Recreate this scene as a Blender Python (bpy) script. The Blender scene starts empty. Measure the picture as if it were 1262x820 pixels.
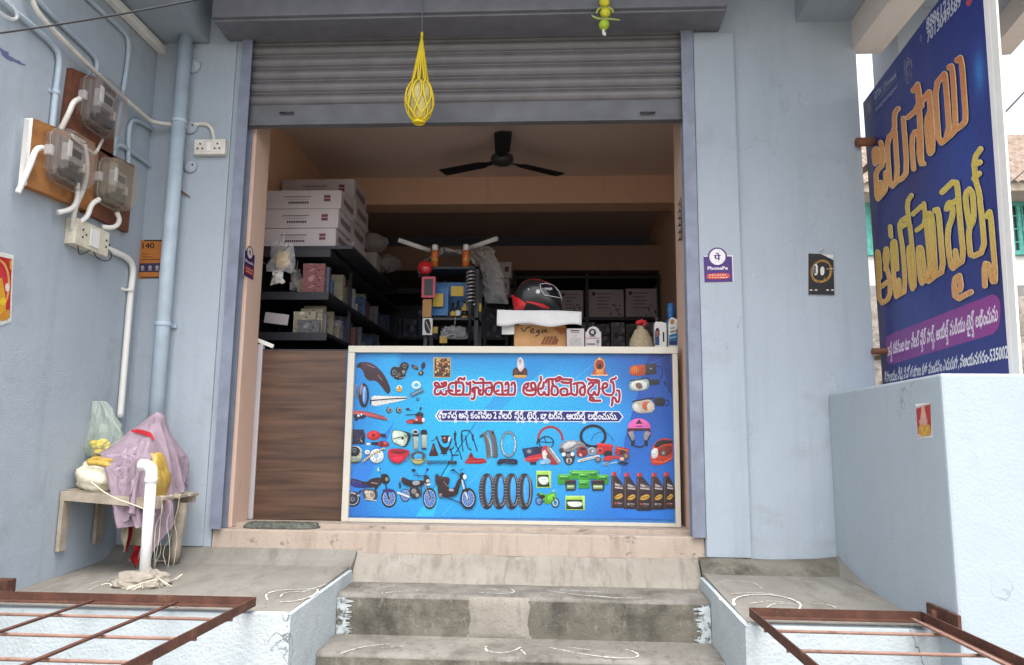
import bpy, bmesh, math, random
import numpy as np
from mathutils import Vector, Matrix
from mathutils.geometry import tessellate_polygon

random.seed(11)
scene = bpy.context.scene
COL = scene.collection

# ------------------------------------------------------------------ camera
FPX, PW, PH = 930.0, 1262.0, 820.0           # focal length and size of the photograph in pixels
PITCH, YAW, ROLL = 0.14784841, -0.05815254, 0.01087646
CAM = Vector((0.0, -4.4, 0.5))
_f = Vector((math.sin(YAW)*math.cos(PITCH), math.cos(YAW)*math.cos(PITCH), math.sin(PITCH)))
_r = _f.cross(Vector((0, 0, 1))).normalized()
_u = _r.cross(_f)
_c, _s = math.cos(ROLL), math.sin(ROLL)
RIGHT, UP = _c*_r + _s*_u, -_s*_r + _c*_u
cd = bpy.data.cameras.new('camera')
cd.sensor_fit = 'HORIZONTAL'; cd.sensor_width = 36.0; cd.lens = FPX/PW*36.0
cd.clip_start = 0.05; cd.clip_end = 2000
cam = bpy.data.objects.new('camera', cd); COL.objects.link(cam)
_m = Matrix((RIGHT, UP, -_f)).transposed().to_4x4(); _m.translation = CAM
cam.matrix_world = _m
scene.camera = cam

# ------------------------------------------------------------------ sky, sun, exposure
SUN_EL, SUN_AZ = math.radians(69), math.radians(14)      # azimuth from -Y (towards the camera) to +X
world = bpy.data.worlds.new('World'); scene.world = world; world.use_nodes = True
wn = world.node_tree
sky = wn.nodes.new('ShaderNodeTexSky'); sky.sky_type = 'NISHITA'; sky.sun_disc = False
sky.sun_elevation = SUN_EL; sky.air_density = 1.0; sky.dust_density = 5.0; sky.ozone_density = 1.0
sd = Vector((math.sin(SUN_AZ)*math.cos(SUN_EL), -math.cos(SUN_AZ)*math.cos(SUN_EL), math.sin(SUN_EL)))
sky.sun_rotation = math.atan2(sd.x, sd.y)
bgn = wn.nodes['Background']; bgn.inputs['Strength'].default_value = 0.15
hs = wn.nodes.new('ShaderNodeHueSaturation'); hs.inputs['Saturation'].default_value = 0.35
wn.links.new(sky.outputs[0], hs.inputs['Color']); wn.links.new(hs.outputs[0], bgn.inputs['Color'])
sl = bpy.data.lights.new('sun', 'SUN'); sl.energy = .5; sl.angle = math.radians(60); sl.color = (1, .97, .92)
so = bpy.data.objects.new('sun', sl); COL.objects.link(so)
so.rotation_euler = (-sd).to_track_quat('-Z', 'Y').to_euler()
scene.view_settings.view_transform = 'Standard'; scene.view_settings.look = 'None'
scene.view_settings.gamma = 1.0; scene.view_settings.exposure = 1.8
scene.view_settings.use_curve_mapping = False
scene.cycles.max_bounces = 10; scene.cycles.diffuse_bounces = 6; scene.cycles.transparent_max_bounces = 12

# ------------------------------------------------------------------ measuring: where a pixel of the photograph meets a plane of the place
def ray(px, py):
    return RIGHT*((px-PW/2)/FPX) - UP*((py-PH/2)/FPX) + _f
def at(px, py, ax, v):
    d = ray(px, py); i = 'xyz'.index(ax)
    return CAM + d*((v-CAM[i])/d[i])
def at_plane(px, py, p, n):
    d = ray(px, py); return CAM + d*((Vector(p)-CAM).dot(n)/d.dot(n))

# ------------------------------------------------------------------ objects
WLOC = {}
def thing(name, label, cat, loc=(0, 0, 0), group=None, kind=None):
    o = bpy.data.objects.new(name, None); COL.objects.link(o)
    o.empty_display_size = .1
    o.location = loc; WLOC[o.name] = Vector(loc)
    o['label'] = label; o['category'] = cat
    if group: o['group'] = group
    if kind: o['kind'] = kind
    return o
def tag(o, label=None, cat=None, group=None, kind=None):
    if label: o['label'] = label
    if cat: o['category'] = cat
    if group: o['group'] = group
    if kind: o['kind'] = kind
    return o

class MB:
    def __init__(self): self.bm = bmesh.new(); self.col = None; self.mi = 0
    def _face(self, vs, smooth=False):
        try:
            f = self.bm.faces.new(vs)
        except ValueError:
            return None
        f.smooth = smooth; f.material_index = self.mi
        return f
    def box(self, x0, x1, y0, y1, z0, z1, bev=0.0, rot=None, jit=0):
        b = bmesh.new()
        bmesh.ops.create_cube(b, size=1)
        for v in b.verts:
            v.co = Vector(((x0+x1)/2+v.co.x*(x1-x0), (y0+y1)/2+v.co.y*(y1-y0), (z0+z1)/2+v.co.z*(z1-z0)))
            if jit: v.co += Vector([random.uniform(-jit, jit) for _ in range(3)])
        if bev > 0:
            bmesh.ops.bevel(b, geom=b.edges[:], offset=bev, segments=2, affect='EDGES', profile=.6)
        if rot is not None:
            c = Vector(((x0+x1)/2, (y0+y1)/2, (z0+z1)/2))
            for v in b.verts: v.co = c + rot @ (v.co-c)
        return self.join(b)
    def join(self, b):
        mp = {v: self.bm.verts.new(v.co) for v in b.verts}
        for f in b.faces: self._face([mp[v] for v in f.verts], f.smooth)
        b.free(); return self
    def tube(self, pts, r, n=10, caps=True, closed=False, flat=None):
        pts = [Vector(p) for p in pts]; N = len(pts)
        rs = r if isinstance(r, (list, tuple)) else [r]*N
        rings = []; ref = None
        for i, p in enumerate(pts):
            a = pts[(i-1) % N] if (closed or i > 0) else p
            c = pts[(i+1) % N] if (closed or i < N-1) else p
            t = (c-a).normalized()
            if ref is None:
                ref = Vector((0, 0, 1)) if abs(t.z) < .9 else Vector((1, 0, 0))
            u = t.cross(ref).normalized(); w = u.cross(t).normalized(); ref = w
            k = flat if flat else 1.0
            rings.append([self.bm.verts.new(p+(u*math.cos(2*math.pi*j/n)+w*math.sin(2*math.pi*j/n)*k)*rs[i]) for j in range(n)])
        M = N if closed else N-1
        for i in range(M):
            A, B = rings[i], rings[(i+1) % N]
            for j in range(n): self._face([A[j], A[(j+1) % n], B[(j+1) % n], B[j]], True)
        if caps and not closed:
            self._face(rings[0][::-1]); self._face(rings[-1])
        return self
    def bar(self, a, b, w, h, up=(0, 0, 1), bev=0):
        a, b = Vector(a), Vector(b); t = (b-a).normalized()
        u = t.cross(Vector(up)).normalized(); v = u.cross(t)
        R = Matrix((t, u, v)).transposed(); L = (b-a).length; c = (a+b)/2
        self.box(c.x-L/2, c.x+L/2, c.y-w/2, c.y+w/2, c.z-h/2, c.z+h/2, bev, R); return self
    def prism(self, poly, ax, a0, a1):
        # poly: 2-D points in the other two axes (order xyz without ax)
        def P(q, a):
            l = list(q); l.insert('xyz'.index(ax), a); return Vector(l)
        A = [self.bm.verts.new(P(q, a0)) for q in poly]; B = [self.bm.verts.new(P(q, a1)) for q in poly]
        n = len(poly)
        for i in range(n): self._face([A[i], A[(i+1) % n], B[(i+1) % n], B[i]])
        self._face(A[::-1]); self._face(B); return self
    def lathe(self, prof, c, n=20, axis=(0, 0, 1), smooth=True):
        c = Vector(c); ax = Vector(axis).normalized()
        e = Vector((1, 0, 0)) if abs(ax.x) < .9 else Vector((0, 1, 0))
        u = ax.cross(e).normalized(); w = ax.cross(u)
        rings = []
        for r, h in prof:
            if r < 1e-6: rings.append([self.bm.verts.new(c+ax*h)])
            else: rings.append([self.bm.verts.new(c+ax*h+(u*math.cos(2*math.pi*j/n)+w*math.sin(2*math.pi*j/n))*r) for j in range(n)])
        for A, B in zip(rings, rings[1:]):
            for j in range(n):
                k = (j+1) % n
                if len(A) == 1 and len(B) == 1: continue
                if len(A) == 1: self._face([A[0], B[k], B[j]], smooth)
                elif len(B) == 1: self._face([A[j], A[k], B[0]], smooth)
                else: self._face([A[j], A[k], B[k], B[j]], smooth)
        if len(rings[0]) > 1: self._face(rings[0][::-1])
        if len(rings[-1]) > 1: self._face(rings[-1])
        return self
    def ell(self, c, r, n=16, m=10, jit=0, rot=None):
        c = Vector(c); b = bmesh.new()
        bmesh.ops.create_uvsphere(b, u_segments=n, v_segments=m, radius=1)
        for v in b.verts:
            k = 1+random.uniform(-jit, jit)
            q = Vector((v.co.x*r[0]*k, v.co.y*r[1]*k, v.co.z*r[2]*k))
            v.co = c + (rot @ q if rot is not None else q)
        for f in b.faces: f.smooth = True
        return self.join(b)
    def quad(self, *ps, smooth=False):
        self._face([self.bm.verts.new(Vector(p)) for p in ps], smooth); return self
    def grid(self, fn, nu, nv, smooth=True, closed_u=False):
        V = [[self.bm.verts.new(Vector(fn(i/nu, j/nv))) for j in range(nv+1)] for i in range(nu if closed_u else nu+1)]
        for i in range(nu):
            A = V[i]; B = V[(i+1) % len(V)]
            for j in range(nv): self._face([A[j], B[j], B[j+1], A[j+1]], smooth)
        return self
    def build(self, name, mat, parent=None, autonormals=True):
        if autonormals: bmesh.ops.recalc_face_normals(self.bm, faces=self.bm.faces[:])
        me = bpy.data.meshes.new(name)
        vs = [v.co for v in self.bm.verts]
        if parent is not None: o0 = WLOC[parent.name].copy()
        else:
            mn = [min(v[i] for v in vs) for i in range(3)]; mx = [max(v[i] for v in vs) for i in range(3)]
            o0 = Vector(((mn[0]+mx[0])/2, (mn[1]+mx[1])/2, mn[2]))
        for v in self.bm.verts: v.co -= o0
        self.bm.to_mesh(me); self.bm.free()
        for m in (mat if isinstance(mat, (list, tuple)) else [mat]): me.materials.append(m)
        o = bpy.data.objects.new(name, me); COL.objects.link(o)
        if parent is None: o.location = o0; WLOC[o.name] = o0
        else: o.parent = parent; WLOC[o.name] = o0
        return o

# ------------------------------------------------------------------ materials
def lin(h):
    if isinstance(h, str): h = [int(h[i:i+2], 16)/255 for i in (0, 2, 4)]
    elif max(h) > 1.0: h = [c/255 for c in h]
    return tuple(c/12.92 if c <= .04045 else ((c+.055)/1.055)**2.4 for c in h)
def new_mat(name):
    m = bpy.data.materials.new(name); m.use_nodes = True
    return m, m.node_tree, m.node_tree.nodes['Principled BSDF']
def plain(name, col, rough=.6, metal=0.0, noise=.12, scale=14.0, bump=.0, bscale=60.0, coat=0, spec=None):
    """A surface of one colour with a little uneven tone (dust, wear) and fine relief."""
    m, nt, b = new_mat(name)
    tc = nt.nodes.new('ShaderNodeTexCoord')
    n = nt.nodes.new('ShaderNodeTexNoise'); n.inputs['Scale'].default_value = scale; n.inputs['Detail'].default_value = 6
    nt.links.new(tc.outputs['Object'], n.inputs['Vector'])
    r = nt.nodes.new('ShaderNodeValToRGB')
    r.color_ramp.elements[0].position = .3; r.color_ramp.elements[1].position = .7
    r.color_ramp.elements[0].color = [c*(1-noise) for c in col[:3]]+[1]
    r.color_ramp.elements[1].color = [min(1, c*(1+noise)) for c in col[:3]]+[1]
    nt.links.new(n.outputs['Fac'], r.inputs[0]); nt.links.new(r.outputs[0], b.inputs['Base Color'])
    b.inputs['Roughness'].default_value = rough; b.inputs['Metallic'].default_value = metal
    if coat: b.inputs['Coat Weight'].default_value = coat
    if spec is not None: b.inputs['Specular IOR Level'].default_value = spec
    if bump:
        n2 = nt.nodes.new('ShaderNodeTexNoise'); n2.inputs['Scale'].default_value = bscale; n2.inputs['Detail'].default_value = 5
        nt.links.new(tc.outputs['Object'], n2.inputs['Vector'])
        bp = nt.nodes.new('ShaderNodeBump'); bp.inputs['Strength'].default_value = bump; bp.inputs['Distance'].default_value = .01
        nt.links.new(n2.outputs['Fac'], bp.inputs['Height']); nt.links.new(bp.outputs[0], b.inputs['Normal'])
    return m
def layered(name, base, layers, rough=.8, bump=.3, bscale=90.0, crack=0):
    """Painted plaster or concrete: base colour, then stain layers (colour, scale xyz, lo, hi, amount)."""
    m, nt, b = new_mat(name)
    geo = nt.nodes.new('ShaderNodeNewGeometry')
    cur = nt.nodes.new('ShaderNodeRGB'); cur.outputs[0].default_value = (*base, 1); cur = cur.outputs[0]
    for k, (col, sc, lo, hi, amt) in enumerate(layers):
        mp = nt.nodes.new('ShaderNodeMapping'); mp.inputs['Scale'].default_value = sc
        mp.inputs['Location'].default_value = (k*3.7, k*1.9, k*5.1)
        nt.links.new(geo.outputs['Position'], mp.inputs['Vector'])
        n = nt.nodes.new('ShaderNodeTexNoise'); n.inputs['Scale'].default_value = 1; n.inputs['Detail'].default_value = 8
        n.inputs['Roughness'].default_value = .65
        nt.links.new(mp.outputs[0], n.inputs['Vector'])
        r = nt.nodes.new('ShaderNodeMapRange'); r.inputs['From Min'].default_value = lo; r.inputs['From Max'].default_value = hi
        r.inputs['To Max'].default_value = amt
        nt.links.new(n.outputs['Fac'], r.inputs['Value'])
        mx = nt.nodes.new('ShaderNodeMix'); mx.data_type = 'RGBA'
        nt.links.new(r.outputs[0], mx.inputs[0]); nt.links.new(cur, mx.inputs[6]); mx.inputs[7].default_value = (*col, 1)
        cur = mx.outputs[2]
    if crack:                                   # hairline cracks: contour lines of a wandering noise, here and there
        def nz(sc, det, loc):
            mp = nt.nodes.new('ShaderNodeMapping'); mp.inputs['Scale'].default_value = sc; mp.inputs['Location'].default_value = loc
            nt.links.new(geo.outputs['Position'], mp.inputs['Vector'])
            n = nt.nodes.new('ShaderNodeTexNoise'); n.inputs['Scale'].default_value = 1; n.inputs['Detail'].default_value = det
            nt.links.new(mp.outputs[0], n.inputs['Vector']); return n.outputs['Fac']
        def mth(op, a, v):
            q = nt.nodes.new('ShaderNodeMath'); q.operation = op; nt.links.new(a, q.inputs[0])
            if isinstance(v, (int, float)): q.inputs[1].default_value = v
            else: nt.links.new(v, q.inputs[1])
            return q.outputs[0]
        d = mth('ABSOLUTE', mth('SUBTRACT', nz((1.7, 1.7, 1.3), 7, (2, 9, 4)), .5), 0)
        ln = nt.nodes.new('ShaderNodeMapRange'); ln.inputs['From Min'].default_value = .0035; ln.inputs['From Max'].default_value = .001; nt.links.new(d, ln.inputs['Value'])
        ms = nt.nodes.new('ShaderNodeMapRange'); ms.inputs['From Min'].default_value = .53; ms.inputs['From Max'].default_value = .60; ms.inputs['To Max'].default_value = crack
        nt.links.new(nz((1.1, 1.1, 1.1), 2, (7, 3, 1)), ms.inputs['Value'])
        mx = nt.nodes.new('ShaderNodeMix'); mx.data_type = 'RGBA'; nt.links.new(mth('MULTIPLY', ln.outputs[0], ms.outputs[0]), mx.inputs[0])
        nt.links.new(cur, mx.inputs[6]); mx.inputs[7].default_value = (.12, .125, .13, 1); cur = mx.outputs[2]
    nt.links.new(cur, b.inputs['Base Color']); b.inputs['Roughness'].default_value = rough
    b.inputs['Specular IOR Level'].default_value = .25
    n = nt.nodes.new('ShaderNodeTexNoise'); n.inputs['Scale'].default_value = bscale; n.inputs['Detail'].default_value = 6
    nt.links.new(geo.outputs['Position'], n.inputs['Vector'])
    n3 = nt.nodes.new('ShaderNodeTexNoise'); n3.inputs['Scale'].default_value = 5; n3.inputs['Detail'].default_value = 3
    nt.links.new(geo.outputs['Position'], n3.inputs['Vector'])
    ad = nt.nodes.new('ShaderNodeMath'); ad.operation = 'MULTIPLY_ADD'; ad.inputs[1].default_value = 2.5
    nt.links.new(n3.outputs['Fac'], ad.inputs[0]); nt.links.new(n.outputs['Fac'], ad.inputs[2])
    bp = nt.nodes.new('ShaderNodeBump'); bp.inputs['Strength'].default_value = bump; bp.inputs['Distance'].default_value = .006
    nt.links.new(ad.outputs[0], bp.inputs['Height']); nt.links.new(bp.outputs[0], b.inputs['Normal'])
    return m
def clear(name, col, alpha=.35, rough=.12):
    """Thin clear plastic: part see-through, part glossy film."""
    m, nt, b = new_mat(name)
    b.inputs['Base Color'].default_value = (*col, 1); b.inputs['Roughness'].default_value = rough
    b.inputs['Alpha'].default_value = alpha; b.inputs['Specular IOR Level'].default_value = .7
    return m

PAINT = (.338, .393, .447)
M = {}
M['wall'] = layered('blue_wall_paint', PAINT, [((.40, .45, .505), (1.1, 1.1, .7), .35, .75, .7), ((.27, .315, .35), (9, 9, .8), .50, .76, .5),
            ((.20, .215, .225), (2.2, 2.2, 3.0), .58, .80, .55), ((.55, .60, .62), (30, 30, 18), .64, .72, .35), ((.13, .12, .11), (14, 14, 9), .70, .76, .6), ((.16, .17, .18), (5, 5, 1.1), .64, .74, .35)], bump=.4, bscale=130, crack=.16)
M['pier'] = layered('pale_blue_parapet_paint', (.345, .405, .45), [((.39, .445, .48), (1.1, 1.1, .7), .35, .75, .7), ((.33, .36, .38), (12, 12, 1.0), .54, .8, .5),
            ((.22, .22, .22), (3, 3, 4.0), .60, .82, .5), ((.15, .13, .11), (10, 10, 6), .69, .76, .5)], bump=.3, bscale=70, crack=.5)
M['plinth'] = layered('pale_plinth_paint', (.40, .455, .48), [((.50, .53, .54), (4, 4, 4), .45, .7, .7), ((.32, .33, .32), (7, 7, 5), .56, .72, .6),
            ((.20, .19, .17), (26, 26, 8), .63, .75, .5)], bump=.7, bscale=70, crack=.9)
M['ceiling'] = layered('grey_blue_ceiling_paint', (.30, .35, .40), [((.24, .28, .33), (1, 1, 1), .4, .7, .6)], bump=.2)
M['peach'] = layered('peach_wall_paint', (.68, .44, .30), [((.74, .50, .36), (1.5, 1.5, 1.5), .4, .7, .6), ((.42, .28, .20), (6, 6, 1), .58, .8, .5)], bump=.2)
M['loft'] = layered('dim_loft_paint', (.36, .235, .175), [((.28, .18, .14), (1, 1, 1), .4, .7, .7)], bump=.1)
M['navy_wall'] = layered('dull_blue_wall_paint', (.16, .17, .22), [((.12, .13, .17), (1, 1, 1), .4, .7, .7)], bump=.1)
M['jamb'] = layered('worn_peach_jamb_paint', (.60, .42, .33), [((.66, .50, .42), (3, 3, 1.5), .4, .7, .7), ((.34, .25, .20), (24, 24, 3), .60, .75, .6), ((.55, .52, .48), (14, 14, 14), .66, .74, .6)], bump=.35)
M['inner_ceiling'] = layered('dusty_ceiling_paint', (.64, .51, .44), [((.55, .43, .37), (1.2, 1.2, 1), .4, .7, .6)], bump=.15)
M['sill'] = layered('cream_sill_paint', (.40, .325, .265), [((.45, .385, .325), (3, 3, 3), .4, .7, .6), ((.27, .22, .18), (14, 14, 2.2), .50, .68, .7), ((.17, .155, .135), (8, 8, 11), .60, .66, .85)], bump=.5, bscale=110)
M['cove'] = layered('pale_cement_render', (.25, .228, .195), [((.32, .298, .262), (5, 5, 5), .42, .65, .7), ((.15, .135, .11), (22, 10, 2.0), .50, .68, .7), ((.14, .13, .11), (4, 4, 9), .62, .74, .7)], bump=.5)
M['step'] = layered('stained_cement', (.168, .159, .140), [((.24, .228, .203), (4, 4, 5), .42, .62, .8), ((.085, .077, .065), (6, 6, 5), .48, .68, .8), ((.46, .44, .40), (40, 40, 40), .66, .74, .6), ((.07, .063, .053), (24, 20, 18), .54, .66, .5), ((.42, .40, .36), (70, 70, 70), .66, .72, .5)], bump=.55, bscale=80)
M['riser'] = layered('dark_weathered_cement', (.125, .115, .092), [((.19, .175, .145), (5, 5, 6), .45, .65, .8), ((.05, .046, .038), (6, 6, 5), .48, .66, .85), ((.24, .225, .195), (26, 26, 9), .58, .68, .6), ((.33, .31, .28), (60, 60, 60), .66, .72, .6)], bump=.7, bscale=80)
M['landing'] = layered('landing_cement', (.198, .187, .165), [((.258, .246, .222), (3, 3, 3), .42, .65, .7), ((.135, .122, .10), (9, 3, 5), .5, .68, .75), ((.50, .49, .46), (50, 50, 50), .68, .75, .5), ((.15, .14, .12), (5, 5, 5), .64, .74, .55)], bump=.4, bscale=80)
M['patch'] = layered('fresh_cement_patch', (.23, .21, .178), [((.29, .268, .232), (8, 8, 3), .4, .65, .8), ((.17, .15, .13), (30, 30, 5), .56, .7, .6)], bump=.8, bscale=60)
M['street'] = layered('dusty_road', (.20, .18, .155), [((.28, .26, .23), (1, 1, 1), .4, .7, .8), ((.10, .09, .08), (6, 6, 6), .55, .75, .5)], bump=.6)
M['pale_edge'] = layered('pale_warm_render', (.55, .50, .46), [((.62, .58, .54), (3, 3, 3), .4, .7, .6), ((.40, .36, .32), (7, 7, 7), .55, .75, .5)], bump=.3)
M['chalk'] = plain('white_chalk', (.66, .65, .61), .95, noise=.2, scale=60)
def powdery(m, scale, lo, hi):
    nt = m.node_tree; b = nt.nodes['Principled BSDF']; g = nt.nodes.new('ShaderNodeNewGeometry'); n = nt.nodes.new('ShaderNodeTexNoise'); n.inputs['Scale'].default_value = scale; n.inputs['Detail'].default_value = 6
    nt.links.new(g.outputs['Position'], n.inputs['Vector']); r = nt.nodes.new('ShaderNodeMapRange'); r.inputs['From Min'].default_value = lo; r.inputs['From Max'].default_value = hi
    nt.links.new(n.outputs['Fac'], r.inputs['Value']); nt.links.new(r.outputs[0], b.inputs['Alpha'])
powdery(M['chalk'], 55, .28, .55)
M['lime_run'] = plain('lime_splash', (.42, .46, .47), .9, noise=.2, scale=30); powdery(M['lime_run'], 32, .36, .50)
M['slate'] = plain('slate_blue_steel_paint', (.14, .145, .17), .5, noise=.14, scale=9, bump=.05)
M['guide'] = plain('blue_grey_guide_paint', (.19, .215, .28), .5, noise=.15, scale=12, bump=.05)
M['slat'] = plain('grey_shutter_paint', (.155, .15, .16), .42, noise=.14, scale=7, bump=.04)
M['rail'] = plain('dark_rail_paint', (.105, .108, .122), .5, noise=.18, scale=8, bump=.05)
M['dark'] = plain('dark_metal', (.03, .03, .035), .5)
M['black'] = plain('black_plastic', (.012, .012, .014), .4)
M['rack'] = plain('dark_rack_steel', (.018, .019, .026), .5, noise=.2)
M['white_pl'] = plain('white_plastic', (.74, .73, .69), .4, noise=.06, scale=8)
M['pvc'] = plain('white_pvc', (.78, .79, .78), .35, noise=.05, scale=8)
M['cream_pl'] = plain('yellowed_plastic', (.62, .58, .46), .45, noise=.12, scale=25)
M['pipe'] = plain('painted_pipe', (.38, .46, .53), .5, noise=.12, scale=9, bump=.05)
M['cable'] = plain('off_white_conduit', (.62, .60, .54), .5, noise=.12, scale=15)
M['frame'] = plain('cream_aluminium', (.55, .52, .44), .4, noise=.05, scale=6)
M['wire'] = plain('black_cable', (.02, .02, .022), .5)
M['rust'] = layered('rusty_iron', (.075, .034, .024), [((.12, .052, .034), (14, 14, 14), .42, .62, .8), ((.06, .03, .022), (22, 22, 22), .5, .7, .8), ((.28, .17, .12), (7, 7, 7), .6, .75, .7)], rough=.75, bump=.4, bscale=160)
M['rust_pale'] = layered('pinkish_primer_iron', (.21, .12, .092), [((.29, .185, .15), (9, 9, 9), .42, .62, .7), ((.14, .07, .05), (16, 16, 16), .55, .7, .8)], rough=.7, bump=.3)
M['wood'] = layered('old_orange_plywood', (.36, .16, .055), [((.20, .08, .03), (3, 5, 9), .45, .62, .85), ((.45, .24, .10), (2, 6, 14), .55, .7, .7), ((.07, .035, .02), (5, 9, 9), .62, .72, .7)], rough=.65, bump=.2)
M['darkwood'] = layered('dark_stained_board', (.17, .065, .035), [((.10, .04, .025), (3, 5, 9), .45, .62, .85), ((.25, .11, .05), (4, 6, 14), .58, .7, .7)], rough=.6, bump=.2)
M['palewood'] = plain('pale_wood', (.34, .29, .225), .75, noise=.25, scale=12, bump=.2)
M['bamboo'] = plain('bamboo', (.30, .22, .13), .7, noise=.3, scale=20)
M['white_paper'] = plain('white_paper', (.70, .69, .67), .85, noise=.05)
M['carton'] = plain('white_carton', (.47, .43, .44), .8, noise=.06, scale=6)
M['carton_g'] = plain('greyish_carton', (.44, .40, .42), .8, noise=.1, scale=6)
M['kraft'] = plain('kraft_carton', (.46, .25, .10), .8, noise=.1, scale=8)
M['foam'] = plain('white_foam', (.60, .60, .60), .85, noise=.05, bump=.15)
M['red'] = plain('red_paint', (.55, .02, .025), .25, noise=.05, coat=.5)
M['helmet_black'] = plain('matt_black_paint', (.012, .012, .014), .32, noise=.1)
M['visor'] = plain('dark_visor', (.01, .01, .012), .08, noise=.02)
M['silver'] = plain('silver_line', (.6, .6, .62), .3)
M['jute'] = plain('jute_cloth', (.36, .29, .19), .95, noise=.25, scale=90, bump=.5, bscale=220)
M['red_cloth'] = plain('red_flower', (.50, .02, .03), .8, noise=.2, scale=60)
M['blue_pl'] = plain('blue_plastic', (.03, .16, .42), .45, noise=.15, scale=20)
M['yellow_card'] = plain('yellow_card', (.62, .42, .06), .6, noise=.1)
M['orange_can'] = plain('orange_can', (.60, .14, .03), .35, noise=.1)
M['pink'] = plain('pink_card', (.58, .10, .14), .6, noise=.1)
M['steel'] = plain('steel_spring', (.45, .43, .42), .35, metal=.6)
M['film'] = clear('clear_film', (.75, .76, .78), .35)
M['meter_base'] = plain('brownish_meter_base', (.13, .105, .095), .6, noise=.35, scale=16)
M['meter_dial'] = plain('grey_meter_dial', (.27, .25, .235), .5, noise=.25, scale=25)
M['film2'] = clear('grey_film', (.50, .50, .52), .6, .3)
M['green_film'] = clear('green_tinted_film', (.60, .72, .58), .22)
M['meter_cover'] = clear('dusty_clear_cover', (.30, .265, .25), .24, .16)
M['meter_cover_y'] = clear('yellowed_clear_cover', (.36, .32, .24), .34, .2)
M['marigold'] = plain('marigold', (.72, .56, .03), .8, noise=.25, scale=80)
M['lilac'] = plain('lilac_cloth', (.55, .43, .51), .9, noise=.14, scale=9, bump=.5, bscale=24)
M['mustard'] = plain('mustard_plastic', (.48, .31, .06), .45, noise=.2, scale=18, bump=.3, bscale=30)
M['cream_cloth'] = plain('cream_sack', (.70, .66, .50), .85, noise=.15, scale=14, bump=.3, bscale=60)
M['mud'] = layered('dried_mortar', (.27, .24, .20), [((.30, .26, .22), (20, 20, 20), .45, .65, .8), ((.40, .37, .33), (26, 26, 60), .55, .7, .7)], bump=1.0, bscale=50)
M['net'] = plain('yellow_net_cord', (.72, .55, .015), .55, noise=.08)
M['gourd'] = plain('ash_gourd_skin', (.50, .43, .17), .6, noise=.45, scale=12, bump=.2)
M['lime'] = plain('green_lime', (.36, .52, .03), .45, noise=.15, scale=30, bump=.1, bscale=150)
M['lime_y'] = plain('yellow_lime', (.62, .58, .03), .45, noise=.12, scale=30, bump=.1, bscale=150)
M['chilli'] = plain('pale_green_chilli', (.30, .36, .10), .4)
M['mat'] = plain('grey_green_coir', (.10, .11, .09), .95, noise=.5, scale=45, bump=1.0, bscale=120)
M['rtile'] = layered('clay_roof_tile', (.20, .145, .11), [((.30, .245, .20), (4, 4, 4), .4, .65, .8), ((.12, .09, .07), (9, 9, 9), .5, .7, .8)], bump=.4)
M['hwall'] = layered('whitewashed_wall', (.66, .65, .60), [((.75, .74, .70), (.6, .6, .6), .4, .7, .6), ((.35, .34, .31), (3, 3, .5), .54, .75, .5)], bump=.3)
M['hstain'] = layered('damp_stained_wall', (.30, .29, .27), [((.15, .15, .14), (2, 2, 2), .4, .65, .8), ((.55, .54, .50), (2, 2, 1.2), .56, .7, .6)], bump=.4)
M['hgreen'] = plain('turquoise_shutter_paint', (.08, .36, .30), .6, noise=.2)
M['stone'] = layered('rubble_stone', (.22, .20, .17), [((.32, .29, .25), (5, 5, 7), .45, .6, .9), ((.10, .09, .08), (8, 8, 11), .5, .65, .9)], bump=1.0, bscale=18)
M['gwood'] = None
M['dry'] = plain('dry_leaf', (.20, .12, .06), .8, noise=.4, scale=20)
M['leaf'] = plain('green_leaf', (.06, .11, .03), .7, noise=.4, scale=20)

def wood_panel():
    m, nt, b = new_mat('walnut_laminate')
    g = nt.nodes.new('ShaderNodeNewGeometry'); mp = nt.nodes.new('ShaderNodeMapping'); mp.inputs['Scale'].default_value = (.9, 1, 14)
    nt.links.new(g.outputs['Position'], mp.inputs['Vector'])
    n = nt.nodes.new('ShaderNodeTexNoise'); n.inputs['Scale'].default_value = 2.2; n.inputs['Detail'].default_value = 8; n.inputs['Distortion'].default_value = .6
    nt.links.new(mp.outputs[0], n.inputs['Vector'])
    r = nt.nodes.new('ShaderNodeValToRGB'); r.color_ramp.elements[0].position = .3; r.color_ramp.elements[1].position = .72
    r.color_ramp.elements[0].color = (.048, .024, .015, 1); r.color_ramp.elements[1].color = (.125, .066, .040, 1)
    nt.links.new(n.outputs['Fac'], r.inputs[0]); nt.links.new(r.outputs[0], b.inputs['Base Color'])
    b.inputs['Roughness'].default_value = .45
    return m
M['gwood'] = wood_panel()
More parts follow.
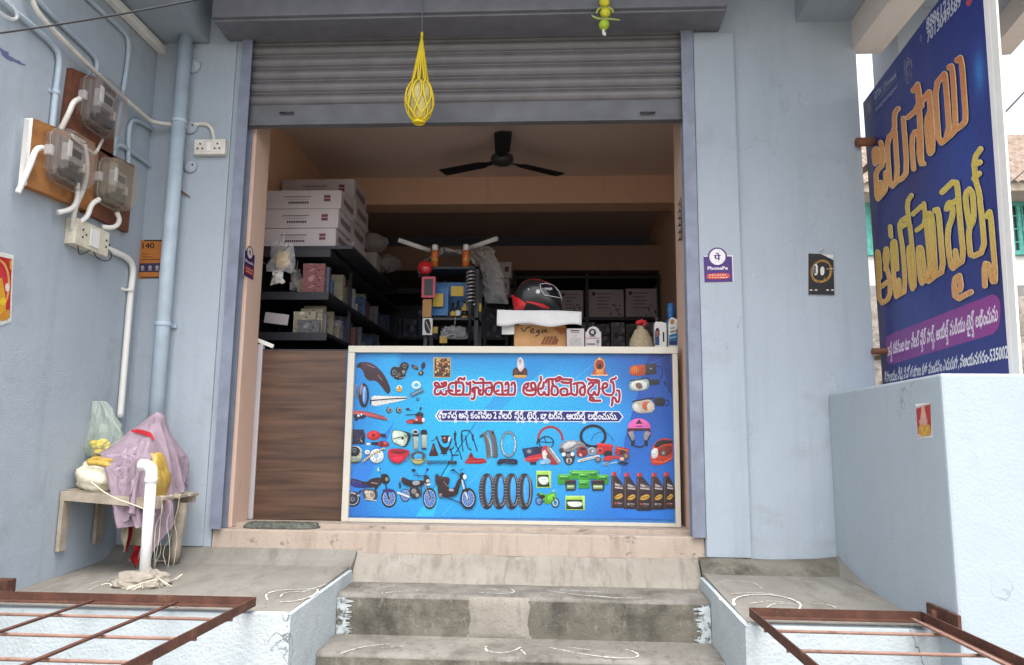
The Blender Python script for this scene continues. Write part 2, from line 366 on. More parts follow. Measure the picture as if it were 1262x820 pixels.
def print_mat(name, rough=.4):
    m, nt, b = new_mat(name)
    a = nt.nodes.new('ShaderNodeAttribute'); a.attribute_name = 'Col'
    tc = nt.nodes.new('ShaderNodeTexCoord'); n = nt.nodes.new('ShaderNodeTexNoise'); n.inputs['Scale'].default_value = 90; n.inputs['Detail'].default_value = 4; n.inputs['Roughness'].default_value = .7
    nt.links.new(tc.outputs['Object'], n.inputs['Vector'])
    r = nt.nodes.new('ShaderNodeMapRange'); r.inputs['From Min'].default_value = .3; r.inputs['From Max'].default_value = .7; r.inputs['To Min'].default_value = .62; r.inputs['To Max'].default_value = .98
    nt.links.new(n.outputs['Fac'], r.inputs['Value'])
    mx = nt.nodes.new('ShaderNodeVectorMath'); mx.operation = 'SCALE'; nt.links.new(a.outputs['Color'], mx.inputs[0]); nt.links.new(r.outputs[0], mx.inputs['Scale'])
    nt.links.new(mx.outputs[0], b.inputs['Base Color']); b.inputs['Roughness'].default_value = rough
    w = nt.nodes.new('ShaderNodeTexNoise'); w.inputs['Scale'].default_value = 5; w.inputs['Detail'].default_value = 2; nt.links.new(tc.outputs['Object'], w.inputs['Vector'])
    bp = nt.nodes.new('ShaderNodeBump'); bp.inputs['Strength'].default_value = .25; bp.inputs['Distance'].default_value = .02; nt.links.new(w.outputs['Fac'], bp.inputs['Height']); nt.links.new(bp.outputs[0], b.inputs['Normal'])
    return m
M['print'] = print_mat('printed_vinyl', .38)
M['print_matt'] = print_mat('printed_paper', .6)

# ------------------------------------------------------------------ flat printed artwork, drawn on the real surface it is printed on
def chaikin(p, it=1, closed=False):
    p = [Vector(q[:2]) for q in p]
    for _ in range(it):
        o = []
        if not closed: o.append(p[0])
        rng = range(len(p)) if closed else range(len(p)-1)
        for i in rng:
            a, b = p[i], p[(i+1) % len(p)]
            o += [a*.75+b*.25, a*.25+b*.75]
        if not closed: o.append(p[-1])
        p = o
    return [(q.x, q.y) for q in p]

class Art:
    """Shapes in photograph pixels -> polygons lying on one plane of the place, each a hair above the one below."""
    def __init__(self, to3d, normal, step=.00015):
        self.t = to3d; self.n = Vector(normal); self.v = []; self.f = []; self.c = []
        self.k = 1; self.step = step; self.crop(0, 0, 1); self.base = 0.0; self.shade = 0.0
    def crop(self, ox, oy, s): self.ox, self.oy, self.s = ox, oy, s; return self
    def motif(self): self.k = 1; return self
    def P(self, x, y): return self.t(self.ox+x/self.s, self.oy+y/self.s)
    def _raw(self, pts3, faces, cols):
        b = len(self.v); off = self.n*(self.base+self.k*self.step); self.k += 1
        self.v += [p+off for p in pts3]
        self.f += [[i+b for i in f] for f in faces]
        self.c += cols
    def poly(self, pts, col, smooth=0, grad=None):
        if smooth: pts = chaikin(pts, smooth, True)
        c = lin(col); q = [Vector((x, y, 0)) for x, y in pts]
        tris = tessellate_polygon([q])
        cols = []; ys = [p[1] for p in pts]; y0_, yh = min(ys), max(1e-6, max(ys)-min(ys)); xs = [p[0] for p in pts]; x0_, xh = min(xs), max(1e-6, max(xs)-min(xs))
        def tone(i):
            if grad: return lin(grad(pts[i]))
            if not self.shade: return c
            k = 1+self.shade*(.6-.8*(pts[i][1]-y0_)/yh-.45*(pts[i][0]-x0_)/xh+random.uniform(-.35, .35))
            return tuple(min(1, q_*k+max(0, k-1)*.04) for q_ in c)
        for t in tris: cols.append([tone(i) for i in t])
        self._raw([self.P(x, y) for x, y in pts], [list(t) for t in tris], cols); return self
    def ell(self, cx, cy, rx, ry, col, rot=0, n=20):
        a = math.radians(rot); ca, sa = math.cos(a), math.sin(a); pts = []
        for i in range(n):
            x, y = rx*math.cos(2*math.pi*i/n), ry*math.sin(2*math.pi*i/n)
            pts.append((cx+x*ca-y*sa, cy+x*sa+y*ca))
        return self.poly(pts, col)
    def ring(self, cx, cy, rx, ry, w, col, n=28, a0=0, a1=360, rot=0):
        P = []; ra = math.radians(rot)
        for i in range(n+1):
            a = math.radians(a0+(a1-a0)*i/n); x, y = rx*math.cos(a), ry*math.sin(a)
            P.append((cx+x*math.cos(ra)-y*math.sin(ra), cy+x*math.sin(ra)+y*math.cos(ra)))
        return self.line(P, w, col, cap=False)
    def rect(self, x0, y0, x1, y1, col): return self.poly([(x0, y0), (x1, y0), (x1, y1), (x0, y1)], col)
    def line(self, pts, w, col, cap=True, smooth=0, grad=None):
        """ribbon of width w (crop pixels) along pts"""
        if smooth: pts = chaikin(pts, smooth)
        p = [Vector(q) for q in pts]; p = [q for i, q in enumerate(p) if i == 0 or (q-p[i-1]).length > 1e-4]
        if len(p) < 2: return self
        L, R = [], []; n = len(p); h = w/2
        if cap:
            p[0] = p[0]+(p[0]-p[1]).normalized()*h*.8; p[-1] = p[-1]+(p[-1]-p[-2]).normalized()*h*.8
        for i in range(n):
            d0 = (p[i]-p[i-1]).normalized() if i else (p[1]-p[0]).normalized()
            d1 = (p[i+1]-p[i]).normalized() if i < n-1 else d0
            n0, n1 = Vector((-d0.y, d0.x)), Vector((-d1.y, d1.x)); m = n0+n1
            if m.length < 1e-3: m = n0.copy()
            m.normalize(); k = h/max(.5, m.dot(n0))
            L.append(p[i]+m*k); R.append(p[i]-m*k)
        pts3 = [self.P(q.x, q.y) for q in L]+[self.P(q.x, q.y) for q in R]
        fs = [[i, i+1, n+i+1, n+i] for i in range(n-1)]
        c = lin(col); pp = [(q.x, q.y) for q in L]+[(q.x, q.y) for q in R]
        self._raw(pts3, fs, [[lin(grad(pp[i])) if grad else c for i in f] for f in fs]); return self
    def strokes(self, S, w, col, smooth=1, grad=None, cyc=22):
        """round-ended pen strokes; overlapping pieces lie on separate hairline levels"""
        k0 = self.k; n = 0
        for s in S:
            p = [Vector(q) for q in (chaikin(s, smooth) if smooth else s)]
            for i, q in enumerate(p):
                if i < len(p)-1:
                    d = p[i+1]-q
                    if d.length < 1e-4: continue
                    d.normalize(); h = Vector((-d.y, d.x))*w/2
                    self.k = k0+n % cyc; n += 1
                    e = [q+h, p[i+1]+h, p[i+1]-h, q-h]; self.poly([(v.x, v.y) for v in e], col, grad=grad)
                sharp = i in (0, len(p)-1) or (p[i]-p[i-1]).angle(p[i+1]-p[i], 0) > .25
                if sharp:
                    self.k = k0+n % cyc; n += 1
                    self.poly([(q.x+w/2*math.cos(2*math.pi*j/12), q.y+w/2*math.sin(2*math.pi*j/12)) for j in range(12)], col, grad=grad)
        self.k = k0+cyc; return self
    def bgrid(self, quad, fn, nu=24, nv=12):
        """background sheet: quad of pixel corners TL TR BR BL, colour fn(u,v)"""
        tl, tr, br, bl = [Vector(q) for q in quad]; V = []; C = []
        for j in range(nv+1):
            for i in range(nu+1):
                u, v = i/nu, j/nv
                q = (tl*(1-u)+tr*u)*(1-v)+(bl*(1-u)+br*u)*v
                V.append(self.P(q.x, q.y)); C.append(lin(fn(u, v)))
        F = []; W = nu+1
        for j in range(nv):
            for i in range(nu): F.append([j*W+i, j*W+i+1, (j+1)*W+i+1, (j+1)*W+i])
        self._raw(V, F, [[C[i] for i in f] for f in F]); return self
    def text(self, s, p0, p1, hpx, col, bold=.02, down=None, fontfit=True):
        """text with its baseline from p0 to p1 (crop pixels) and letter height hpx"""
        vs, fs, wid, hgt = text_mesh(s, 0)
        a, b = self.P(*p0), self.P(*p1); u = b-a
        if down is None:
            mid = Vector(p0); t0 = self.P(mid.x, mid.y); t1 = self.P(mid.x, mid.y-hpx); up = (t1-t0)
        else: up = Vector(down)
        c = lin(col)
        for dx, dy in ((0, 0), (bold, 0), (-bold, 0), (0, bold*.8), (0, -bold*.8)):
            self._raw([a+u*((x+dx)/wid)+up*((y+dy)/hgt) for x, y in vs], fs, [[c]*len(f) for f in fs])
        return self
    def build(self, name, mat, parent=None):
        me = bpy.data.meshes.new(name)
        o0 = WLOC[parent.name] if parent else sum(self.v, Vector())/len(self.v)
        me.from_pydata([tuple(p-o0) for p in self.v], [], self.f); me.update()
        at_ = me.color_attributes.new('Col', 'FLOAT_COLOR', 'CORNER')
        flat = []
        for poly, c in zip(me.polygons, self.c):
            for k in range(poly.loop_total): flat += [*c[k], 1.0]
        at_.data.foreach_set('color', flat)
        me.materials.append(mat)
        o = bpy.data.objects.new(name, me); COL.objects.link(o)
        if parent: o.parent = parent
        else: o.location = o0
        WLOC[o.name] = Vector(o0); return o

_tcache = {}
def _font(body, bold):
    key = (body, bold)
    if key in _tcache: return _tcache[key]
    c = bpy.data.curves.new('lettering_outline', 'FONT'); c.body = body; c.offset = bold; c.resolution_u = 3; c.fill_mode = 'FRONT'
    o = bpy.data.objects.new('lettering_outline', c); COL.objects.link(o)
    me = bpy.data.meshes.new_from_object(o)
    vs = [(v.co.x, v.co.y) for v in me.vertices]; fs = [list(p.vertices) for p in me.polygons]
    bpy.data.objects.remove(o); bpy.data.curves.remove(c); bpy.data.meshes.remove(me)
    _tcache[key] = (vs, fs); return vs, fs
def _is_tel_mark(ch): return 0x0C3E <= ord(ch) <= 0x0C56
def clusters(s):
    out = []; i = 0
    while i < len(s):
        ch = s[i]
        if 0x0C05 <= ord(ch) <= 0x0C39:
            base = ch; sub = ''; i += 1
            while i < len(s):
                if s[i] == '\u0C4D':
                    if i+1 < len(s) and 0x0C15 <= ord(s[i+1]) <= 0x0C39: sub += s[i+1]; i += 2
                    else: base += s[i]; i += 1
                elif _is_tel_mark(s[i]) : base += s[i]; i += 1
                else: break
            out.append((base, sub))
        elif 0x0C00 <= ord(ch) <= 0x0C7F: out.append((ch, '')); i += 1
        else:
            j = i
            while j < len(s) and not (0x0C00 <= ord(s[j]) <= 0x0C7F): j += 1
            out.append((s[i:j], '')); i = j
    return out
def text_mesh(s, bold=.02):
    V, F = [], []; x = 0.0
    def put(vs, fs, ox, oy, sc):
        b = len(V); V.extend([(ox+a*sc, oy+c*sc) for a, c in vs]); F.extend([[i+b for i in f] for f in fs])
    for base, sub in clusters(s):
        lead = len(base)-len(base.lstrip(' ')); trail = len(base)-len(base.rstrip(' ')); core = base.strip(' ')
        x += .26*lead
        if core:
            vs, fs = _font(core, bold)
            if vs:
                mn = min(a for a, _ in vs); mx = max(a for a, _ in vs)
                put(vs, fs, x-mn, 0, 1)
                w = mx-mn
                for ch in sub:
                    v2, f2 = _font(ch, bold)
                    if v2:
                        m2 = min(a for a, _ in v2); put(v2, f2, x+w*.42-m2*.6, -.42, .6); w = max(w, w*.42+(max(a for a, _ in v2)-m2)*.6)
                x += w+.05
        x += .26*trail if core else 0
    return V, F, max(x, .01), .72
# ================================================================== ground, landings, steps
g = MB(); g.quad((-400, -400, -1.05), (400, -400, -1.05), (400, 600, -1.05), (-400, 600, -1.05))
tag(g.build('street', M['street']), kind='structure')

LZ0, LZ1, LY0, LY1 = -.175, -.222, -.10, -1.10          # landing: height and depth at back and front
def lz(y): return LZ0+(LZ1-LZ0)*(y-LY0)/(LY1-LY0)
def landing(x0, x1, name, lip):
    m = MB()
    m.prism([(LY0, LZ0), (LY1+.02, LZ1), (LY1+.02, -1.05), (LY0, -1.05)], 'x', x0, x1)
    o = m.build(name, M['landing']); tag(o, kind='structure')
    f = MB()                                             # painted faces of the plinth, 20 mm render
    f.prism([(LY1+.018, LZ1+.004), (LY1-.012, LZ1-.002), (LY1-.014, -1.05), (LY1+.018, -1.05)], 'x', x0, x1)
    f.build('painted_face', M['plinth'], o)
    s = MB(); xs = (x1, x1+.02) if lip == 'r' else (x0-.02, x0)
    s.prism([(-.13, LZ0-.02), (LY1-.012, LZ1-.002), (LY1-.014, -1.05), (-.13, -1.05)], 'x', *xs)
    s.build('painted_side', M['plinth'], o)
    return o
landL = landing(-2.56, -1.14, 'pavement', 'r')
landR = landing(.80, 1.56, 'pavement', 'l')
# sloped cement fillets where the landings meet the wall
c = MB(); c.prism([(-.002, -.10), (-.002, -.3), (LY0-.02, -.3), (LY0-.03, LZ0-.002), (LY0+.03, LZ0+.022)], 'x', -2.559, -1.13)
c.build('cement_fillet', M['landing'], landL)
c = MB()
c.grid(lambda u, v: (.795+u*.76, -.004-.13*v-.03*v*math.sin(u*3), -.108+.004*math.sin(u*9)-.075*v**1.6+.02*max(0, u-.85)*5*(1-v)), 30, 6)
c.build('cement_fillet', M['riser'], landR)
c = MB()
c.grid(lambda u, v: (1.553-.05*math.sin(v*math.pi/2)*(1-u)**1.5-.003, -.02-u*.55, lz(-.10-u*.5)+.004+.09*(1-v)**2*(1-u)**1.6), 20, 5)
c.build('edge_fillet', M['landing'], landR)

steps = thing('concrete_steps', 'worn grey cement steps with chalk drawings leading up to the shop', 'steps', (-.17, -.6, -1.05))
SX0, SX1 = -1.118, .778
def step_block(y0, y1, z, zb, rough, seed):
    rnd = random.Random(seed); m = MB(); n = 60
    prof = lambda: [rnd.uniform(-1, 1) for _ in range(n+1)]
    e1, e2 = prof(), prof()
    def fn(u, v):
        i = min(n, int(round(u*n))); x = SX0+(SX1-SX0)*u
        row = int(round(v*6))
        nz = rough*(e1[i]*.5+e1[max(0, i-1)]*.5); ny = rough*(e2[i]*.5+e2[max(0, i-1)]*.5)
        pts = [(y1+.005, z+.012), (y0+.10, z+.004), (y0+.022, z), (y0+.006, z-.006+nz*.5), (y0+ny, z-.022), (y0-.006, z-(z-zb)*.5), (y0-.012, zb)]
        y, zz = pts[row]; return (x, y, zz)
    m.grid(fn, n, 6); return m
t1 = step_block(-.405, -.10, -.268, -.472, .006, 1); t1.build('upper_step', M['step'], steps)
t2 = step_block(-.725, -.40, -.474, -.675, .006, 2); t2.build('middle_step', M['step'], steps)
t3 = step_block(-1.05, -.72, -.677, -.88, .006, 3); t3.build('lower_step', M['step'], steps)
m = MB(); m.box(SX0, SX1, -.09, .0, -1.05, -.28); m.box(SX0, SX1, -.40, -.095, -1.05, -.48); m.box(SX0, SX1, -.715, -.405, -1.05, -.69); m.build('core', M['riser'], steps)
def riser_skin(y0, y1, z0, z1, seed):
    rnd = random.Random(seed); m = MB()
    m.grid(lambda u, v: (SX0+.004+(SX1-SX0-.008)*u, y0-.003+(y1-y0)*v-.001*rnd.random(), z0+(z1-z0)*v), 40, 4); return m
riser_skin(-.409, -.417, -.285, -.470, 5).build('upper_riser', M['riser'], steps)
riser_skin(-.729, -.737, -.492, -.674, 6).build('middle_riser', M['riser'], steps)
# sloped render under the threshold
m = MB(); m.grid(lambda u, v: (SX0-.01+(SX1+.03-SX0)*u, -.003-.118*v-.012*v*v+.004*math.sin(u*31), -.118-.13*v-.02*v*v+.004*math.sin(u*23)), 40, 8)
m.build('sloped_render', M['cove'], steps)
# smeared mortar patch on the upper riser
pc = MB(); rnd = random.Random(9)
a, b = at(578, 735, 'y', -.42), at(652, 782, 'y', -.42)
def patch(u, v):
    e = (1-abs(2*u-1)**6)*(1-abs(2*v-1)**6)
    w = .012*math.sin(v*8)+.02*rnd.uniform(-1, 1)*(1 if v > .8 else .2)
    return (a.x+(b.x-a.x)*u+w*(1 if u > .5 else -1)*.6, -.409-.011*v-.012*e-.002*rnd.random(), -.268+(-.205)*v)
pc.grid(patch, 18, 14); pc.build('mortar_patch', M['patch'], steps)
# lime run-down at both ends of the upper riser
for x0, s in ((SX0+.002, 1), (SX1-.002, -1)):
    q = MB(); rnd = random.Random(12)
    q.grid(lambda u, v: (x0+s*u*(.035+.05*rnd.random()), -.4165-.010*v, -.285-.185*v), 2, 46, smooth=False); q.build('lime_splash', M['lime_run'], steps)

# chalk drawings (rangoli)
def chalk(parent, strokes, zfun, w=.012, lift=.004):
    m = MB()
    for k, (pts, ww) in enumerate(strokes):
        P = [zfun(x, y) for x, y in chaikin(pts, 2)]
        L, R = [], []
        for i, p in enumerate(P):
            d = (P[min(i+1, len(P)-1)]-P[max(0, i-1)]); d.z = 0; d.normalize()
            n = Vector((-d.y, d.x, 0))*ww*.5*random.uniform(.3, 1.0)*.8
            up = Vector((0, 0, lift+k*.0002)); L.append(m.bm.verts.new(p+n+up)); R.append(m.bm.verts.new(p-n+up))
        for i in range(len(P)-1): m._face([L[i], L[i+1], R[i+1], R[i]])
    return m.build('chalk_drawing', M['chalk'], parent)
zt2 = lambda x, y: at(x, y, 'z', -.472)
chalk(steps, [([(420, 806), (450, 797), (500, 793), (560, 792), (620, 793), (650, 791)], .014), ([(650, 791), (620, 790), (597, 797), (600, 805), (625, 806), (645, 798), (640, 792)], .016),
              ([(650, 793), (690, 802), (740, 811), (780, 813), (790, 808), (770, 800), (720, 796), (660, 793), (625, 795)], .016), ([(642, 802), (648, 808)], .012),
              ([(470, 800), (500, 797)], .006), ([(760, 806), (700, 799)], .006)], zt2)
zt1 = lambda x, y: at(x, y, 'z', -.262)
chalk(steps, [([(470, 732), (490, 730), (520, 728)], .010), ([(590, 731), (620, 733), (636, 731), (630, 727)], .012), ([(675, 729), (710, 734), (760, 738), (790, 738)], .012), ([(690, 728), (740, 731)], .008), ([(600, 727), (615, 728)], .008)], zt1)
zl = lambda x, y: at_plane(x, y, (0, LY0, LZ0), Vector((0, -(LZ1-LZ0)/(LY1-LY0), 1)))
chalk(landR, [([(905, 748), (903, 740), (915, 735), (940, 733), (970, 737), (988, 745), (985, 752)], .020), ([(925, 745), (950, 741), (975, 745)], .010), ([(900, 733), (930, 731), (960, 734)], .008),
              ([(945, 750), (955, 744), (985, 747)], .010), ([(882, 720), (900, 716), (930, 719), (940, 727)], .006), ([(1000, 745), (1020, 746), (1030, 750)], .008), ([(880, 728), (888, 742)], .006)], zl)
chalk(landL, [([(330, 741), (326, 733), (345, 728), (375, 727), (395, 727), (385, 736), (365, 742), (345, 743)], .014), ([(345, 737), (350, 731), (370, 730)], .010), ([(105, 722), (120, 718), (135, 717)], .008),
              ([(110, 728), (122, 722)], .006), ([(372, 731), (390, 725), (402, 721)], .008)], zl)

# ================================================================== the shop building
shop = thing('shop_building', 'pale blue plastered shop front with open shutter bay and peach interior', 'shop', (-.3, 0, -1.05))
TOP = 4.0
for wx in ((-2.56, -1.99), (.838, 1.82)):
    m = MB(); m.box(*wx, 0, .28, -1.05, TOP); m.build('front_wall', M['wall'], shop)
m = MB(); m.box(.842, 1.085, -.022, -.002, -.105, 3.02, .004); m.build('pilaster', M['wall'], shop)
m = MB(); m.box(-2.40, -2.035, -.014, -.002, -.10, 3.02, .004); m.build('plaster_panel', M['wall'], shop)
m = MB(); m.box(-1.988, .836, .10, .30, 2.80, TOP); m.build('lintel', M['ceiling'], shop)
# painted shutter hood: underside and front board
m = MB(); m.box(-2.09, 1.0, -.235, -.003, 3.035, 3.10, .006); m.box(-2.09, 1.0, -.262, -.232, 3.05, 3.55, .006)
m.box(-2.07, .98, -.05, .10, 3.10, 3.5); m.build('shutter_hood', M['slate'], shop)
# balcony overhead with its beams
m = MB(); m.box(-2.56, 1.80, -1.35, -.001, 3.50, 3.62); m.build('balcony_slab', M['ceiling'], shop)
m = MB(); m.box(1.47, 1.802, -1.35, -.001, 3.09, 3.499); m.build('beam', M['ceiling'], shop)
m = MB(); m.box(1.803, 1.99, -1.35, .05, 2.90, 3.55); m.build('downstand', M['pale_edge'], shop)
m = MB(); m.box(-2.558, -2.22, -1.35, -.001, 3.03, 3.499); m.build('beam', M['ceiling'], shop)
# jambs inside the shutter
m = MB(); m.box(-2.20, -1.905, .07, .30, .0, 3.0, .006); m.build('jamb', M['jamb'], shop)
m = MB(); m.box(.785, 1.10, .07, .47, .0, 3.0, .006); m.build('jamb', M['jamb'], shop)
# threshold
m = MB(); m.box(-1.985, .835, -.004, .14, -.125, .0, .007, jit=.002); m.box(-1.98, .83, .135, .60, -.125, .022, .004)
m.build('threshold', M['sill'], shop)
# the room
m = MB(); m.box(-2.45, 1.35, .60, 4.7, -.10, .02); m.build('shop_floor', M['sill'], shop)
m = MB(); m.box(-2.45, 1.35, .29, 4.7, 3.0, 3.1); m.build('shop_ceiling', M['inner_ceiling'], shop)
m = MB(); m.box(-2.30, -2.20, .29, 4.7, 0, 3.0); m.build('room_wall', M['peach'], shop); m = MB(); m.box(1.12, 1.30, .29, 4.7, 0, 3.0)
m.build('room_wall', M['peach'], shop)
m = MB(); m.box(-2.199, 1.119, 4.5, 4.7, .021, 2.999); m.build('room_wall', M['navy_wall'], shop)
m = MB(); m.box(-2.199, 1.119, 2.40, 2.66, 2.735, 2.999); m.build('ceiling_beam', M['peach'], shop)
# loft slab at the back of the room
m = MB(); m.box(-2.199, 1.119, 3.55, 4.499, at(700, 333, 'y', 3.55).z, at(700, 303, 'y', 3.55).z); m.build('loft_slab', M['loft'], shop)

# left side wall of the porch
sw = MB(); sw.box(-2.80, -2.561, -1.45, .30, -1.05, TOP)
side = sw.build('side_wall', M['wall']); tag(side, 'long blue plastered wall carrying the electricity meters', 'wall')
# dark scuff on that wall beside the shelf
m = MB(); rnd = random.Random(4)
# right parapet
m = MB(); m.box(1.552, 1.93, -1.27, -.002, -1.05, .805, .012)
par = m.build('parapet_wall', M['pier']); tag(par, 'pale blue parapet wall under the big blue banner', 'wall')

# ================================================================== rolling shutter
sh = thing('rolling_shutter', 'grey rolling shutter raised above the shop opening', 'shutter', (-.57, .0, 2.45))
SHY = .03
zz = lambda y: at(560, y, 'y', SHY).z
lines = [zz(y) for y in (129.5, 114, 98.7, 83.2, 67.7, 52.2)]; pitch = (lines[-1]-lines[0])/5
m = MB(); prof = []
z = lines[0]
for k in range(7):
    z0 = lines[0]+k*pitch
    for t, d in ((0, .008), (.04, -.008), (.10, -.014), (.14, -.004), (.17, .010), (.22, .004), (.40, -.016), (.60, -.022), (.80, -.018), (.95, -.004)):
        prof.append((SHY+d, z0+t*pitch))
m.grid(lambda u, v: (-1.94+2.715*u, *prof[int(round(v*(len(prof)-1)))]), 1, len(prof)-1)
m.build('curtain', M['slat'], sh)
m = MB(); zb = zz(152); m.box(-1.94, .775, SHY-.012, SHY+.02, zb, lines[0]+.004, .003); m.box(-1.94, .775, SHY-.03, SHY+.03, zb-.008, zb+.006, .003)
m.build('bottom_rail', M['rail'], sh)
for gx0, gx1 in ((-1.992, -1.925), (.765, .838)):
    m = MB(); m.box(gx0, gx1, -.03, -.024, 0.001, 3.033); m.box(gx0, gx1, .05, .06, 0.001, 3.033)
    m.box(gx0 if gx0 < 0 else gx1-.006, gx0+.006 if gx0 < 0 else gx1, -.024, .05, 0.001, 3.033)
    m.build('guide_rail', M['guide'], sh)
for px in (354, 798):
    p = at(px, 140, 'y', SHY-.016); m = MB()
    for dx in (-.045, .045): m.bar((p.x+dx, p.y-.004, p.z-.035), (p.x+dx, p.y-.004, p.z+.03), .008, .014)
    m.tube([(p.x-.045, p.y-.012, p.z), (p.x+.045, p.y-.012, p.z)], .006, 8)
    m.build('lock_hasp', M['dark'], sh)

# ================================================================== neighbour on the right, seen past the banner
col = MB(); col.box(2.06, 2.42, -.02, .34, -1.05, 4.5, .01)
pil = col.build('concrete_pillar', M['wall']); tag(pil, 'tall pale blue pillar rising behind the big blue banner', 'pillar')
dirv = Vector((math.sin(math.radians(8)), math.cos(math.radians(8)), 0)); pa = at(1220, 65, 'z', 3.0)
# overhanging slab of the next bay: soffit with a lit edge beam
ob = thing('roof_overhang', 'grey concrete overhang above and right of the blue banner', 'overhang', (pa.x, pa.y, 3.0))
a0, a1 = pa-dirv*2.2, pa+dirv*.05
nrm = Vector((-dirv.y, dirv.x, 0))*-1
m = MB(); w = 1.2
def slab(m, q0, q1, o0, o1, z0, z1):
    P = [q0+nrm*o0, q1+nrm*o0, q1+nrm*o1, q0+nrm*o1]
    lo = [m.bm.verts.new((p.x, p.y, z0)) for p in P]; hi = [m.bm.verts.new((p.x, p.y, z1)) for p in P]
    for i in range(4): m._face([lo[i], lo[(i+1) % 4], hi[(i+1) % 4], hi[i]])
    m._face(lo[::-1]); m._face(hi)
slab(m, a0, a1, -.70, -.001, 3.16, 3.3); m.build('soffit', M['ceiling'], ob)
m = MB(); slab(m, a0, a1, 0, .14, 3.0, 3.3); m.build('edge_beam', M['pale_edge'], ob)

# tiled house
HY = 8.0
hs_ = thing('tiled_house', 'whitewashed house with clay tiled roof and turquoise window behind the banner', 'house', (7.3, HY, -1.05))
q = lambda x, y: at(x, y, 'y', HY)
eave, ridge = q(1240, 240).z, at(1240, 168, 'y', HY+1.8).z
m = MB(); m.box(4.3, 11, HY, HY+.3, q(1245, 352).z, eave+.3); m.build('upper_wall', M['hwall'], hs_)
m = MB(); m.box(4.3, 11, HY-.01, HY+.3, -1.05, q(1245, 352).z); m.build('damp_base', M['hstain'], hs_)
m = MB(); nt_ = 66; rows = 13
def roof(u, v):
    x = 4.0+7.4*u; r = v*rows; k = math.floor(r-1e-6); fr = r-k
    y = HY-.6+v*2.4; z = eave+v*(ridge-eave)+.05*(1-fr)*.9+.035*abs(math.sin(math.pi*u*nt_))
    return (x, y, z)
m.grid(roof, nt_*6, rows*3, smooth=False); m.build('roof', M['rtile'], hs_)
m = MB(); m.box(4.0, 11.4, HY-.55, HY-.45, eave-.12, eave+.02); m.build('eave_board', M['palewood'], hs_)
for wx0, wx1 in ((q(1238, 250).x, q(1266, 250).x), (q(1060, 260).x, q(1076, 260).x)):
    z0, z1 = q(1248, 315).z, q(1245, 250).z
    f = MB()
    for x0, x1, a, b in ((wx0, wx1, z1-.07, z1), (wx0, wx1, z0, z0+.07), (wx0, wx0+.08, z0+.07, z1-.07), (wx1-.08, wx1, z0+.07, z1-.07)): f.box(x0, x1, HY-.06, HY-.002, a, b)
    f.box((wx0+wx1)/2-.03, (wx0+wx1)/2+.03, HY-.055, HY-.002, z0+.07, z1-.07)
    win = f.build('window', M['hgreen'], hs_)
    s = MB(); s.box(wx0+.08, wx1-.08, HY-.02, HY-.004, z0+.07, z1-.07); s.build('opening', M['dark'], win)
    b = MB(); k = wx0+.14
    while k < wx1-.1: b.box(k, k+.022, HY-.045, HY-.025, z0+.07, z1-.07); k += .09
    k = z0+.2
    while k < z1-.1: b.box(wx0+.08, wx1-.08, HY-.05, HY-.046, k, k+.02); k += .22
    b.build('bars', M['hgreen'], win)
st = MB(); st.grid(lambda u, v: (4.0+9*u, HY-1.2-.05*random.random(), -1.05+(q(1245, 383).z+1.05)*v), 40, 14, smooth=False); st.box(4.0, 13, HY-1.15, HY-.9, -1.05, q(1245, 383).z+.03)
tag(st.build('compound_wall', M['stone']), 'dark rubble stone wall below the tiled house', 'wall')

# grit and crumbs lying on the steps and landings
gr = MB(); rnd = random.Random(44)
for i in range(300):
    k = rnd.random()
    if k < .35: p = Vector((rnd.uniform(SX0+.02, SX1-.02), rnd.triangular(-.40, -.12, -.14), 0)); p.z = -.268+.016*max(0, (p.y+.40)/.28)
    elif k < .65: p = Vector((rnd.uniform(SX0+.02, SX1-.02), rnd.triangular(-.72, -.43, -.44), -.474+.002))
    elif k < .85: p = Vector((rnd.uniform(-2.5, -1.2), rnd.uniform(-1.05, -.14), 0)); p.z = lz(p.y)
    else: p = Vector((rnd.uniform(.85, 1.5), rnd.uniform(-1.0, -.14), 0)); p.z = lz(p.y)
    r = rnd.uniform(.0014, .0042); b = bmesh.new(); bmesh.ops.create_icosphere(b, subdivisions=1, radius=r)
    for v in b.verts: v.co = p+Vector((v.co.x*rnd.uniform(.7, 1.5), v.co.y*rnd.uniform(.7, 1.5), v.co.z*.8+r*.4))
    gr.join(b)
tag(gr.build('grit', M['mud']), kind='stuff')
# ================================================================== pipes and meters on the side wall
WX = -2.561
def W(px, py, off=.0): return at(px, py, 'x', WX+off)
def roundpath(P, it=2): 
    P = [Vector(p) for p in P]
    for _ in range(it):
        o = [P[0]]
        for a, b in zip(P, P[1:]): o += [a*.75+b*.25, a*.25+b*.75]
        o.append(P[-1]); P = o
    return P
def conduit(name, px, r, mat, label, cat, group=None, clips=(), off=None):
    o = r+.004 if off is None else off
    P = [W(x, y, o) for x, y in px]
    m = MB(); m.tube(roundpath(P), r, 12)
    ob = m.build(name, mat); tag(ob, label, cat, group)
    for cx, cy in clips:
        c = W(cx, cy, o); k = MB(); k.lathe([(r+.003, -.012), (r+.005, -.008), (r+.005, .008), (r+.003, .012)], c, 14, (0, 0, 1)); k.box(WX+.001, WX+.005, c.y-r-.02, c.y+r+.02, c.z-.01, c.z+.01)
        k.build('clip', M['pipe'], ob)
    return ob
conduit('wall_conduit', [(-8, -8), (18, 15), (45, 36), (68, 58), (74, 72), (69, 110), (64, 160)], .015, M['pipe'], 'leftmost blue conduit bending down to the white-edged meter board', 'conduit', 'conduits on the side wall', [(69, 114)])
conduit('wall_conduit', [(28, -20), (70, 26), (112, 64), (121, 78), (116, 96)], .013, M['pipe'], 'blue conduit ending behind the upper meter', 'conduit', 'conduits on the side wall')
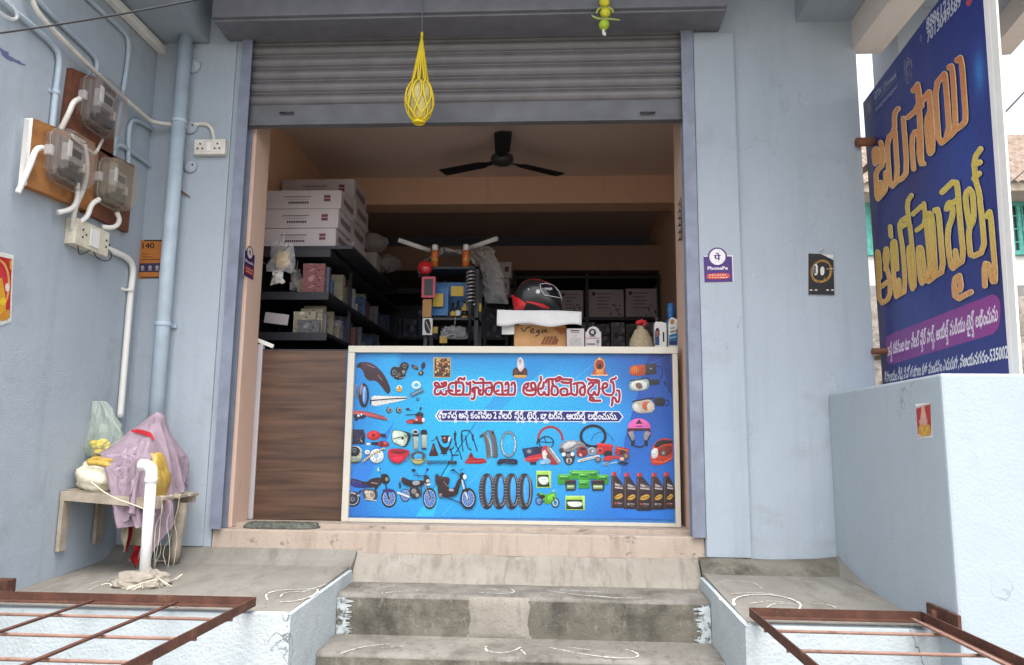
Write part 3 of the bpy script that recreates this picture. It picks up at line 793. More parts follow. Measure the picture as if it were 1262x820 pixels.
conduit('wall_conduit', [(100, -10), (125, 14), (150, 36), (160, 50), (155, 95), (148, 130), (140, 185)], .013, M['pipe'], 'blue conduit with a tall bend, third along towards the tube fitting', 'conduit', 'conduits on the side wall', [(148, 122)])
conduit('bent_pipe', [(158, 205), (158, 165), (161, 150), (168, 148), (180, 154), (192, 162)], .013, M['pipe'], 'short hooked blue pipe stub, higher of two by the drain pipe', 'pipe', 'hooked pipe stubs')
conduit('bent_pipe', [(139, 195), (142, 181), (149, 178), (165, 190), (180, 200), (187, 206)], .013, M['pipe'], 'short hooked blue pipe stub, lower of two by the drain pipe', 'pipe', 'hooked pipe stubs')
# cream cable conduit that runs on round the drain pipe to the socket
P = [W(38, -6, .05), W(45, 14, .05), W(62, 34, .05), W(120, 92, .05), W(178, 143, .05), W(190, 152, .06)]
P += [Vector((-2.30, -.05, at(205, 155, 'y', -.05).z)), at(226, 157, 'y', -.022), at(243, 153, 'y', -.022), at(255, 153, 'y', -.022), at(262, 160, 'y', -.022), at(264, 174, 'y', -.022)]
m = MB(); m.tube(roundpath(P), [.0125]*len(roundpath(P)), 10); tag(m.build('cable_conduit', M['cable']), 'long cream flexible conduit slanting down to the white wall socket', 'conduit')
# tube light batten on the same wall
t = thing('tube_light_batten', 'unlit white tube light batten fixed high on the side wall', 'tube light', W(172, 35, 0))
A, B = W(132, -6, .03), W(206, 68, .03)
m = MB(); m.bar(A, B, .05, .05, bev=.006); m.build('batten_body', M['white_pl'], t)
m = MB(); m.bar(B+Vector((.0, .0, 0)), B+Vector((0, .03, 0)), .055, .055); m.build('end_cap', M['cable'], t)

# drain pipe in the corner
dp = thing('drain_pipe', 'tall blue painted drain pipe standing in the corner', 'pipe', (-2.33, -.09, -.18))
m = MB(); m.tube([(-2.335, -.085, -.17), (-2.335, -.085, 3.03)], .042, 18); m.build('pipe_run', M['pipe'], dp)
for py in (150, 400):
    z = at(205, py, 'y', -.085).z; m = MB(); m.lathe([(.044, -.014), (.047, -.010), (.047, .010), (.044, .014)], (-2.335, -.085, z), 18); m.box(-2.39, -2.28, -.03, -.012, z-.012, z+.012); m.build('pipe_clip', M['pipe'], dp)
m = MB(); z = at(210, 235, 'y', -.085).z; m.prism([(-2.43+.035, z), (-2.335, z+.02), (-2.26, z-.02), (-2.335, z+.035)], 'y', -.03, -.012); m.build('wooden_wedge', M['darkwood'], dp)

# meters
def board(name, quad, mat, label, thick, parts_edge=None):
    """plywood board screwed on the wall, corners given in photograph pixels"""
    ob = thing(name, label, 'meter board', W(*quad[3], .01), 'meter boards')
    m = MB(); P = [W(x, y, 0) for x, y in quad]
    fr = [Vector((WX+thick, p.y, p.z)) for p in P]; bk = [Vector((WX+.001, p.y, p.z)) for p in P]
    a = [m.bm.verts.new(p) for p in fr]; b = [m.bm.verts.new(p) for p in bk]
    for i in range(4): m._face([a[i], a[(i+1) % 4], b[(i+1) % 4], b[i]])
    m._face(a); m._face(b[::-1]); m.build('board', mat, ob); return ob
b1 = board('meter_board', [(82, 84), (137, 108), (133, 196), (72, 158)], M['darkwood'], 'dark brown meter board, highest of the three', .03)
b3 = board('meter_board', [(108, 178), (160, 205), (152, 287), (98, 262)], M['darkwood'], 'dark brown meter board above the switch box, furthest in', .03)
b2 = board('meter_board', [(30, 146), (108, 176), (104, 262), (22, 229)], M['wood'], 'orange plywood meter board with a white front edge', .045)
m = MB(); P = [W(30, 146, .0456), W(36, 148, .0456), W(28, 232, .0456), W(22, 229, .0456)]; m.quad(*P)
P0 = [W(30, 146, .0), W(22, 229, .0)]; m.quad(Vector((WX+.0456, P0[0].y-.002, P0[0].z)), Vector((WX+.0456, P0[1].y-.002, P0[1].z)), Vector((WX+.002, P0[1].y-.002, P0[1].z)), Vector((WX+.002, P0[0].y-.002, P0[0].z)))
m.build('white_edge', M['white_paper'], b2)
def meter(cx, cy, wy, hz, base, cover, label, tilt=0):
    c = W(cx, cy, base); x0 = c.x; wy *= .92; hz *= .92
    ob = thing('electricity_meter', label, 'electricity meter', (x0, c.y, c.z-hz/2), 'electricity meters')
    m = MB(); m.box(x0, x0+.045, c.y-wy*.38, c.y+wy*.38, c.z-hz*.42, c.z+hz*.42, .01); m.build('base', M['meter_base'], ob)
    m = MB(); m.box(x0+.045, x0+.085, c.y-wy*.26, c.y+wy*.26, c.z-hz*.08, c.z+hz*.28, .006); m.build('dial_box', M['meter_dial'], ob)
    m = MB(); m.box(x0+.0855, x0+.0865, c.y-wy*.14, c.y+wy*.16, c.z+hz*.05, c.z+hz*.20); m.build('display', M['black'], ob)
    m = MB(); m.box(x0+.0855, x0+.087, c.y-wy*.30, c.y-wy*.17, c.z+hz*.0, c.z+hz*.32); m.build('label_strip', M['white_paper'], ob)
    m = MB(); m.box(x0+.045, x0+.075, c.y-wy*.32, c.y+wy*.32, c.z-hz*.36, c.z-hz*.20, .006); m.build('terminal_block', M['black'], ob)
    # clear octagonal cover
    m = MB(); ch = .28
    def octo(s, x):
        a, b = wy/2*s, hz/2*s; k = ch*min(a, b)*1.3
        return [Vector((x, c.y+p[0], c.z+p[1])) for p in ((-a, -b+k), (-a, b-k), (-a+k, b), (a-k, b), (a, b-k), (a, -b+k), (a-k, -b), (-a+k, -b))]
    R = [[m.bm.verts.new(p) for p in octo(s, x)] for s, x in ((1.06, x0+.004), (1.05, x0+.09), (.93, x0+.125))]
    for A_, B_ in zip(R, R[1:]):
        for i in range(8): m._face([A_[i], A_[(i+1) % 8], B_[(i+1) % 8], B_[i]])
    m._face(R[-1]); m.build('clear_cover', cover, ob)
    m = MB(); a = octo(1.075, x0+.03); m.tube(a, .005, 6, closed=True); m.build('cover_seam', cover, ob)
    for s in (1, -1):
        m = MB(); yy = c.y+s*wy*.53; m.box(x0+.01, x0+.05, yy-.012, yy+.012, c.z-.02, c.z+.03, .004); m.build('seal_lug', M['cream_pl'] if s > 0 else M['film'], ob)
    return ob
meter(114, 132, .27, .30, .031, M['meter_cover'], 'electricity meter under grey clear cover, highest of three')
meter(74, 198, .26, .28, .047, M['meter_cover'], 'electricity meter with white label strip on the orange plywood board')
meter(131, 228, .25, .27, .031, M['meter_cover_y'], 'electricity meter with yellowed cover, nearest the drain pipe')
# looping white leads below each meter
for k, (px, lab) in enumerate(((([ (98, 122), (90, 126), (85, 140), (84, 160)]), 'white lead looping beside the highest meter'), ([(52, 182), (44, 184), (37, 205), (32, 238)], 'white lead looping left of the labelled meter'),
          ([(95, 225), (96, 245), (90, 258), (80, 262)], 'white lead hanging below the labelled meter'), ([(104, 178), (108, 205), (104, 232), (92, 255), (98, 284)], 'cream lead running down between the two lower meters'),
          ([(122, 246), (112, 252), (108, 268), (102, 277)], 'white lead looping left below the yellowed meter'), ([(144, 262), (148, 272), (142, 281), (134, 280)], 'white lead looping right below the yellowed meter'),
          ([(104, 176), (80, 162), (112, 188), (118, 190), (135, 172)], 'cream flat lead crossing under the highest meter'))):
    P = [W(x, y, .075) for x, y in px]; P[-1].x = WX+.035
    m = MB(); m.tube(roundpath(P, 2), .0135 if k != 6 else .008, 10); tag(m.build('meter_lead', M['white_pl'] if k in (1, 2, 4, 5) else M['cable']), lab, 'cable', 'meter leads')

# switch box under the meters with its white pipe
sb = thing('switch_box', 'yellowed switch and socket box below the meters', 'switch box', W(100, 302, .03))
P = [W(79, 277, 0), W(122, 287, 0), W(121, 308, 0), W(78, 300, 0)]
y0, y1 = P[3].y, P[2].y; z0 = min(P[2].z, P[3].z); z1 = max(P[0].z, P[1].z)
m = MB(); m.box(WX+.001, WX+.06, y0, y1, z0, z1, .005); m.build('box', M['cream_pl'], sb)
m = MB(); m.box(WX+.061, WX+.066, y0+.12, y0+.20, z0+.02, z1-.02, .002); m.build('switch', M['white_pl'], sb)
m = MB()
for dy, dz in ((.06, .02), (.06, -.02), (.09, 0), (.27, .018), (.27, -.018), (.30, 0)): m.lathe([(.006, 0), (.006, .003)], (WX+.060, y0+dy, (z0+z1)/2+dz), 8, (1, 0, 0))
m.build('socket_hole', M['black'], sb)
P = [W(96, 303, .045), W(97, 316, .05), W(112, 308, .05), W(128, 305, .05), W(138, 311, .05), W(136, 322, .05), W(122, 321, .05), W(114, 310, .05), W(118, 304, .045)]
m = MB(); m.tube(roundpath(P, 2), .003, 6); tag(m.build('loose_wire', M['wire']), 'thin black wire looping below the switch box', 'wire')
wp = thing('white_conduit', 'white plastic pipe running down from the switch box', 'pipe', W(150, 505, .02))
P = [W(120, 302, .025), W(140, 310, .025), W(158, 318, .025), W(165, 330, .025), W(161, 360, .025), W(156, 420, .025), W(148, 515, .025)]
m = MB(); m.tube(roundpath(P, 2), .018, 14); m.build('pipe_run', M['white_pl'], wp)
c = W(160, 358, .025); m = MB(); m.lathe([(.019, -.008), (.024, -.006), (.024, .006), (.019, .008)], c, 14); m.box(WX+.001, WX+.006, c.y-.05, c.y+.05, c.z-.008, c.z+.008); m.build('clip', M['white_pl'], wp)

# facade odds and ends
ws = thing('wall_socket', 'small cream socket box beside the drain pipe', 'socket', at(260, 191, 'y', -.03))
a, b = at(241, 173, 'y', -.04), at(278, 191, 'y', -.04)
m = MB(); m.box(a.x, b.x, -.055, -.015, b.z, a.z, .005); m.build('box', M['cable'], ws)
m = MB()
for fx in (.2, .75):
    for dx, dz in ((0, .018), (-.015, -.012), (.015, -.012)): m.lathe([(.006, 0), (.006, .003)], (a.x+(b.x-a.x)*fx+dx, -.055, (a.z+b.z)/2+dz), 8, (0, -1, 0))
m.build('socket_hole', M['dark'], ws)
m = MB(); m.box(a.x+(b.x-a.x)*.42, a.x+(b.x-a.x)*.55, -.060, -.0555, b.z+.02, a.z-.02); m.build('switch', M['white_pl'], ws)
for k, (px, py, r, lab) in enumerate(((238, 82, .050, 'round painted junction plate, highest on the corner strip'), (235, 157, .048, 'round painted junction plate behind the cable'), (235, 206, .042, 'round painted junction plate, lowest on the corner strip'))):
    p = at(px, py, 'y', -.018); m = MB(); m.lathe([(r, 0), (r*.97, .012), (r*.80, .019), (0, .022)], (p.x, -.014, p.z), 24, (0, -1, 0))
    o = m.build('junction_plate', M['wall']); tag(o, lab, 'junction box', 'junction plates')
    s = MB(); s.lathe([(.006, 0), (.005, .004), (0, .005)], (p.x+.02, -.036, p.z+.008), 8, (0, -1, 0)); s.build('screw', M['dark'] if k else M['white_pl'], o)

# black cable strung across the porch
A, B = at(-60, 49, 'y', -1.6), at(262, -4, 'y', -1.6)
P = [A.lerp(B, i/16)+Vector((0, 0, -.012*math.sin(math.pi*i/16))) for i in range(17)]
m = MB(); m.tube(P, .0042, 8); tag(m.build('overhead_cable', M['wire']), 'black cable strung across the top left corner', 'cable')
p = W(2, 5, .05)
m = MB(); m.tube([p+Vector((0, .10*math.cos(a), .045*math.sin(a))) for a in [2*math.pi*i/20 for i in range(20)]], .008, 8, closed=True); tag(m.build('cable_ring', M['film']), 'clear ring of cable hooked at the top left', 'cable')
# stays and wires at far right
for (x0, y0_, x1, y1_, r, lab, mt, Y) in ((1243, 40, 1222, 95, .012, 'grey steel stay hanging from the overhang', 'guide', .3), (1262, 114, 1226, 152, .010, 'thin slanting wire in front of the sky', 'wire', 3.0), (1275, 200, 1228, 240, .008, 'thin wire crossing the tiled roof', 'wire', 5.0)):
    p_, q_ = at(x0, y0_, 'y', Y), at(x1, y1_, 'y', Y); ex = (p_-q_)*(.25 if Y < 1 else 3.0); m = MB(); m.tube([p_+ex+Vector((0, ex.length*.25, 0)), p_, q_, q_-(p_-q_)*(1.0 if Y < 1 else 3.0)], r, 6); tag(m.build('stay_wire', M[mt]), lab, 'wire')

# ================================================================== paper and plastic signs on the walls
def sticker(name, label, cat, quad, to3d, n, thick=.002):
    """a thin sheet fixed to a wall, returned as a thing with an Art drawing on it"""
    P = [to3d(x, y) for x, y in quad]; n = Vector(n)
    o = thing(name, label, cat, P[3])
    m = MB(); a = [m.bm.verts.new(p+n*.0005) for p in P]; b = [m.bm.verts.new(p+n*thick) for p in P]
    k = len(P)
    for i in range(k): m._face([a[i], a[(i+1) % k], b[(i+1) % k], b[i]])
    m._face(b); m._face(a[::-1]); m.build('sheet', M['white_paper'], o)
    A = Art(to3d, n); A.base = thick; return o, A
fac = lambda y: (lambda px, py: at(px, py, 'y', y))

# payment sign right of the door
def paysign(label, ox, oy, s, to3d, n, quad, wx=1.0, cat='sign'):
    o, A = sticker('payment_sign', label, cat, quad, to3d, n)
    A.crop(ox, oy, s)
    return o, A
o, A = sticker('payment_sign', 'purple payment sign with round white emblem on the right pillar', 'sign', [(867.5, 316), (903, 315), (904, 348), (868.5, 349)], fac(-.022), (0, -1, 0))
A.crop(840, 230, 4.314)
A.poly([(116, 374), (267, 372), (272, 508), (122, 512)], '4a2a78'); A.ell(190, 375, 52, 50, '4a2a78'); A.ell(190, 375, 43, 43, 'efeaf0')
A.text('पे', (172, 392), (209, 392), 30, '3c2266', .03); A.text('PhonePe', (138, 444), (246, 443), 18, 'f2eef6', .03)
A.poly([(140, 464), (248, 460), (258, 476), (250, 492), (140, 495), (130, 480)], 'd2503c', 1)
for yy in (472, 485):
    x = 146
    while x < 238: A.rect(x, yy-2.5, x+random.choice((5, 8, 11)), yy+2, 'f0d8d0'); x += random.choice((13, 15))
A.build('printed_face', M['print_matt'], o)
# the same kind of sign on the left jamb reveal: it faces into the opening
jx = -1.9045; tj = lambda px, py: at(px, py, 'x', jx)
c0 = at(307, 323, 'x', jx)
o = thing('payment_sign', 'purple payment sign stuck on the left door jamb', 'sign', c0)
def tj(px, py):       # pixel scale of a sheet on the reveal, 150 mm wide
    return Vector((jx, c0.y+(px-307)/20*.155, c0.z-(py-323)/40*.20))
m = MB(); m.box(jx, jx+.0015, c0.y-.077, c0.y+.077, c0.z-.10, c0.z+.06); m.build('sheet', M['white_paper'], o)
A = Art(tj, (1, 0, 0)); A.base = .0015
A.rect(297, 311, 317, 343, '372458'); A.ell(307, 311.5, 6.3, 8.6, '2a1c40'); A.ell(307, 311.5, 5.0, 7.0, 'e6e0e0')
A.text('पे', (304.6, 314.5), (309.4, 314.5), 5.2, '241a38', .03); A.text('PhonePe', (299, 325.5), (315, 325.5), 3.6, 'e8e0ee', .03)
A.rect(299, 329.5, 315, 339, 'a8322e')
for yy in (332.5, 336): A.line([(301, yy), (313, yy)], .9, 'd8b0a8')
A.build('printed_face', M['print_matt'], o)
# small dark marking on the right jamb
jr = .7845; m = MB()
A = Art(lambda px, py: Vector((jr, .16+(px-832)*.02, at(838, py, 'x', jr).z)), (-1, 0, 0)); A.k = 3
for i in range(6):
    y = 247+i*9
    A.line([(834, y), (840, y+2), (836, y+5)], 1.6, '30241f'); A.line([(833, y+4), (835, y+8)], 1.4, '30241f')
ob = A.build('jamb_lettering', M['print_matt']); tag(ob, 'small dark hand lettering down the right door jamb', 'lettering')

# black product poster
o, A = sticker('product_poster', 'black poster with golden rings hanging on the right wall', 'poster', [(995.5, 313), (1026, 314.5), (1027.5, 364), (995.5, 363)], fac(-.004), (0, -1, 0), .004)
A.crop(840, 230, 4.314)
A.poly([(672, 357), (805, 363), (811, 578), (672, 574)], '1b1a1e'); A.poly([(740, 360), (805, 363), (806, 392)], 'd8d8d8')
for rx, ry, c_, w_ in ((56, 62, '8a6428', 3), (50, 55, 'c89a48', 3), (58, 50, '6e4e20', 2), (46, 60, 'e0b868', 2)):
    A.ring(742, 452, rx, ry, w_, c_, rot=random.randint(0, 60))
A.poly([(700, 418), (722, 412), (724, 470), (702, 476)], 'd8d4cc', 1); A.poly([(735, 430), (757, 426), (758, 470), (737, 476)], 'e0ddd6', 1)
A.poly([(702, 425), (712, 422), (712, 462), (703, 466)], '394a74'); A.line([(770, 440), (803, 438)], 3, 'e6c890')
A.ring(726, 480, 34, 30, 3, 'b88840', a0=10, a1=190); A.ring(750, 470, 40, 36, 2, 'd8a850', a0=-30, a1=120)
for x0 in (680, 706, 768, 794): A.rect(x0, 548, x0+13, 556, 'cfcac4')
A.build('printed_face', M['print_matt'], o)
p = at(1010, 311, 'y', -.004); m = MB(); m.tube([p, p+Vector((0, -.012, .012)), p+Vector((.012, -.012, .02)), p+Vector((.02, -.004, .01))], .0025, 6); m.build('hook', M['silver'], o)

# orange house number plate on the side wall
o, A = sticker('number_plate', 'orange plate reading 140 in the corner behind the drain pipe', 'sign', [(174.5, 296), (201, 296), (199, 342), (171, 344)], lambda x, y: at(x, y, 'y', -.001-.0), (0, -1, 0), .004)
o.location.y -= .0
A.crop(0, 200, 3.728)
A.poly([(650, 358), (749, 358), (742, 530), (637, 537)], 'c0762f')
A.poly([(644, 466), (745, 464), (743, 506), (640, 506)], '3a2f52'); A.text('140', (657, 398), (712, 396), 26, '2e211c', .03)
A.rect(664, 358, 748, 364, '3a2820'); A.rect(650, 528, 738, 533, '3a2820')
for yy in (424, 436): A.line([(656, yy), (684 if yy < 430 else 700, yy)], 3, '7a4a22')
A.line([(652, 450), (738, 447)], 3, '5a3a22')
for xx in (657, 692, 724): A.ell(xx, 484, 8, 8, 'b8a4a8'); A.rect(xx-8, 494, xx+8, 498, 'c0b0b0')
A.build('printed_face', M['print_matt'], o)

# bright religious print at the far left: red and yellow oval
o, A = sticker('wall_print', 'red and yellow devotional print on the side wall, cut by the left edge', 'print', [(-22, 306), (16, 315), (13, 396), (-22, 404)], lambda x, y: at(x, y, 'x', WX), (1, 0, 0), .003)
A.crop(0, 200, 3.728)
A.poly([(-60, 400), (58, 432), (46, 735), (-60, 770)], 'dcdcd6'); A.poly([(-60, 420), (52, 446), (42, 715), (-60, 745)], 'b8222a')
A.ring(-8, 560, 46, 108, 10, 'd8a050'); A.ell(-8, 570, 40, 90, 'c83038'); A.poly([(-40, 620), (0, 500), (26, 640), (20, 700), (-40, 720)], 'd9a028', 1)
A.ell(10, 640, 14, 18, 'e8c828'); A.poly([(0, 690), (44, 672), (42, 720), (-10, 735)], 'c88a30', 1); A.ell(30, 575, 10, 20, 'e8d8d0'); A.poly([(40, 452), (52, 452), (50, 500), (42, 490)], 'd8b048')
A.build('printed_face', M['print_matt'], o)
# devotional sticker on the parapet
o, A = sticker('parapet_sticker', 'small faded red and gold devotional sticker on the parapet', 'sticker', [(1128.5, 498), (1147, 496.5), (1149.5, 539), (1131.5, 541.5)], lambda x, y: at(x, y, 'x', 1.552), (-1, 0, 0), .0015)
A.crop(1000, 440, 4.1)
A.poly([(528, 252), (604, 232), (612, 400), (540, 414)], 'c9b8ae'); A.poly([(531, 262), (603, 240), (608, 375), (540, 392)], 'b02f2a')
A.poly([(545, 400), (543, 350), (565, 330), (596, 340), (607, 360), (606, 398)], 'c89838', 1); A.poly([(552, 345), (556, 275), (566, 250), (578, 275), (590, 340)], 'd6a890', 1)
A.ell(567, 262, 8, 12, 'd8b098'); A.poly([(545, 320), (570, 300), (592, 318), (585, 345), (552, 345)], 'cfa090', 1); A.line([(558, 352), (575, 400), (592, 352)], 5, 'e0c050')
A.build('printed_face', M['print_matt'], o)

# ================================================================== things hanging in front of the hood
hb = thing('net_bag', 'yellow net bag holding an ash gourd under the shutter hood', 'net bag', at(517, 153, 'y', -.29))
HYY = -.29
top = at(520, 44, 'y', HYY); gc = at(517, 124, 'y', HYY); gr, gh = .080, .132
m = MB(); m.tube([at(521, -6, 'y', HYY), top], .003, 6); m.build('string', M['slate'], hb)
m = MB(); m.tube([top+Vector((0, 0, -.01)), top+Vector((.0, 0, .02))], .008, 6); m.build('knot', M['net'], hb)
gd = MB(); gd.ell((gc.x, gc.y, gc.z), (gr*.93, gr*.93, gh*.97), 24, 18, .012)
go = gd.build('ash_gourd', M['gourd']); tag(go, 'mottled yellowish ash gourd inside the net bag', 'gourd')
m = MB()
for k in range(16):
    a = 2*math.pi*k/16+.2; sgn = 1 if k % 2 else -1; P = []
    P.append(top)
    P.append(Vector((gc.x+.045*math.cos(a), gc.y+.045*math.sin(a), gc.z+gh*.95)))
    for i in range(1, 10):
        t = i/9; ph = math.radians(70-160*t); aa = a+sgn*.55*math.sin(t*math.pi*1.5)
        P.append(Vector((gc.x+(gr+.004)*math.cos(ph)*math.cos(aa), gc.y+(gr+.004)*math.cos(ph)*math.sin(aa), gc.z+(gh+.004)*math.sin(ph))))
    m.tube(roundpath(P, 1), .0045, 6)
P = [Vector((gc.x+.03*math.cos(t), gc.y+.03*math.sin(t), gc.z-gh-.004)) for t in [2*math.pi*i/12 for i in range(12)]]
m.tube(P, .007, 6, closed=True); m.build('netting', M['net'], hb)
m = MB(); m.tube([gc+Vector((0, 0, gh*.95)), gc+Vector((-.01, -.01, gh+.03)), gc+Vector((-.04, -.02, gh+.04))], .006, 6); m.build('stalk', M['palewood'], go)
LY = -.29
lc = thing('lime_charm', 'string of limes and green chillies hanging at the hood', 'charm', at(743, 44, 'y', LY))
m = MB(); m.tube([at(743, -8, 'y', LY), at(743, 43, 'y', LY)], .002, 6); m.build('thread', M['white_paper'], lc)
for px, py, mt in ((745, 3, 'lime_y'), (746, 16, 'lime_y'), (744.5, 31, 'lime')):
    c = at(px, py, 'y', LY); m = MB(); m.ell(c, (.031, .031, .030), 18, 14, .006); m.lathe([(.004, .029), (.002, .034), (0, .036)], c, 8, (.3, 0, -1)); m.build('lime', M[mt], lc)
for pts in ([(729, 19), (733, 22), (742, 24), (752, 23.5), (764, 25)], [(735, 17), (737, 11), (742, 9.5)], [(748, 9), (754, 11), (756, 16)]):
    P = [at(x, y, 'y', LY-.012) for x, y in pts]; n_ = len(roundpath(P, 2)); m = MB(); m.tube(roundpath(P, 2), [.006*math.sin(math.pi*(.12+.8*i/(n_-1)))+.0015 for i in range(n_)], 8); m.build('chilli', M['chilli'], lc)
m = MB(); a = at(743.5, 37, 'y', LY); m.ell(a+Vector((0, 0, -.012)), (.008, .008, .022), 10, 8); m.ell(a+Vector((.010, 0, -.026)), (.006, .006, .014), 8, 6); m.build('camphor', M['white_paper'], lc)

# smear of violet ink on the side wall
I = Art(lambda x, y: W(x, y), (1, 0, 0)); I.k = 6
for (x0, y0, x1, y1, w_) in ((0, 61, 9, 66, 4), (4, 66, 14, 73, 5), (10, 70, 24, 77, 3.5), (18, 75, 30, 80, 2)): I.line([(x0, y0), ((x0+x1)/2, (y0+y1)/2+1), (x1, y1)], w_, '6a719c', smooth=1)
I.build('ink_smear', M['print_matt'], side)
# ================================================================== the shop counter and its printed front
CY = .30
ct = lambda px, py: at(px, py, 'y', CY)
tl, tr, br, bl = ct(430, 427), ct(834, 429), ct(832.5, 642), ct(422, 636.5)
counter = thing('shop_counter', 'white framed counter with a blue printed front showing motorcycle parts', 'counter', ((tl.x+tr.x)/2, CY, .022))
X0, X1, Z0, Z1 = bl.x, tr.x, .024, tl.z
fw = .042
m = MB()
m.box(X0, X1, CY-.03, CY+.025, Z1-fw, Z1, .003); m.box(X0, X0+fw, CY-.029, CY+.024, Z0, Z1-fw-.001, .003); m.box(X1-fw*.75, X1, CY-.029, CY+.024, Z0, Z1-fw-.001, .003)
m.box(X0+fw, X1-fw*.75, CY-.028, CY+.023, Z0, Z0+.022, .003)
m.build('frame', M['frame'], counter)
m = MB(); m.box(X0+.003, X1-.003, CY+.026, CY+.56, Z1-.03, Z1-.002, .003); m.build('counter_top', M['white_pl'], counter)
m = MB(); m.box(X0+.01, X0+.03, CY+.03, CY+.54, Z0, Z1-.032); m.box(X1-.03, X1-.01, CY+.03, CY+.54, Z0, Z1-.032); m.build('side_panel', M['white_pl'], counter)
m = MB(); m.box(X0+.035, X1-.025, CY+.004, CY+.012, Z0+.015, Z1-.035); m.build('backing_sheet', M['blue_pl'], counter)

A = Art(ct, (0, -1, 0)); A.step = .0001
def mixc(a, b, t): t = max(0, min(1, t)); return [a[i]*(1-t)+b[i]*t for i in range(3)]
def hx(h): return [int(h[i:i+2], 16) for i in (0, 2, 4)]
def cbg(u, v):
    c = hx('22b2e6')
    dx, dy = (u-.40)/.55, (v-.30)/.95
    r = math.sqrt(dx*dx+dy*dy)
    c = mixc(c, hx('2a8fe0'), (r-.25)*1.3); c = mixc(c, hx('1f55b4'), (r-.75)*1.6)
    if u < .12: c = mixc(c, hx('1c4fa8'), (.12-u)*4)
    if v < .18 and u > .15: c = mixc(c, hx('1762b8'), (.18-v)*3.2)
    k = math.hypot(u-.98, v-.12)
    c = mixc(c, hx('16307e'), (.28-k)*2.0)
    return [x for x in c]
A.bgrid([(428, 433), (831, 436), (829.5, 641), (421, 636)], cbg, 60, 30)
# darker and lighter facets of the background print
A.k = 5; A.poly([(774, 436), (800, 436), (770, 541), (758, 637), (830, 641), (831, 436)], '1b5cbc', grad=lambda p: mixc(hx('1a3f96'), hx('2377d6'), (p[1]-436)/170))
A.poly([(812, 436), (831, 436), (831, 500)], '15357f'); A.poly([(660, 436), (690, 436), (560, 560), (534, 637), (512, 637), (600, 500)], '27b4ea', grad=lambda p: mixc(hx('1c86cf'), hx('2fb6ee'), (p[1]-436)/120))
A.poly([(429, 590), (470, 540), (486, 520), (470, 560), (440, 615), (429, 630)], '2c7fd8')
A.line([(545, 636), (600, 572), (668, 500), (730, 450)], .5, '62c4f0', smooth=1); A.line([(770, 462), (830, 436)], .5, '3a78c8')
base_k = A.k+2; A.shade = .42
def motif(ox, oy, s): A.crop(ox, oy, s); A.k = base_k; return A
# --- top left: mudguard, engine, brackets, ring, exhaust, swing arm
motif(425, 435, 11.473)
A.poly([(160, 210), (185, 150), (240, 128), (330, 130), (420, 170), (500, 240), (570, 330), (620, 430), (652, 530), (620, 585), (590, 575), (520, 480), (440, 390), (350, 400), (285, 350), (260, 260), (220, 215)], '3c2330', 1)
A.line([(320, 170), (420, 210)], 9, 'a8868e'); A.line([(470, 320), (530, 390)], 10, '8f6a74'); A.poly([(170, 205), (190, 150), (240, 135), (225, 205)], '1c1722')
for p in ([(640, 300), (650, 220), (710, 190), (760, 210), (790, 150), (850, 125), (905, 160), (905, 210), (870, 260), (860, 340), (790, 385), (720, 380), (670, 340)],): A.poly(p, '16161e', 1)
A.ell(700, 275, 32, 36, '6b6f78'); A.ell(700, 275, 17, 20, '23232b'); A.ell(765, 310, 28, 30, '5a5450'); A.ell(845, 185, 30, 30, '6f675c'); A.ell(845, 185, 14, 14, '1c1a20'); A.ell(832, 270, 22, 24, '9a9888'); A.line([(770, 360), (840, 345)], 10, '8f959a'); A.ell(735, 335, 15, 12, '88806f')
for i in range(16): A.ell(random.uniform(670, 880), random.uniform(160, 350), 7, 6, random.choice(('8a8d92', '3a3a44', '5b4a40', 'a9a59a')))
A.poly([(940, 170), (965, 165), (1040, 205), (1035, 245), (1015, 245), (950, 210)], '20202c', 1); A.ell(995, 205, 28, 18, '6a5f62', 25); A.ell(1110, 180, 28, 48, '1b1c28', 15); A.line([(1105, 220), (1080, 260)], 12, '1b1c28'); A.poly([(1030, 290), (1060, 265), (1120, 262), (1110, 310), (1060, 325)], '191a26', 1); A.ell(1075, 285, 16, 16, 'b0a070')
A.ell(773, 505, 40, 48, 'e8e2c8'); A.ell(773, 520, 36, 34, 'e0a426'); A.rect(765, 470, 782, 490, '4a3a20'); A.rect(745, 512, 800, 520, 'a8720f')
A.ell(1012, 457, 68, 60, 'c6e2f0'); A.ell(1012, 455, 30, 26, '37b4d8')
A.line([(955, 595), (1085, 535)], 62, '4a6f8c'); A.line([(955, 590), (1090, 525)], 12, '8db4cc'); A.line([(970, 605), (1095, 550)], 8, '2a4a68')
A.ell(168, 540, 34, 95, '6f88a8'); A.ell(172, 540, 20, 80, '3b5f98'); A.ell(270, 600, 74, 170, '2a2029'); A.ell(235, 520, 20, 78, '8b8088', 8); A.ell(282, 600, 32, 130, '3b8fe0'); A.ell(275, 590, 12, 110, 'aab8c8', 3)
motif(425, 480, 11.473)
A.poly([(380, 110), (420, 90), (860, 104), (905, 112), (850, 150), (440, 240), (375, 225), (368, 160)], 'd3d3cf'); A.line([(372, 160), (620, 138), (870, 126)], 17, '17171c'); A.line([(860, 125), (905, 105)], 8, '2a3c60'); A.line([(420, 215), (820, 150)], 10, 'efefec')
A.rect(356, 140, 376, 215, '1a2b50'); A.ell(1030, 142, 25, 23, '14265e'); A.ell(1030, 142, 11, 10, '58b4e0')
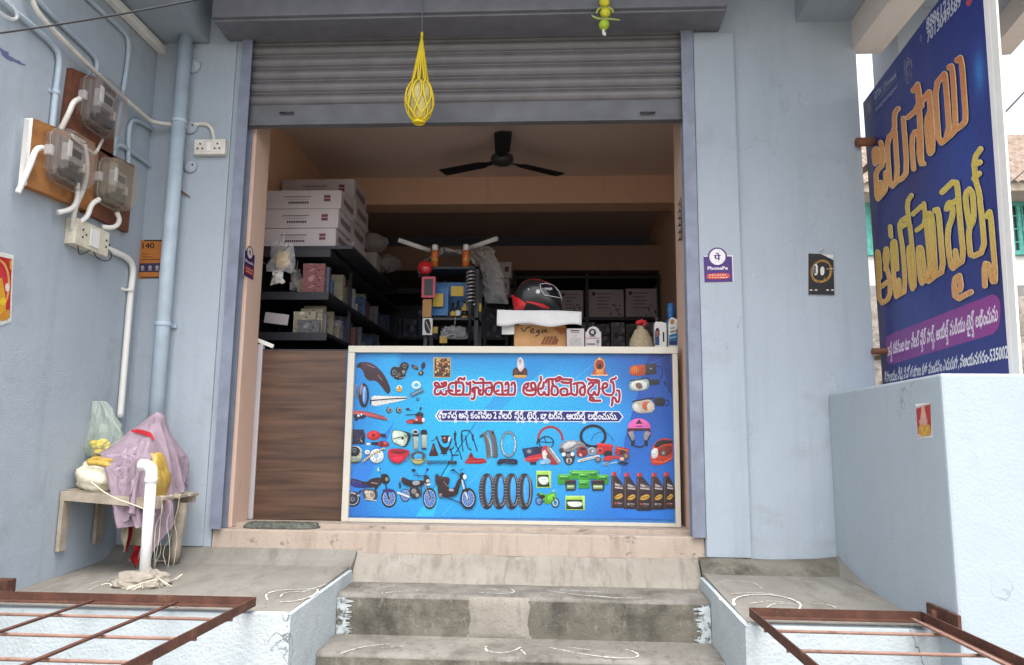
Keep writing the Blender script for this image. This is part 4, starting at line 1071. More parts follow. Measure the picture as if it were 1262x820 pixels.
A.poly([(115, 300), (200, 298), (340, 318), (470, 355), (590, 400), (600, 430), (580, 440), (440, 410), (330, 375), (230, 400), (140, 395)], 'b8575c', 1); A.line([(130, 305), (330, 322), (560, 385)], 8, '71323a'); A.poly([(120, 350), (220, 350), (330, 375), (240, 425), (130, 410)], '1c2140', 1); A.line([(330, 385), (600, 445)], 9, '38204a'); A.ell(195, 372, 17, 17, 'e8ecf0'); A.ell(235, 357, 14, 14, 'd8dce4'); A.poly([(140, 405), (190, 420), (180, 450), (145, 440)], '12193a')
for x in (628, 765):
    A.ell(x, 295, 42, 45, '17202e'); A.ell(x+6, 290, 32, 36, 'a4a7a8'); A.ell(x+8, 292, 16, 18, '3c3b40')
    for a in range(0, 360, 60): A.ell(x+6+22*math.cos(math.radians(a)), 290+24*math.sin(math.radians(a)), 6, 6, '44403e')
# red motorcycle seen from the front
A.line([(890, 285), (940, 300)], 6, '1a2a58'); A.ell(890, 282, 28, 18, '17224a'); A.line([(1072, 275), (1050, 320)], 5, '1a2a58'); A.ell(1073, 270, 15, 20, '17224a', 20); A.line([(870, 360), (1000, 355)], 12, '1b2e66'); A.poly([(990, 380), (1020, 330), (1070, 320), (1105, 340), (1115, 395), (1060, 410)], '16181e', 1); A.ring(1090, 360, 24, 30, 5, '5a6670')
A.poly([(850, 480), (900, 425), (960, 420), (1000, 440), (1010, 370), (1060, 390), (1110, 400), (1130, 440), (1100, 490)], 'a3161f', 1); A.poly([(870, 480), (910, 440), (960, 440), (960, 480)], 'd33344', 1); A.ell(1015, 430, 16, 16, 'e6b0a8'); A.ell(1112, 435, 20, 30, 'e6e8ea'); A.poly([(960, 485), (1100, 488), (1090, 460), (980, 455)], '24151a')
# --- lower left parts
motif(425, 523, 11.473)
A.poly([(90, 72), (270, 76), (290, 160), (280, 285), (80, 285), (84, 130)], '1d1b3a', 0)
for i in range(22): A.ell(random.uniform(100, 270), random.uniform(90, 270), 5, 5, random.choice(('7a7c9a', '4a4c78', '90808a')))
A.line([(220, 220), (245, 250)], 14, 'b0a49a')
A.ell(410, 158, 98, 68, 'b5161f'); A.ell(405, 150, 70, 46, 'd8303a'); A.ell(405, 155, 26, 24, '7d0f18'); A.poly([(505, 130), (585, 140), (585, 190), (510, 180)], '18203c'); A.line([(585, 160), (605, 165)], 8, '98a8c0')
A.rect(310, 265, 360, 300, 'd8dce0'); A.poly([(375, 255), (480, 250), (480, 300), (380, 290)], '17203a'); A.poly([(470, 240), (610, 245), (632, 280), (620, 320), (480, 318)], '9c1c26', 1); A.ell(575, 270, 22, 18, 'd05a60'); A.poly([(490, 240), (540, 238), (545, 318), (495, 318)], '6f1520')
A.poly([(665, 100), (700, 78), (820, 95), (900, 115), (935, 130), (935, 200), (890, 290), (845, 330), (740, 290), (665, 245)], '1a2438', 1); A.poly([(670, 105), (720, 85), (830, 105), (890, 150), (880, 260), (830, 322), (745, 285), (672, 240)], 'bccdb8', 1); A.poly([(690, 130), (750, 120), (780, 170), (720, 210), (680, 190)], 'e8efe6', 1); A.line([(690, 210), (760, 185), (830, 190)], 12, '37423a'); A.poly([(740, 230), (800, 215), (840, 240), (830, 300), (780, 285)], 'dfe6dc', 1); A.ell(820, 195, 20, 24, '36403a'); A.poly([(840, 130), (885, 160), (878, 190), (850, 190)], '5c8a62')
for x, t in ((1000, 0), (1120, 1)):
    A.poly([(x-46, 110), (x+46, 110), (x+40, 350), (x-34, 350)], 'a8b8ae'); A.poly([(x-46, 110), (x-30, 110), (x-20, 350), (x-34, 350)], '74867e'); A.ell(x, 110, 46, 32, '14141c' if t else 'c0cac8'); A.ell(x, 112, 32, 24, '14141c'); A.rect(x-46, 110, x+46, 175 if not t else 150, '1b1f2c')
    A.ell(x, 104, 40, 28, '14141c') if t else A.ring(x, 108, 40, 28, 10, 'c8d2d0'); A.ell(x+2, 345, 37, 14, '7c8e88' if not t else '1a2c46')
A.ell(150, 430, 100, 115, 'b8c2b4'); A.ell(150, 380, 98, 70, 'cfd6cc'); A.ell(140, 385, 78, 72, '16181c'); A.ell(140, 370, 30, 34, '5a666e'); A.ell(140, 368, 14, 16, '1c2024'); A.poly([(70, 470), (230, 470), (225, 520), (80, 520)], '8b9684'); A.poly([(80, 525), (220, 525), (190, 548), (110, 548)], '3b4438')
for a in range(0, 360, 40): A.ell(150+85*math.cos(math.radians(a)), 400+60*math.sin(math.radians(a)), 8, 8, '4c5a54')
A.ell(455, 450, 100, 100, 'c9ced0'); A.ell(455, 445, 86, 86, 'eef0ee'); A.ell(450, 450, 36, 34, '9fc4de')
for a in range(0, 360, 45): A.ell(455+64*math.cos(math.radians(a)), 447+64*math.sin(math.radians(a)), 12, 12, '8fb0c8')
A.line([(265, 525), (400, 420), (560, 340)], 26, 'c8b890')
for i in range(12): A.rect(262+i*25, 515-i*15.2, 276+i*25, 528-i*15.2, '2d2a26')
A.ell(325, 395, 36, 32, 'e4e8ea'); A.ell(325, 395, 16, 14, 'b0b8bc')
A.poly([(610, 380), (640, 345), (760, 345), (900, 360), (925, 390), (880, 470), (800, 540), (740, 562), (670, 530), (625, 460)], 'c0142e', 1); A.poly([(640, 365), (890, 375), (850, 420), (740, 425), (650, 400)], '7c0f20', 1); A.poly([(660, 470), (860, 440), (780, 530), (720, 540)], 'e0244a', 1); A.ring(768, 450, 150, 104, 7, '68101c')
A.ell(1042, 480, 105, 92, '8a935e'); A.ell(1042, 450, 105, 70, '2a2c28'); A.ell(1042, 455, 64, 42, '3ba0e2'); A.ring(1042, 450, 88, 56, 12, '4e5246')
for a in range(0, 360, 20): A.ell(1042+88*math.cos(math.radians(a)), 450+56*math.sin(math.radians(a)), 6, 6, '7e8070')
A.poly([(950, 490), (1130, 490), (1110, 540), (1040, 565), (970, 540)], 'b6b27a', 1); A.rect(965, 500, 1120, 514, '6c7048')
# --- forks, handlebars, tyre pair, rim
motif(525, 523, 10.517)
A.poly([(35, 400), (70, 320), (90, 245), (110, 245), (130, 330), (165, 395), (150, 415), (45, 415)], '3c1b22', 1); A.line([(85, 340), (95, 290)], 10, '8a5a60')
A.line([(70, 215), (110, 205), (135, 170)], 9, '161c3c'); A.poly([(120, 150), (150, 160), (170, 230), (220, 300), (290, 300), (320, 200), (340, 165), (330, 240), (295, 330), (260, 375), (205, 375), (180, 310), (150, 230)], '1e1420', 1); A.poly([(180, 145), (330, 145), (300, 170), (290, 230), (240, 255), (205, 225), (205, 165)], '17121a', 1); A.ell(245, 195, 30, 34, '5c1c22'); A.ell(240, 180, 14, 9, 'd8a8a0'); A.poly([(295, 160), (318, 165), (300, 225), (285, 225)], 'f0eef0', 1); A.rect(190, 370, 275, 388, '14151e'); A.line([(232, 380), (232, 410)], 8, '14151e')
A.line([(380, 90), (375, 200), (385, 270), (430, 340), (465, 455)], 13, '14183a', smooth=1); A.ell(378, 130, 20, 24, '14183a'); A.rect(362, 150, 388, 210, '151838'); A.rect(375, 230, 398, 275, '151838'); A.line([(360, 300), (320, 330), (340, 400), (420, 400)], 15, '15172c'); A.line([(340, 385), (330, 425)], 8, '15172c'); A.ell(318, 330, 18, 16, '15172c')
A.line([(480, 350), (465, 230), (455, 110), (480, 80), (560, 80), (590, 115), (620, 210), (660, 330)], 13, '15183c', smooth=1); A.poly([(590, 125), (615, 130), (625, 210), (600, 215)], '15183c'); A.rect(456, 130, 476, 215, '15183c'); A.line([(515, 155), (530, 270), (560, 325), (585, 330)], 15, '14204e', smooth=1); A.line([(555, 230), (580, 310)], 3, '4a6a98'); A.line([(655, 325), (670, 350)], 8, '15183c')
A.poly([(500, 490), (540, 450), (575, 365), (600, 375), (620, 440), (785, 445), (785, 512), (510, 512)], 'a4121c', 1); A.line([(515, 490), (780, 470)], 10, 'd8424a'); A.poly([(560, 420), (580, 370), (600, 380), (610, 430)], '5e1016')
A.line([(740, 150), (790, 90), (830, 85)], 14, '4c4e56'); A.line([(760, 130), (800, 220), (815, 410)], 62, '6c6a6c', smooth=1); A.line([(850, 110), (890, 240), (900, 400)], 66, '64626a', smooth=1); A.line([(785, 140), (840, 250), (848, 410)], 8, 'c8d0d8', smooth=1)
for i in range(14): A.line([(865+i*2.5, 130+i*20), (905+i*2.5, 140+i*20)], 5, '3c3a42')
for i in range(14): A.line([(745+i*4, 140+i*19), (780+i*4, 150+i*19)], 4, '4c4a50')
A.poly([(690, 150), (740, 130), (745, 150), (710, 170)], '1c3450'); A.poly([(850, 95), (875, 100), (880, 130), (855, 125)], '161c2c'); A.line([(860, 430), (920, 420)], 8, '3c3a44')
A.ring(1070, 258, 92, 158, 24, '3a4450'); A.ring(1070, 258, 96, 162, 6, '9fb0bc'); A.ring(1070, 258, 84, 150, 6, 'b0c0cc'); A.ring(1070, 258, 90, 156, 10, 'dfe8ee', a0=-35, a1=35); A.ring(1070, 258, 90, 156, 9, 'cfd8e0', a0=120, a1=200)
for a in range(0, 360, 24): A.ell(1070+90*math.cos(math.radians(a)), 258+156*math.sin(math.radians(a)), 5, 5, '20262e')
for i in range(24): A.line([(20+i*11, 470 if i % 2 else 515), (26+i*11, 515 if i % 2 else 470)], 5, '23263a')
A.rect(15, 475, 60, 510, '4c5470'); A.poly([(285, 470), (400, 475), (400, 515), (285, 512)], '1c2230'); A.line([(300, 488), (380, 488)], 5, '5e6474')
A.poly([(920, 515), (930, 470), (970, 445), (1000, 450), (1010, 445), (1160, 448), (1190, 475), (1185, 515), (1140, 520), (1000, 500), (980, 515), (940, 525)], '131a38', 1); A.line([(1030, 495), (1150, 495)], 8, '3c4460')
for i in range(8): A.rect(1030+i*16, 460, 1040+i*16, 482, '283050')
# --- motorcycles along the bottom
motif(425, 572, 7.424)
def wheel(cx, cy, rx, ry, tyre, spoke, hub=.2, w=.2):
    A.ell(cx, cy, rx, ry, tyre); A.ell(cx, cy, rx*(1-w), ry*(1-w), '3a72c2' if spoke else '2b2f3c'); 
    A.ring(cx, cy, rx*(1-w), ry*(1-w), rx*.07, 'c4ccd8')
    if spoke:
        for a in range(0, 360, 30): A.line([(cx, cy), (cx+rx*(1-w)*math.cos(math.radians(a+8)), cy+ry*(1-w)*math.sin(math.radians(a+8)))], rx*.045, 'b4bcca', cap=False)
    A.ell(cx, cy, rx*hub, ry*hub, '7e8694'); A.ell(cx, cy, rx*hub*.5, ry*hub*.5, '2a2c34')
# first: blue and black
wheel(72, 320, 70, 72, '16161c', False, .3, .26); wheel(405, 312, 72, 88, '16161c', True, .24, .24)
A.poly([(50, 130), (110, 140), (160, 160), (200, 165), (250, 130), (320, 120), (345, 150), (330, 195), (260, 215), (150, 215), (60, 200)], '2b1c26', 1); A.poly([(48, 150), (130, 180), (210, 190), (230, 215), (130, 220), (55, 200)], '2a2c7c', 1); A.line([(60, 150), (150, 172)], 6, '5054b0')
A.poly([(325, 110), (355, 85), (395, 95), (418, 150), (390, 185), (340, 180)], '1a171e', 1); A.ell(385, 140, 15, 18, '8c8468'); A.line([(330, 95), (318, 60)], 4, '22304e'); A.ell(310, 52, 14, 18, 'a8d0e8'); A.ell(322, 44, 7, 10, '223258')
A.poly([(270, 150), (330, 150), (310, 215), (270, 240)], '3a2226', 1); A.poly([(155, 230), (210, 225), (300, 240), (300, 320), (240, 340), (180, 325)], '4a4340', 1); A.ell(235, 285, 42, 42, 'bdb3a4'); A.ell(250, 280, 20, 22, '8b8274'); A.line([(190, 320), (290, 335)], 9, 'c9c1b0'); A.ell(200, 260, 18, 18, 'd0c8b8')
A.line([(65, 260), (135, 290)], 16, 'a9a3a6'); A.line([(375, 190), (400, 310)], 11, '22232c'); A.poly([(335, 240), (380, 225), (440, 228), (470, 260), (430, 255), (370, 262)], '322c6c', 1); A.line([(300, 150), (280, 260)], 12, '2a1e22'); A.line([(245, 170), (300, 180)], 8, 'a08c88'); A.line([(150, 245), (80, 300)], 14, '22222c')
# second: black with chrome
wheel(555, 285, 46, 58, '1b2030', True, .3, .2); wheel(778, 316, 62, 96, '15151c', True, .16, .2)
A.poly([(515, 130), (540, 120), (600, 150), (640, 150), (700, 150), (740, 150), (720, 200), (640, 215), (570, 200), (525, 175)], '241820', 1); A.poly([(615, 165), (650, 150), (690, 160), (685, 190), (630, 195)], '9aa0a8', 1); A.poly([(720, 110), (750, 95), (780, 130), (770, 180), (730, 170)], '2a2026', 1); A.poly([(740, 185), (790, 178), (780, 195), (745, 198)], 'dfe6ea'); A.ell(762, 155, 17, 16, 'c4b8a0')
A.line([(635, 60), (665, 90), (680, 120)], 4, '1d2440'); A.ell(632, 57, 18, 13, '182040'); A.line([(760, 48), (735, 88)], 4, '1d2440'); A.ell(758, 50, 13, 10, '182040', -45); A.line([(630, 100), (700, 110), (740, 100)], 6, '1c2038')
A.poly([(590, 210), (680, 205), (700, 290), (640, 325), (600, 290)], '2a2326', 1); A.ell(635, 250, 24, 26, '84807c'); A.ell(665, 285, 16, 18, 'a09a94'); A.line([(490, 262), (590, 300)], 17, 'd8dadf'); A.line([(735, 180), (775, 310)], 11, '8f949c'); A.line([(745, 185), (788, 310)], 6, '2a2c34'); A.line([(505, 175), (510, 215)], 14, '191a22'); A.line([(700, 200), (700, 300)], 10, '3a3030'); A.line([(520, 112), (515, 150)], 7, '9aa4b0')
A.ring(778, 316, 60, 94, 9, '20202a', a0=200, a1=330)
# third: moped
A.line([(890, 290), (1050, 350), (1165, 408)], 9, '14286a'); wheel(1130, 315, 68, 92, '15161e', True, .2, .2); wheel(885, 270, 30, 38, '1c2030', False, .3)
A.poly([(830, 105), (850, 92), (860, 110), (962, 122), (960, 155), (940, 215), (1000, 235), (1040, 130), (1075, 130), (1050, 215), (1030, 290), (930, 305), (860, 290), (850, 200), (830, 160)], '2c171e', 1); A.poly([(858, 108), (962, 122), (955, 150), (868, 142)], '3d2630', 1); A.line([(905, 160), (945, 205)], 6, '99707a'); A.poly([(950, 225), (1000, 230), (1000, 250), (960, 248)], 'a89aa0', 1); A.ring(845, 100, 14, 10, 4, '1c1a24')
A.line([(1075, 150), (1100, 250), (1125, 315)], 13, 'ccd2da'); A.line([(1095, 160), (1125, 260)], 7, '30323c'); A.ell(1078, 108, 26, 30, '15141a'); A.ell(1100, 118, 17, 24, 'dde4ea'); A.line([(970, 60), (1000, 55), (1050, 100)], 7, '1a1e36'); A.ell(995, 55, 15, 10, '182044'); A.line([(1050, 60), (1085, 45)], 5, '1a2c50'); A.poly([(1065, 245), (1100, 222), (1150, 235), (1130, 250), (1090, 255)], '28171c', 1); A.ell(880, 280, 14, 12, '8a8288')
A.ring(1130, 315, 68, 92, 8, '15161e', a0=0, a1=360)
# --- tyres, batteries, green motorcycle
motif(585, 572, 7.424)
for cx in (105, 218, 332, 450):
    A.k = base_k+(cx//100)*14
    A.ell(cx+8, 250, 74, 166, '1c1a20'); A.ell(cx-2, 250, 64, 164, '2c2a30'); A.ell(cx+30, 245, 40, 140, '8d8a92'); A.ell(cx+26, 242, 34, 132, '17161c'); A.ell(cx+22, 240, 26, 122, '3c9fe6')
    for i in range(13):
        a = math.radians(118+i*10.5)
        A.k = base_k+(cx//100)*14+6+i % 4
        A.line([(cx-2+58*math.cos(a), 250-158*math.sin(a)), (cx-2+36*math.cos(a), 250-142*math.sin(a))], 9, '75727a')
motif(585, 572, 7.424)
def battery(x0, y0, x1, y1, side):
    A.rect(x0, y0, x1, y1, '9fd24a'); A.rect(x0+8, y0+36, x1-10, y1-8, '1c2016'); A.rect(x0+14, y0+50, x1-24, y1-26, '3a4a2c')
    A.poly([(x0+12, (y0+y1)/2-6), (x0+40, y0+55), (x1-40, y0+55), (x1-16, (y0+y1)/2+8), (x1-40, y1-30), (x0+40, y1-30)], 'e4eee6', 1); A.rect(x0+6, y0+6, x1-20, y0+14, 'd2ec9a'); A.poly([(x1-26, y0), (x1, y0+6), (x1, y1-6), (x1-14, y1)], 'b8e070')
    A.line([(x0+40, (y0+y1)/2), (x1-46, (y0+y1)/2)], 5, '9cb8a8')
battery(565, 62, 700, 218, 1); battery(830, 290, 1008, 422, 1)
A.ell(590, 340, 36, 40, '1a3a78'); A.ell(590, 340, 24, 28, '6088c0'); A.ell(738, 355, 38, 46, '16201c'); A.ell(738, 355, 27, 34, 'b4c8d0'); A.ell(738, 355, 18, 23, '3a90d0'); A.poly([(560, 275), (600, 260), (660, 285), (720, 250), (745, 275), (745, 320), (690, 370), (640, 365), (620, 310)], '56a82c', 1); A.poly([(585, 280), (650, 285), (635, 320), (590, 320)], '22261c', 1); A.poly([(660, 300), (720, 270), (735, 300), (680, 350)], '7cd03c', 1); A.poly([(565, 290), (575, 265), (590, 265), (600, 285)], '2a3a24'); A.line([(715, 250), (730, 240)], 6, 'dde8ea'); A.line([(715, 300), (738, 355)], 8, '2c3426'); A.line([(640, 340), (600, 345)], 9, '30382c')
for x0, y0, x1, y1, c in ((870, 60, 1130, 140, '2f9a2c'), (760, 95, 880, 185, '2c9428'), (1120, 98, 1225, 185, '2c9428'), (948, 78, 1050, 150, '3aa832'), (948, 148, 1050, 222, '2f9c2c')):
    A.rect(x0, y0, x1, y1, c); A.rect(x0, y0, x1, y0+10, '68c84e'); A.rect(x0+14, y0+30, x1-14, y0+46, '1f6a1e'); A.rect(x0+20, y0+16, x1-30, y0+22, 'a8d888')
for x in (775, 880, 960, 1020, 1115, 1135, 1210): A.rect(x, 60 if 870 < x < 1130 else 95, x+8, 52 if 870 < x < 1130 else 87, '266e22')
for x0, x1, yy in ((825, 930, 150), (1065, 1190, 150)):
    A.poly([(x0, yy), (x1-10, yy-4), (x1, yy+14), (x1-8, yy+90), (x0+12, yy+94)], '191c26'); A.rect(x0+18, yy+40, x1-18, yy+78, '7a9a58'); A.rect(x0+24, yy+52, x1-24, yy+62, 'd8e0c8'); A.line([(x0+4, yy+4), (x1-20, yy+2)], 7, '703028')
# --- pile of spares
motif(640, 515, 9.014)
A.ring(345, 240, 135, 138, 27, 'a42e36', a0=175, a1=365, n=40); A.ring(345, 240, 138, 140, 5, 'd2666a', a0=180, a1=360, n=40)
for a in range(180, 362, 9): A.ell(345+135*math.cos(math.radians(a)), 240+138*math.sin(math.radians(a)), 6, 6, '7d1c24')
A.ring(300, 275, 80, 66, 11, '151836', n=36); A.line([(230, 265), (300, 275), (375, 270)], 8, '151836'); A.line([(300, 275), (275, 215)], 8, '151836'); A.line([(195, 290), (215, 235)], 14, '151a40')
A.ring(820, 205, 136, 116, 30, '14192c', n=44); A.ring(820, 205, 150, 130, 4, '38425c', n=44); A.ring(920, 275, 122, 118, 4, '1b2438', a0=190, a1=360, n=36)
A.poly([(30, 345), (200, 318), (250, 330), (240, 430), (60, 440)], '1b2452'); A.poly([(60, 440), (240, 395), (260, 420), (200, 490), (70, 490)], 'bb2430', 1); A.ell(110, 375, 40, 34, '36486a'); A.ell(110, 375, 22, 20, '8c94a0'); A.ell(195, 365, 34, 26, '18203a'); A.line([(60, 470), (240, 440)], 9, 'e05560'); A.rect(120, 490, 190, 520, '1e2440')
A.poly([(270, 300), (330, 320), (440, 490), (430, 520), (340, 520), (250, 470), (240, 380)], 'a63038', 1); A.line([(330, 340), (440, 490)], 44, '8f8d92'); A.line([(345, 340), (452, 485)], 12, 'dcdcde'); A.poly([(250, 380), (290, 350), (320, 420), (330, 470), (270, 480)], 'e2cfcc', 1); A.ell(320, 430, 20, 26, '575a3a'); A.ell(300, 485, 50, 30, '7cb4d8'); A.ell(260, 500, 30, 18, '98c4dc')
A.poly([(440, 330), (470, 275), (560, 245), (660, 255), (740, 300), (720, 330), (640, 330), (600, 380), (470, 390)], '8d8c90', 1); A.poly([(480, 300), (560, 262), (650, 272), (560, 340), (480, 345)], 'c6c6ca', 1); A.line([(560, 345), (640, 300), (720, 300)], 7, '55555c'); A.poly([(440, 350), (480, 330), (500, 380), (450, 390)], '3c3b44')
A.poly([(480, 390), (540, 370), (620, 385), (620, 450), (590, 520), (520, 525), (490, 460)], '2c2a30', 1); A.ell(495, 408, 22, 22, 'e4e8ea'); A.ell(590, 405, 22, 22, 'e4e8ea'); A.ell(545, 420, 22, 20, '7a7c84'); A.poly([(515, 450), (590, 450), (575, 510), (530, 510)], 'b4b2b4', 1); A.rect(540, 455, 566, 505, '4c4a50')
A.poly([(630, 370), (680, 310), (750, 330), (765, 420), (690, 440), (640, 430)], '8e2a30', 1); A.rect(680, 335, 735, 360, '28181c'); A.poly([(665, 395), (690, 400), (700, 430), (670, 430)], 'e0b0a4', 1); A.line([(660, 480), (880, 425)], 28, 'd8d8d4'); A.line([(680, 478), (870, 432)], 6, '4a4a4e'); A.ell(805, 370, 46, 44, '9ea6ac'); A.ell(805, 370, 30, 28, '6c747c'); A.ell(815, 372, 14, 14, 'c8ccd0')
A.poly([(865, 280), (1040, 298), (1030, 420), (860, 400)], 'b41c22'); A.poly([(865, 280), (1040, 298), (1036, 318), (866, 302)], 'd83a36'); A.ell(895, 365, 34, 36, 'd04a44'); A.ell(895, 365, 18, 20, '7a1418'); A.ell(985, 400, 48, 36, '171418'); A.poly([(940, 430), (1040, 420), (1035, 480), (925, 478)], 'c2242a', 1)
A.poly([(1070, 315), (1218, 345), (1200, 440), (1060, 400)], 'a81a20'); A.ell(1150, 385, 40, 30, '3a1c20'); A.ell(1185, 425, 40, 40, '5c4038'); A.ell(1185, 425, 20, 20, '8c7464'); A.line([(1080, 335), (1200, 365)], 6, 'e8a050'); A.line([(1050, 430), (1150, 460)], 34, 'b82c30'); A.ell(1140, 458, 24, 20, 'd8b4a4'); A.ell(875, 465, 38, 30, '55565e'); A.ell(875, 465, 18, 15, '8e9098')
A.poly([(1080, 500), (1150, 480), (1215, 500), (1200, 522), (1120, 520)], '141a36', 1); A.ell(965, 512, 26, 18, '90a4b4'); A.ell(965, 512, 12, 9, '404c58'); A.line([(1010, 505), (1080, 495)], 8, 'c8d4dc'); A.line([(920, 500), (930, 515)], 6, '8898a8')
# --- right side: indicators, helmets, oil bottles
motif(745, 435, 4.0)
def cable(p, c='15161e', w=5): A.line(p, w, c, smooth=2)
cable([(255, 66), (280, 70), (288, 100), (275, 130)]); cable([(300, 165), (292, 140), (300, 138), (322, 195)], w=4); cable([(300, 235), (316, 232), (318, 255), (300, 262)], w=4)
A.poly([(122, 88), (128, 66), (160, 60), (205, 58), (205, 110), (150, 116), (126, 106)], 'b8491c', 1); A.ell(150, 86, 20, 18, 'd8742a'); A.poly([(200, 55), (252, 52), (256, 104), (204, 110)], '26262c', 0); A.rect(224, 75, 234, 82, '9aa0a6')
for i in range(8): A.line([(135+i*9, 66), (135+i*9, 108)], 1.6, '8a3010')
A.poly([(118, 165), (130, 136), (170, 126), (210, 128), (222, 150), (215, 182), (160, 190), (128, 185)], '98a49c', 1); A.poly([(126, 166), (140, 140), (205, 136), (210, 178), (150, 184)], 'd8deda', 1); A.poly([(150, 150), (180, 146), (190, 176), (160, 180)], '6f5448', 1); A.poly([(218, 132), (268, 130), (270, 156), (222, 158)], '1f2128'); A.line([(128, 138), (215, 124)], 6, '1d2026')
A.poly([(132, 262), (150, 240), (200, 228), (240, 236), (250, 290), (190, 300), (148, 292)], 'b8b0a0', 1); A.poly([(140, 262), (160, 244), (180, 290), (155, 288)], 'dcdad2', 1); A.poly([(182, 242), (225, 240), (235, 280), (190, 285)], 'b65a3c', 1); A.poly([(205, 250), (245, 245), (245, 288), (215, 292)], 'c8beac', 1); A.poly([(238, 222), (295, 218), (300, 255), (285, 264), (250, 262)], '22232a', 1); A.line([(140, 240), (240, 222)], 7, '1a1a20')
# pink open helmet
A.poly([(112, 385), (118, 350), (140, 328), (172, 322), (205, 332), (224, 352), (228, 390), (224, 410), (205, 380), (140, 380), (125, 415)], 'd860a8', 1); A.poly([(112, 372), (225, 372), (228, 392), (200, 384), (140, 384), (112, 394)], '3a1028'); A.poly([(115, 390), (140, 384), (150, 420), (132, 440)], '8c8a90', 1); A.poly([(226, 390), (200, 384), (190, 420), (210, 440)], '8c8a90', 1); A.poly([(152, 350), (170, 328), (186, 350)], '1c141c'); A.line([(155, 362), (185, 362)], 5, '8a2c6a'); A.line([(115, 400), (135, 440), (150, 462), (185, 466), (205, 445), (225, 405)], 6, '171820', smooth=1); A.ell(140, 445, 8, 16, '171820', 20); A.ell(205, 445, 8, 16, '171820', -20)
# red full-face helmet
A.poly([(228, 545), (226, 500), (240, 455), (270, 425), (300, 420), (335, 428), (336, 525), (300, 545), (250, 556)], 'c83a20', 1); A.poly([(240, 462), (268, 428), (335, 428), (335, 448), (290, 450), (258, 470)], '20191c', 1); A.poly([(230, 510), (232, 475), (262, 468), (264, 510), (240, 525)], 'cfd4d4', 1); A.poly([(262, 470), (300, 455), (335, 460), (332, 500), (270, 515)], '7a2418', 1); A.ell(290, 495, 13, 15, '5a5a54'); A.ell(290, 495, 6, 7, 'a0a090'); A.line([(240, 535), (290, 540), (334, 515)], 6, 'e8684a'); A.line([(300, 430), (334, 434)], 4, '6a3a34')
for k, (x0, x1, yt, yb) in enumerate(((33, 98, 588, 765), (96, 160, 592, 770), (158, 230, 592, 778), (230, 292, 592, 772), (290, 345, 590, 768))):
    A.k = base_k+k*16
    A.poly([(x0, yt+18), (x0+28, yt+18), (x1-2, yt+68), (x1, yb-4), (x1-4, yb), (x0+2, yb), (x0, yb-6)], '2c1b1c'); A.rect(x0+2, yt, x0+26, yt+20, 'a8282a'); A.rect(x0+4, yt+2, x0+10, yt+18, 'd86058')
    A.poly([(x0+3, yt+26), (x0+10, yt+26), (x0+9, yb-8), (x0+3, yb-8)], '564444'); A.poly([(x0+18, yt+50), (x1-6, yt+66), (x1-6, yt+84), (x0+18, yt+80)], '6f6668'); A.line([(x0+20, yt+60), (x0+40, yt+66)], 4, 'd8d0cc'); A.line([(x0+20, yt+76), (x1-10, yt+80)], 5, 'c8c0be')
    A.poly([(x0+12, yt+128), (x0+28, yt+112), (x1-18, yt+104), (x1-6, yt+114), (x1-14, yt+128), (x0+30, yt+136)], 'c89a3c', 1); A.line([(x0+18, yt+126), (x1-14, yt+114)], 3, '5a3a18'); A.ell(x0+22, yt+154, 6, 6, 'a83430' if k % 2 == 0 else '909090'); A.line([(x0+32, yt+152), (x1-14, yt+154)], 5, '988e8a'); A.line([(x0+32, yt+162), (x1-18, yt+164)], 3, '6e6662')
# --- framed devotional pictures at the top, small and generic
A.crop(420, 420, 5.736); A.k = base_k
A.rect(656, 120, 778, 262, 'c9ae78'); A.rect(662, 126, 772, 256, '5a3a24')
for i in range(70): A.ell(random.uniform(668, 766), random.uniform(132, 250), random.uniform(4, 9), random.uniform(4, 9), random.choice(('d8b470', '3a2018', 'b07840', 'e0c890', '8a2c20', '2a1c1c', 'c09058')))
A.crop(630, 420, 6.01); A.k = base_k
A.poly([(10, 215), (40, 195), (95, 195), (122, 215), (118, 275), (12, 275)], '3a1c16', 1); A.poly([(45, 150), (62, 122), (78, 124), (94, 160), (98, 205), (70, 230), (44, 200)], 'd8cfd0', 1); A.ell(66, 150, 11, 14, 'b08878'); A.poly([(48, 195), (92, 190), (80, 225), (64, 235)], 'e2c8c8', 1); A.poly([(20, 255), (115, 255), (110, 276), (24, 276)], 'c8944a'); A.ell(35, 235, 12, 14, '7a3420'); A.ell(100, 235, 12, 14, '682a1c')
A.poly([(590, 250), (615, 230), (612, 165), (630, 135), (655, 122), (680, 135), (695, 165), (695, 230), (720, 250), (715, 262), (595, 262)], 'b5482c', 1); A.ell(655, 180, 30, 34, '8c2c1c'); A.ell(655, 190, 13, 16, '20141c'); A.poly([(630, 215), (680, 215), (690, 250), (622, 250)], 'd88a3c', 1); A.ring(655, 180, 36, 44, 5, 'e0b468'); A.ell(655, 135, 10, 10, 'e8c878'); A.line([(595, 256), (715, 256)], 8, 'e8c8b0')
A.shade = 0
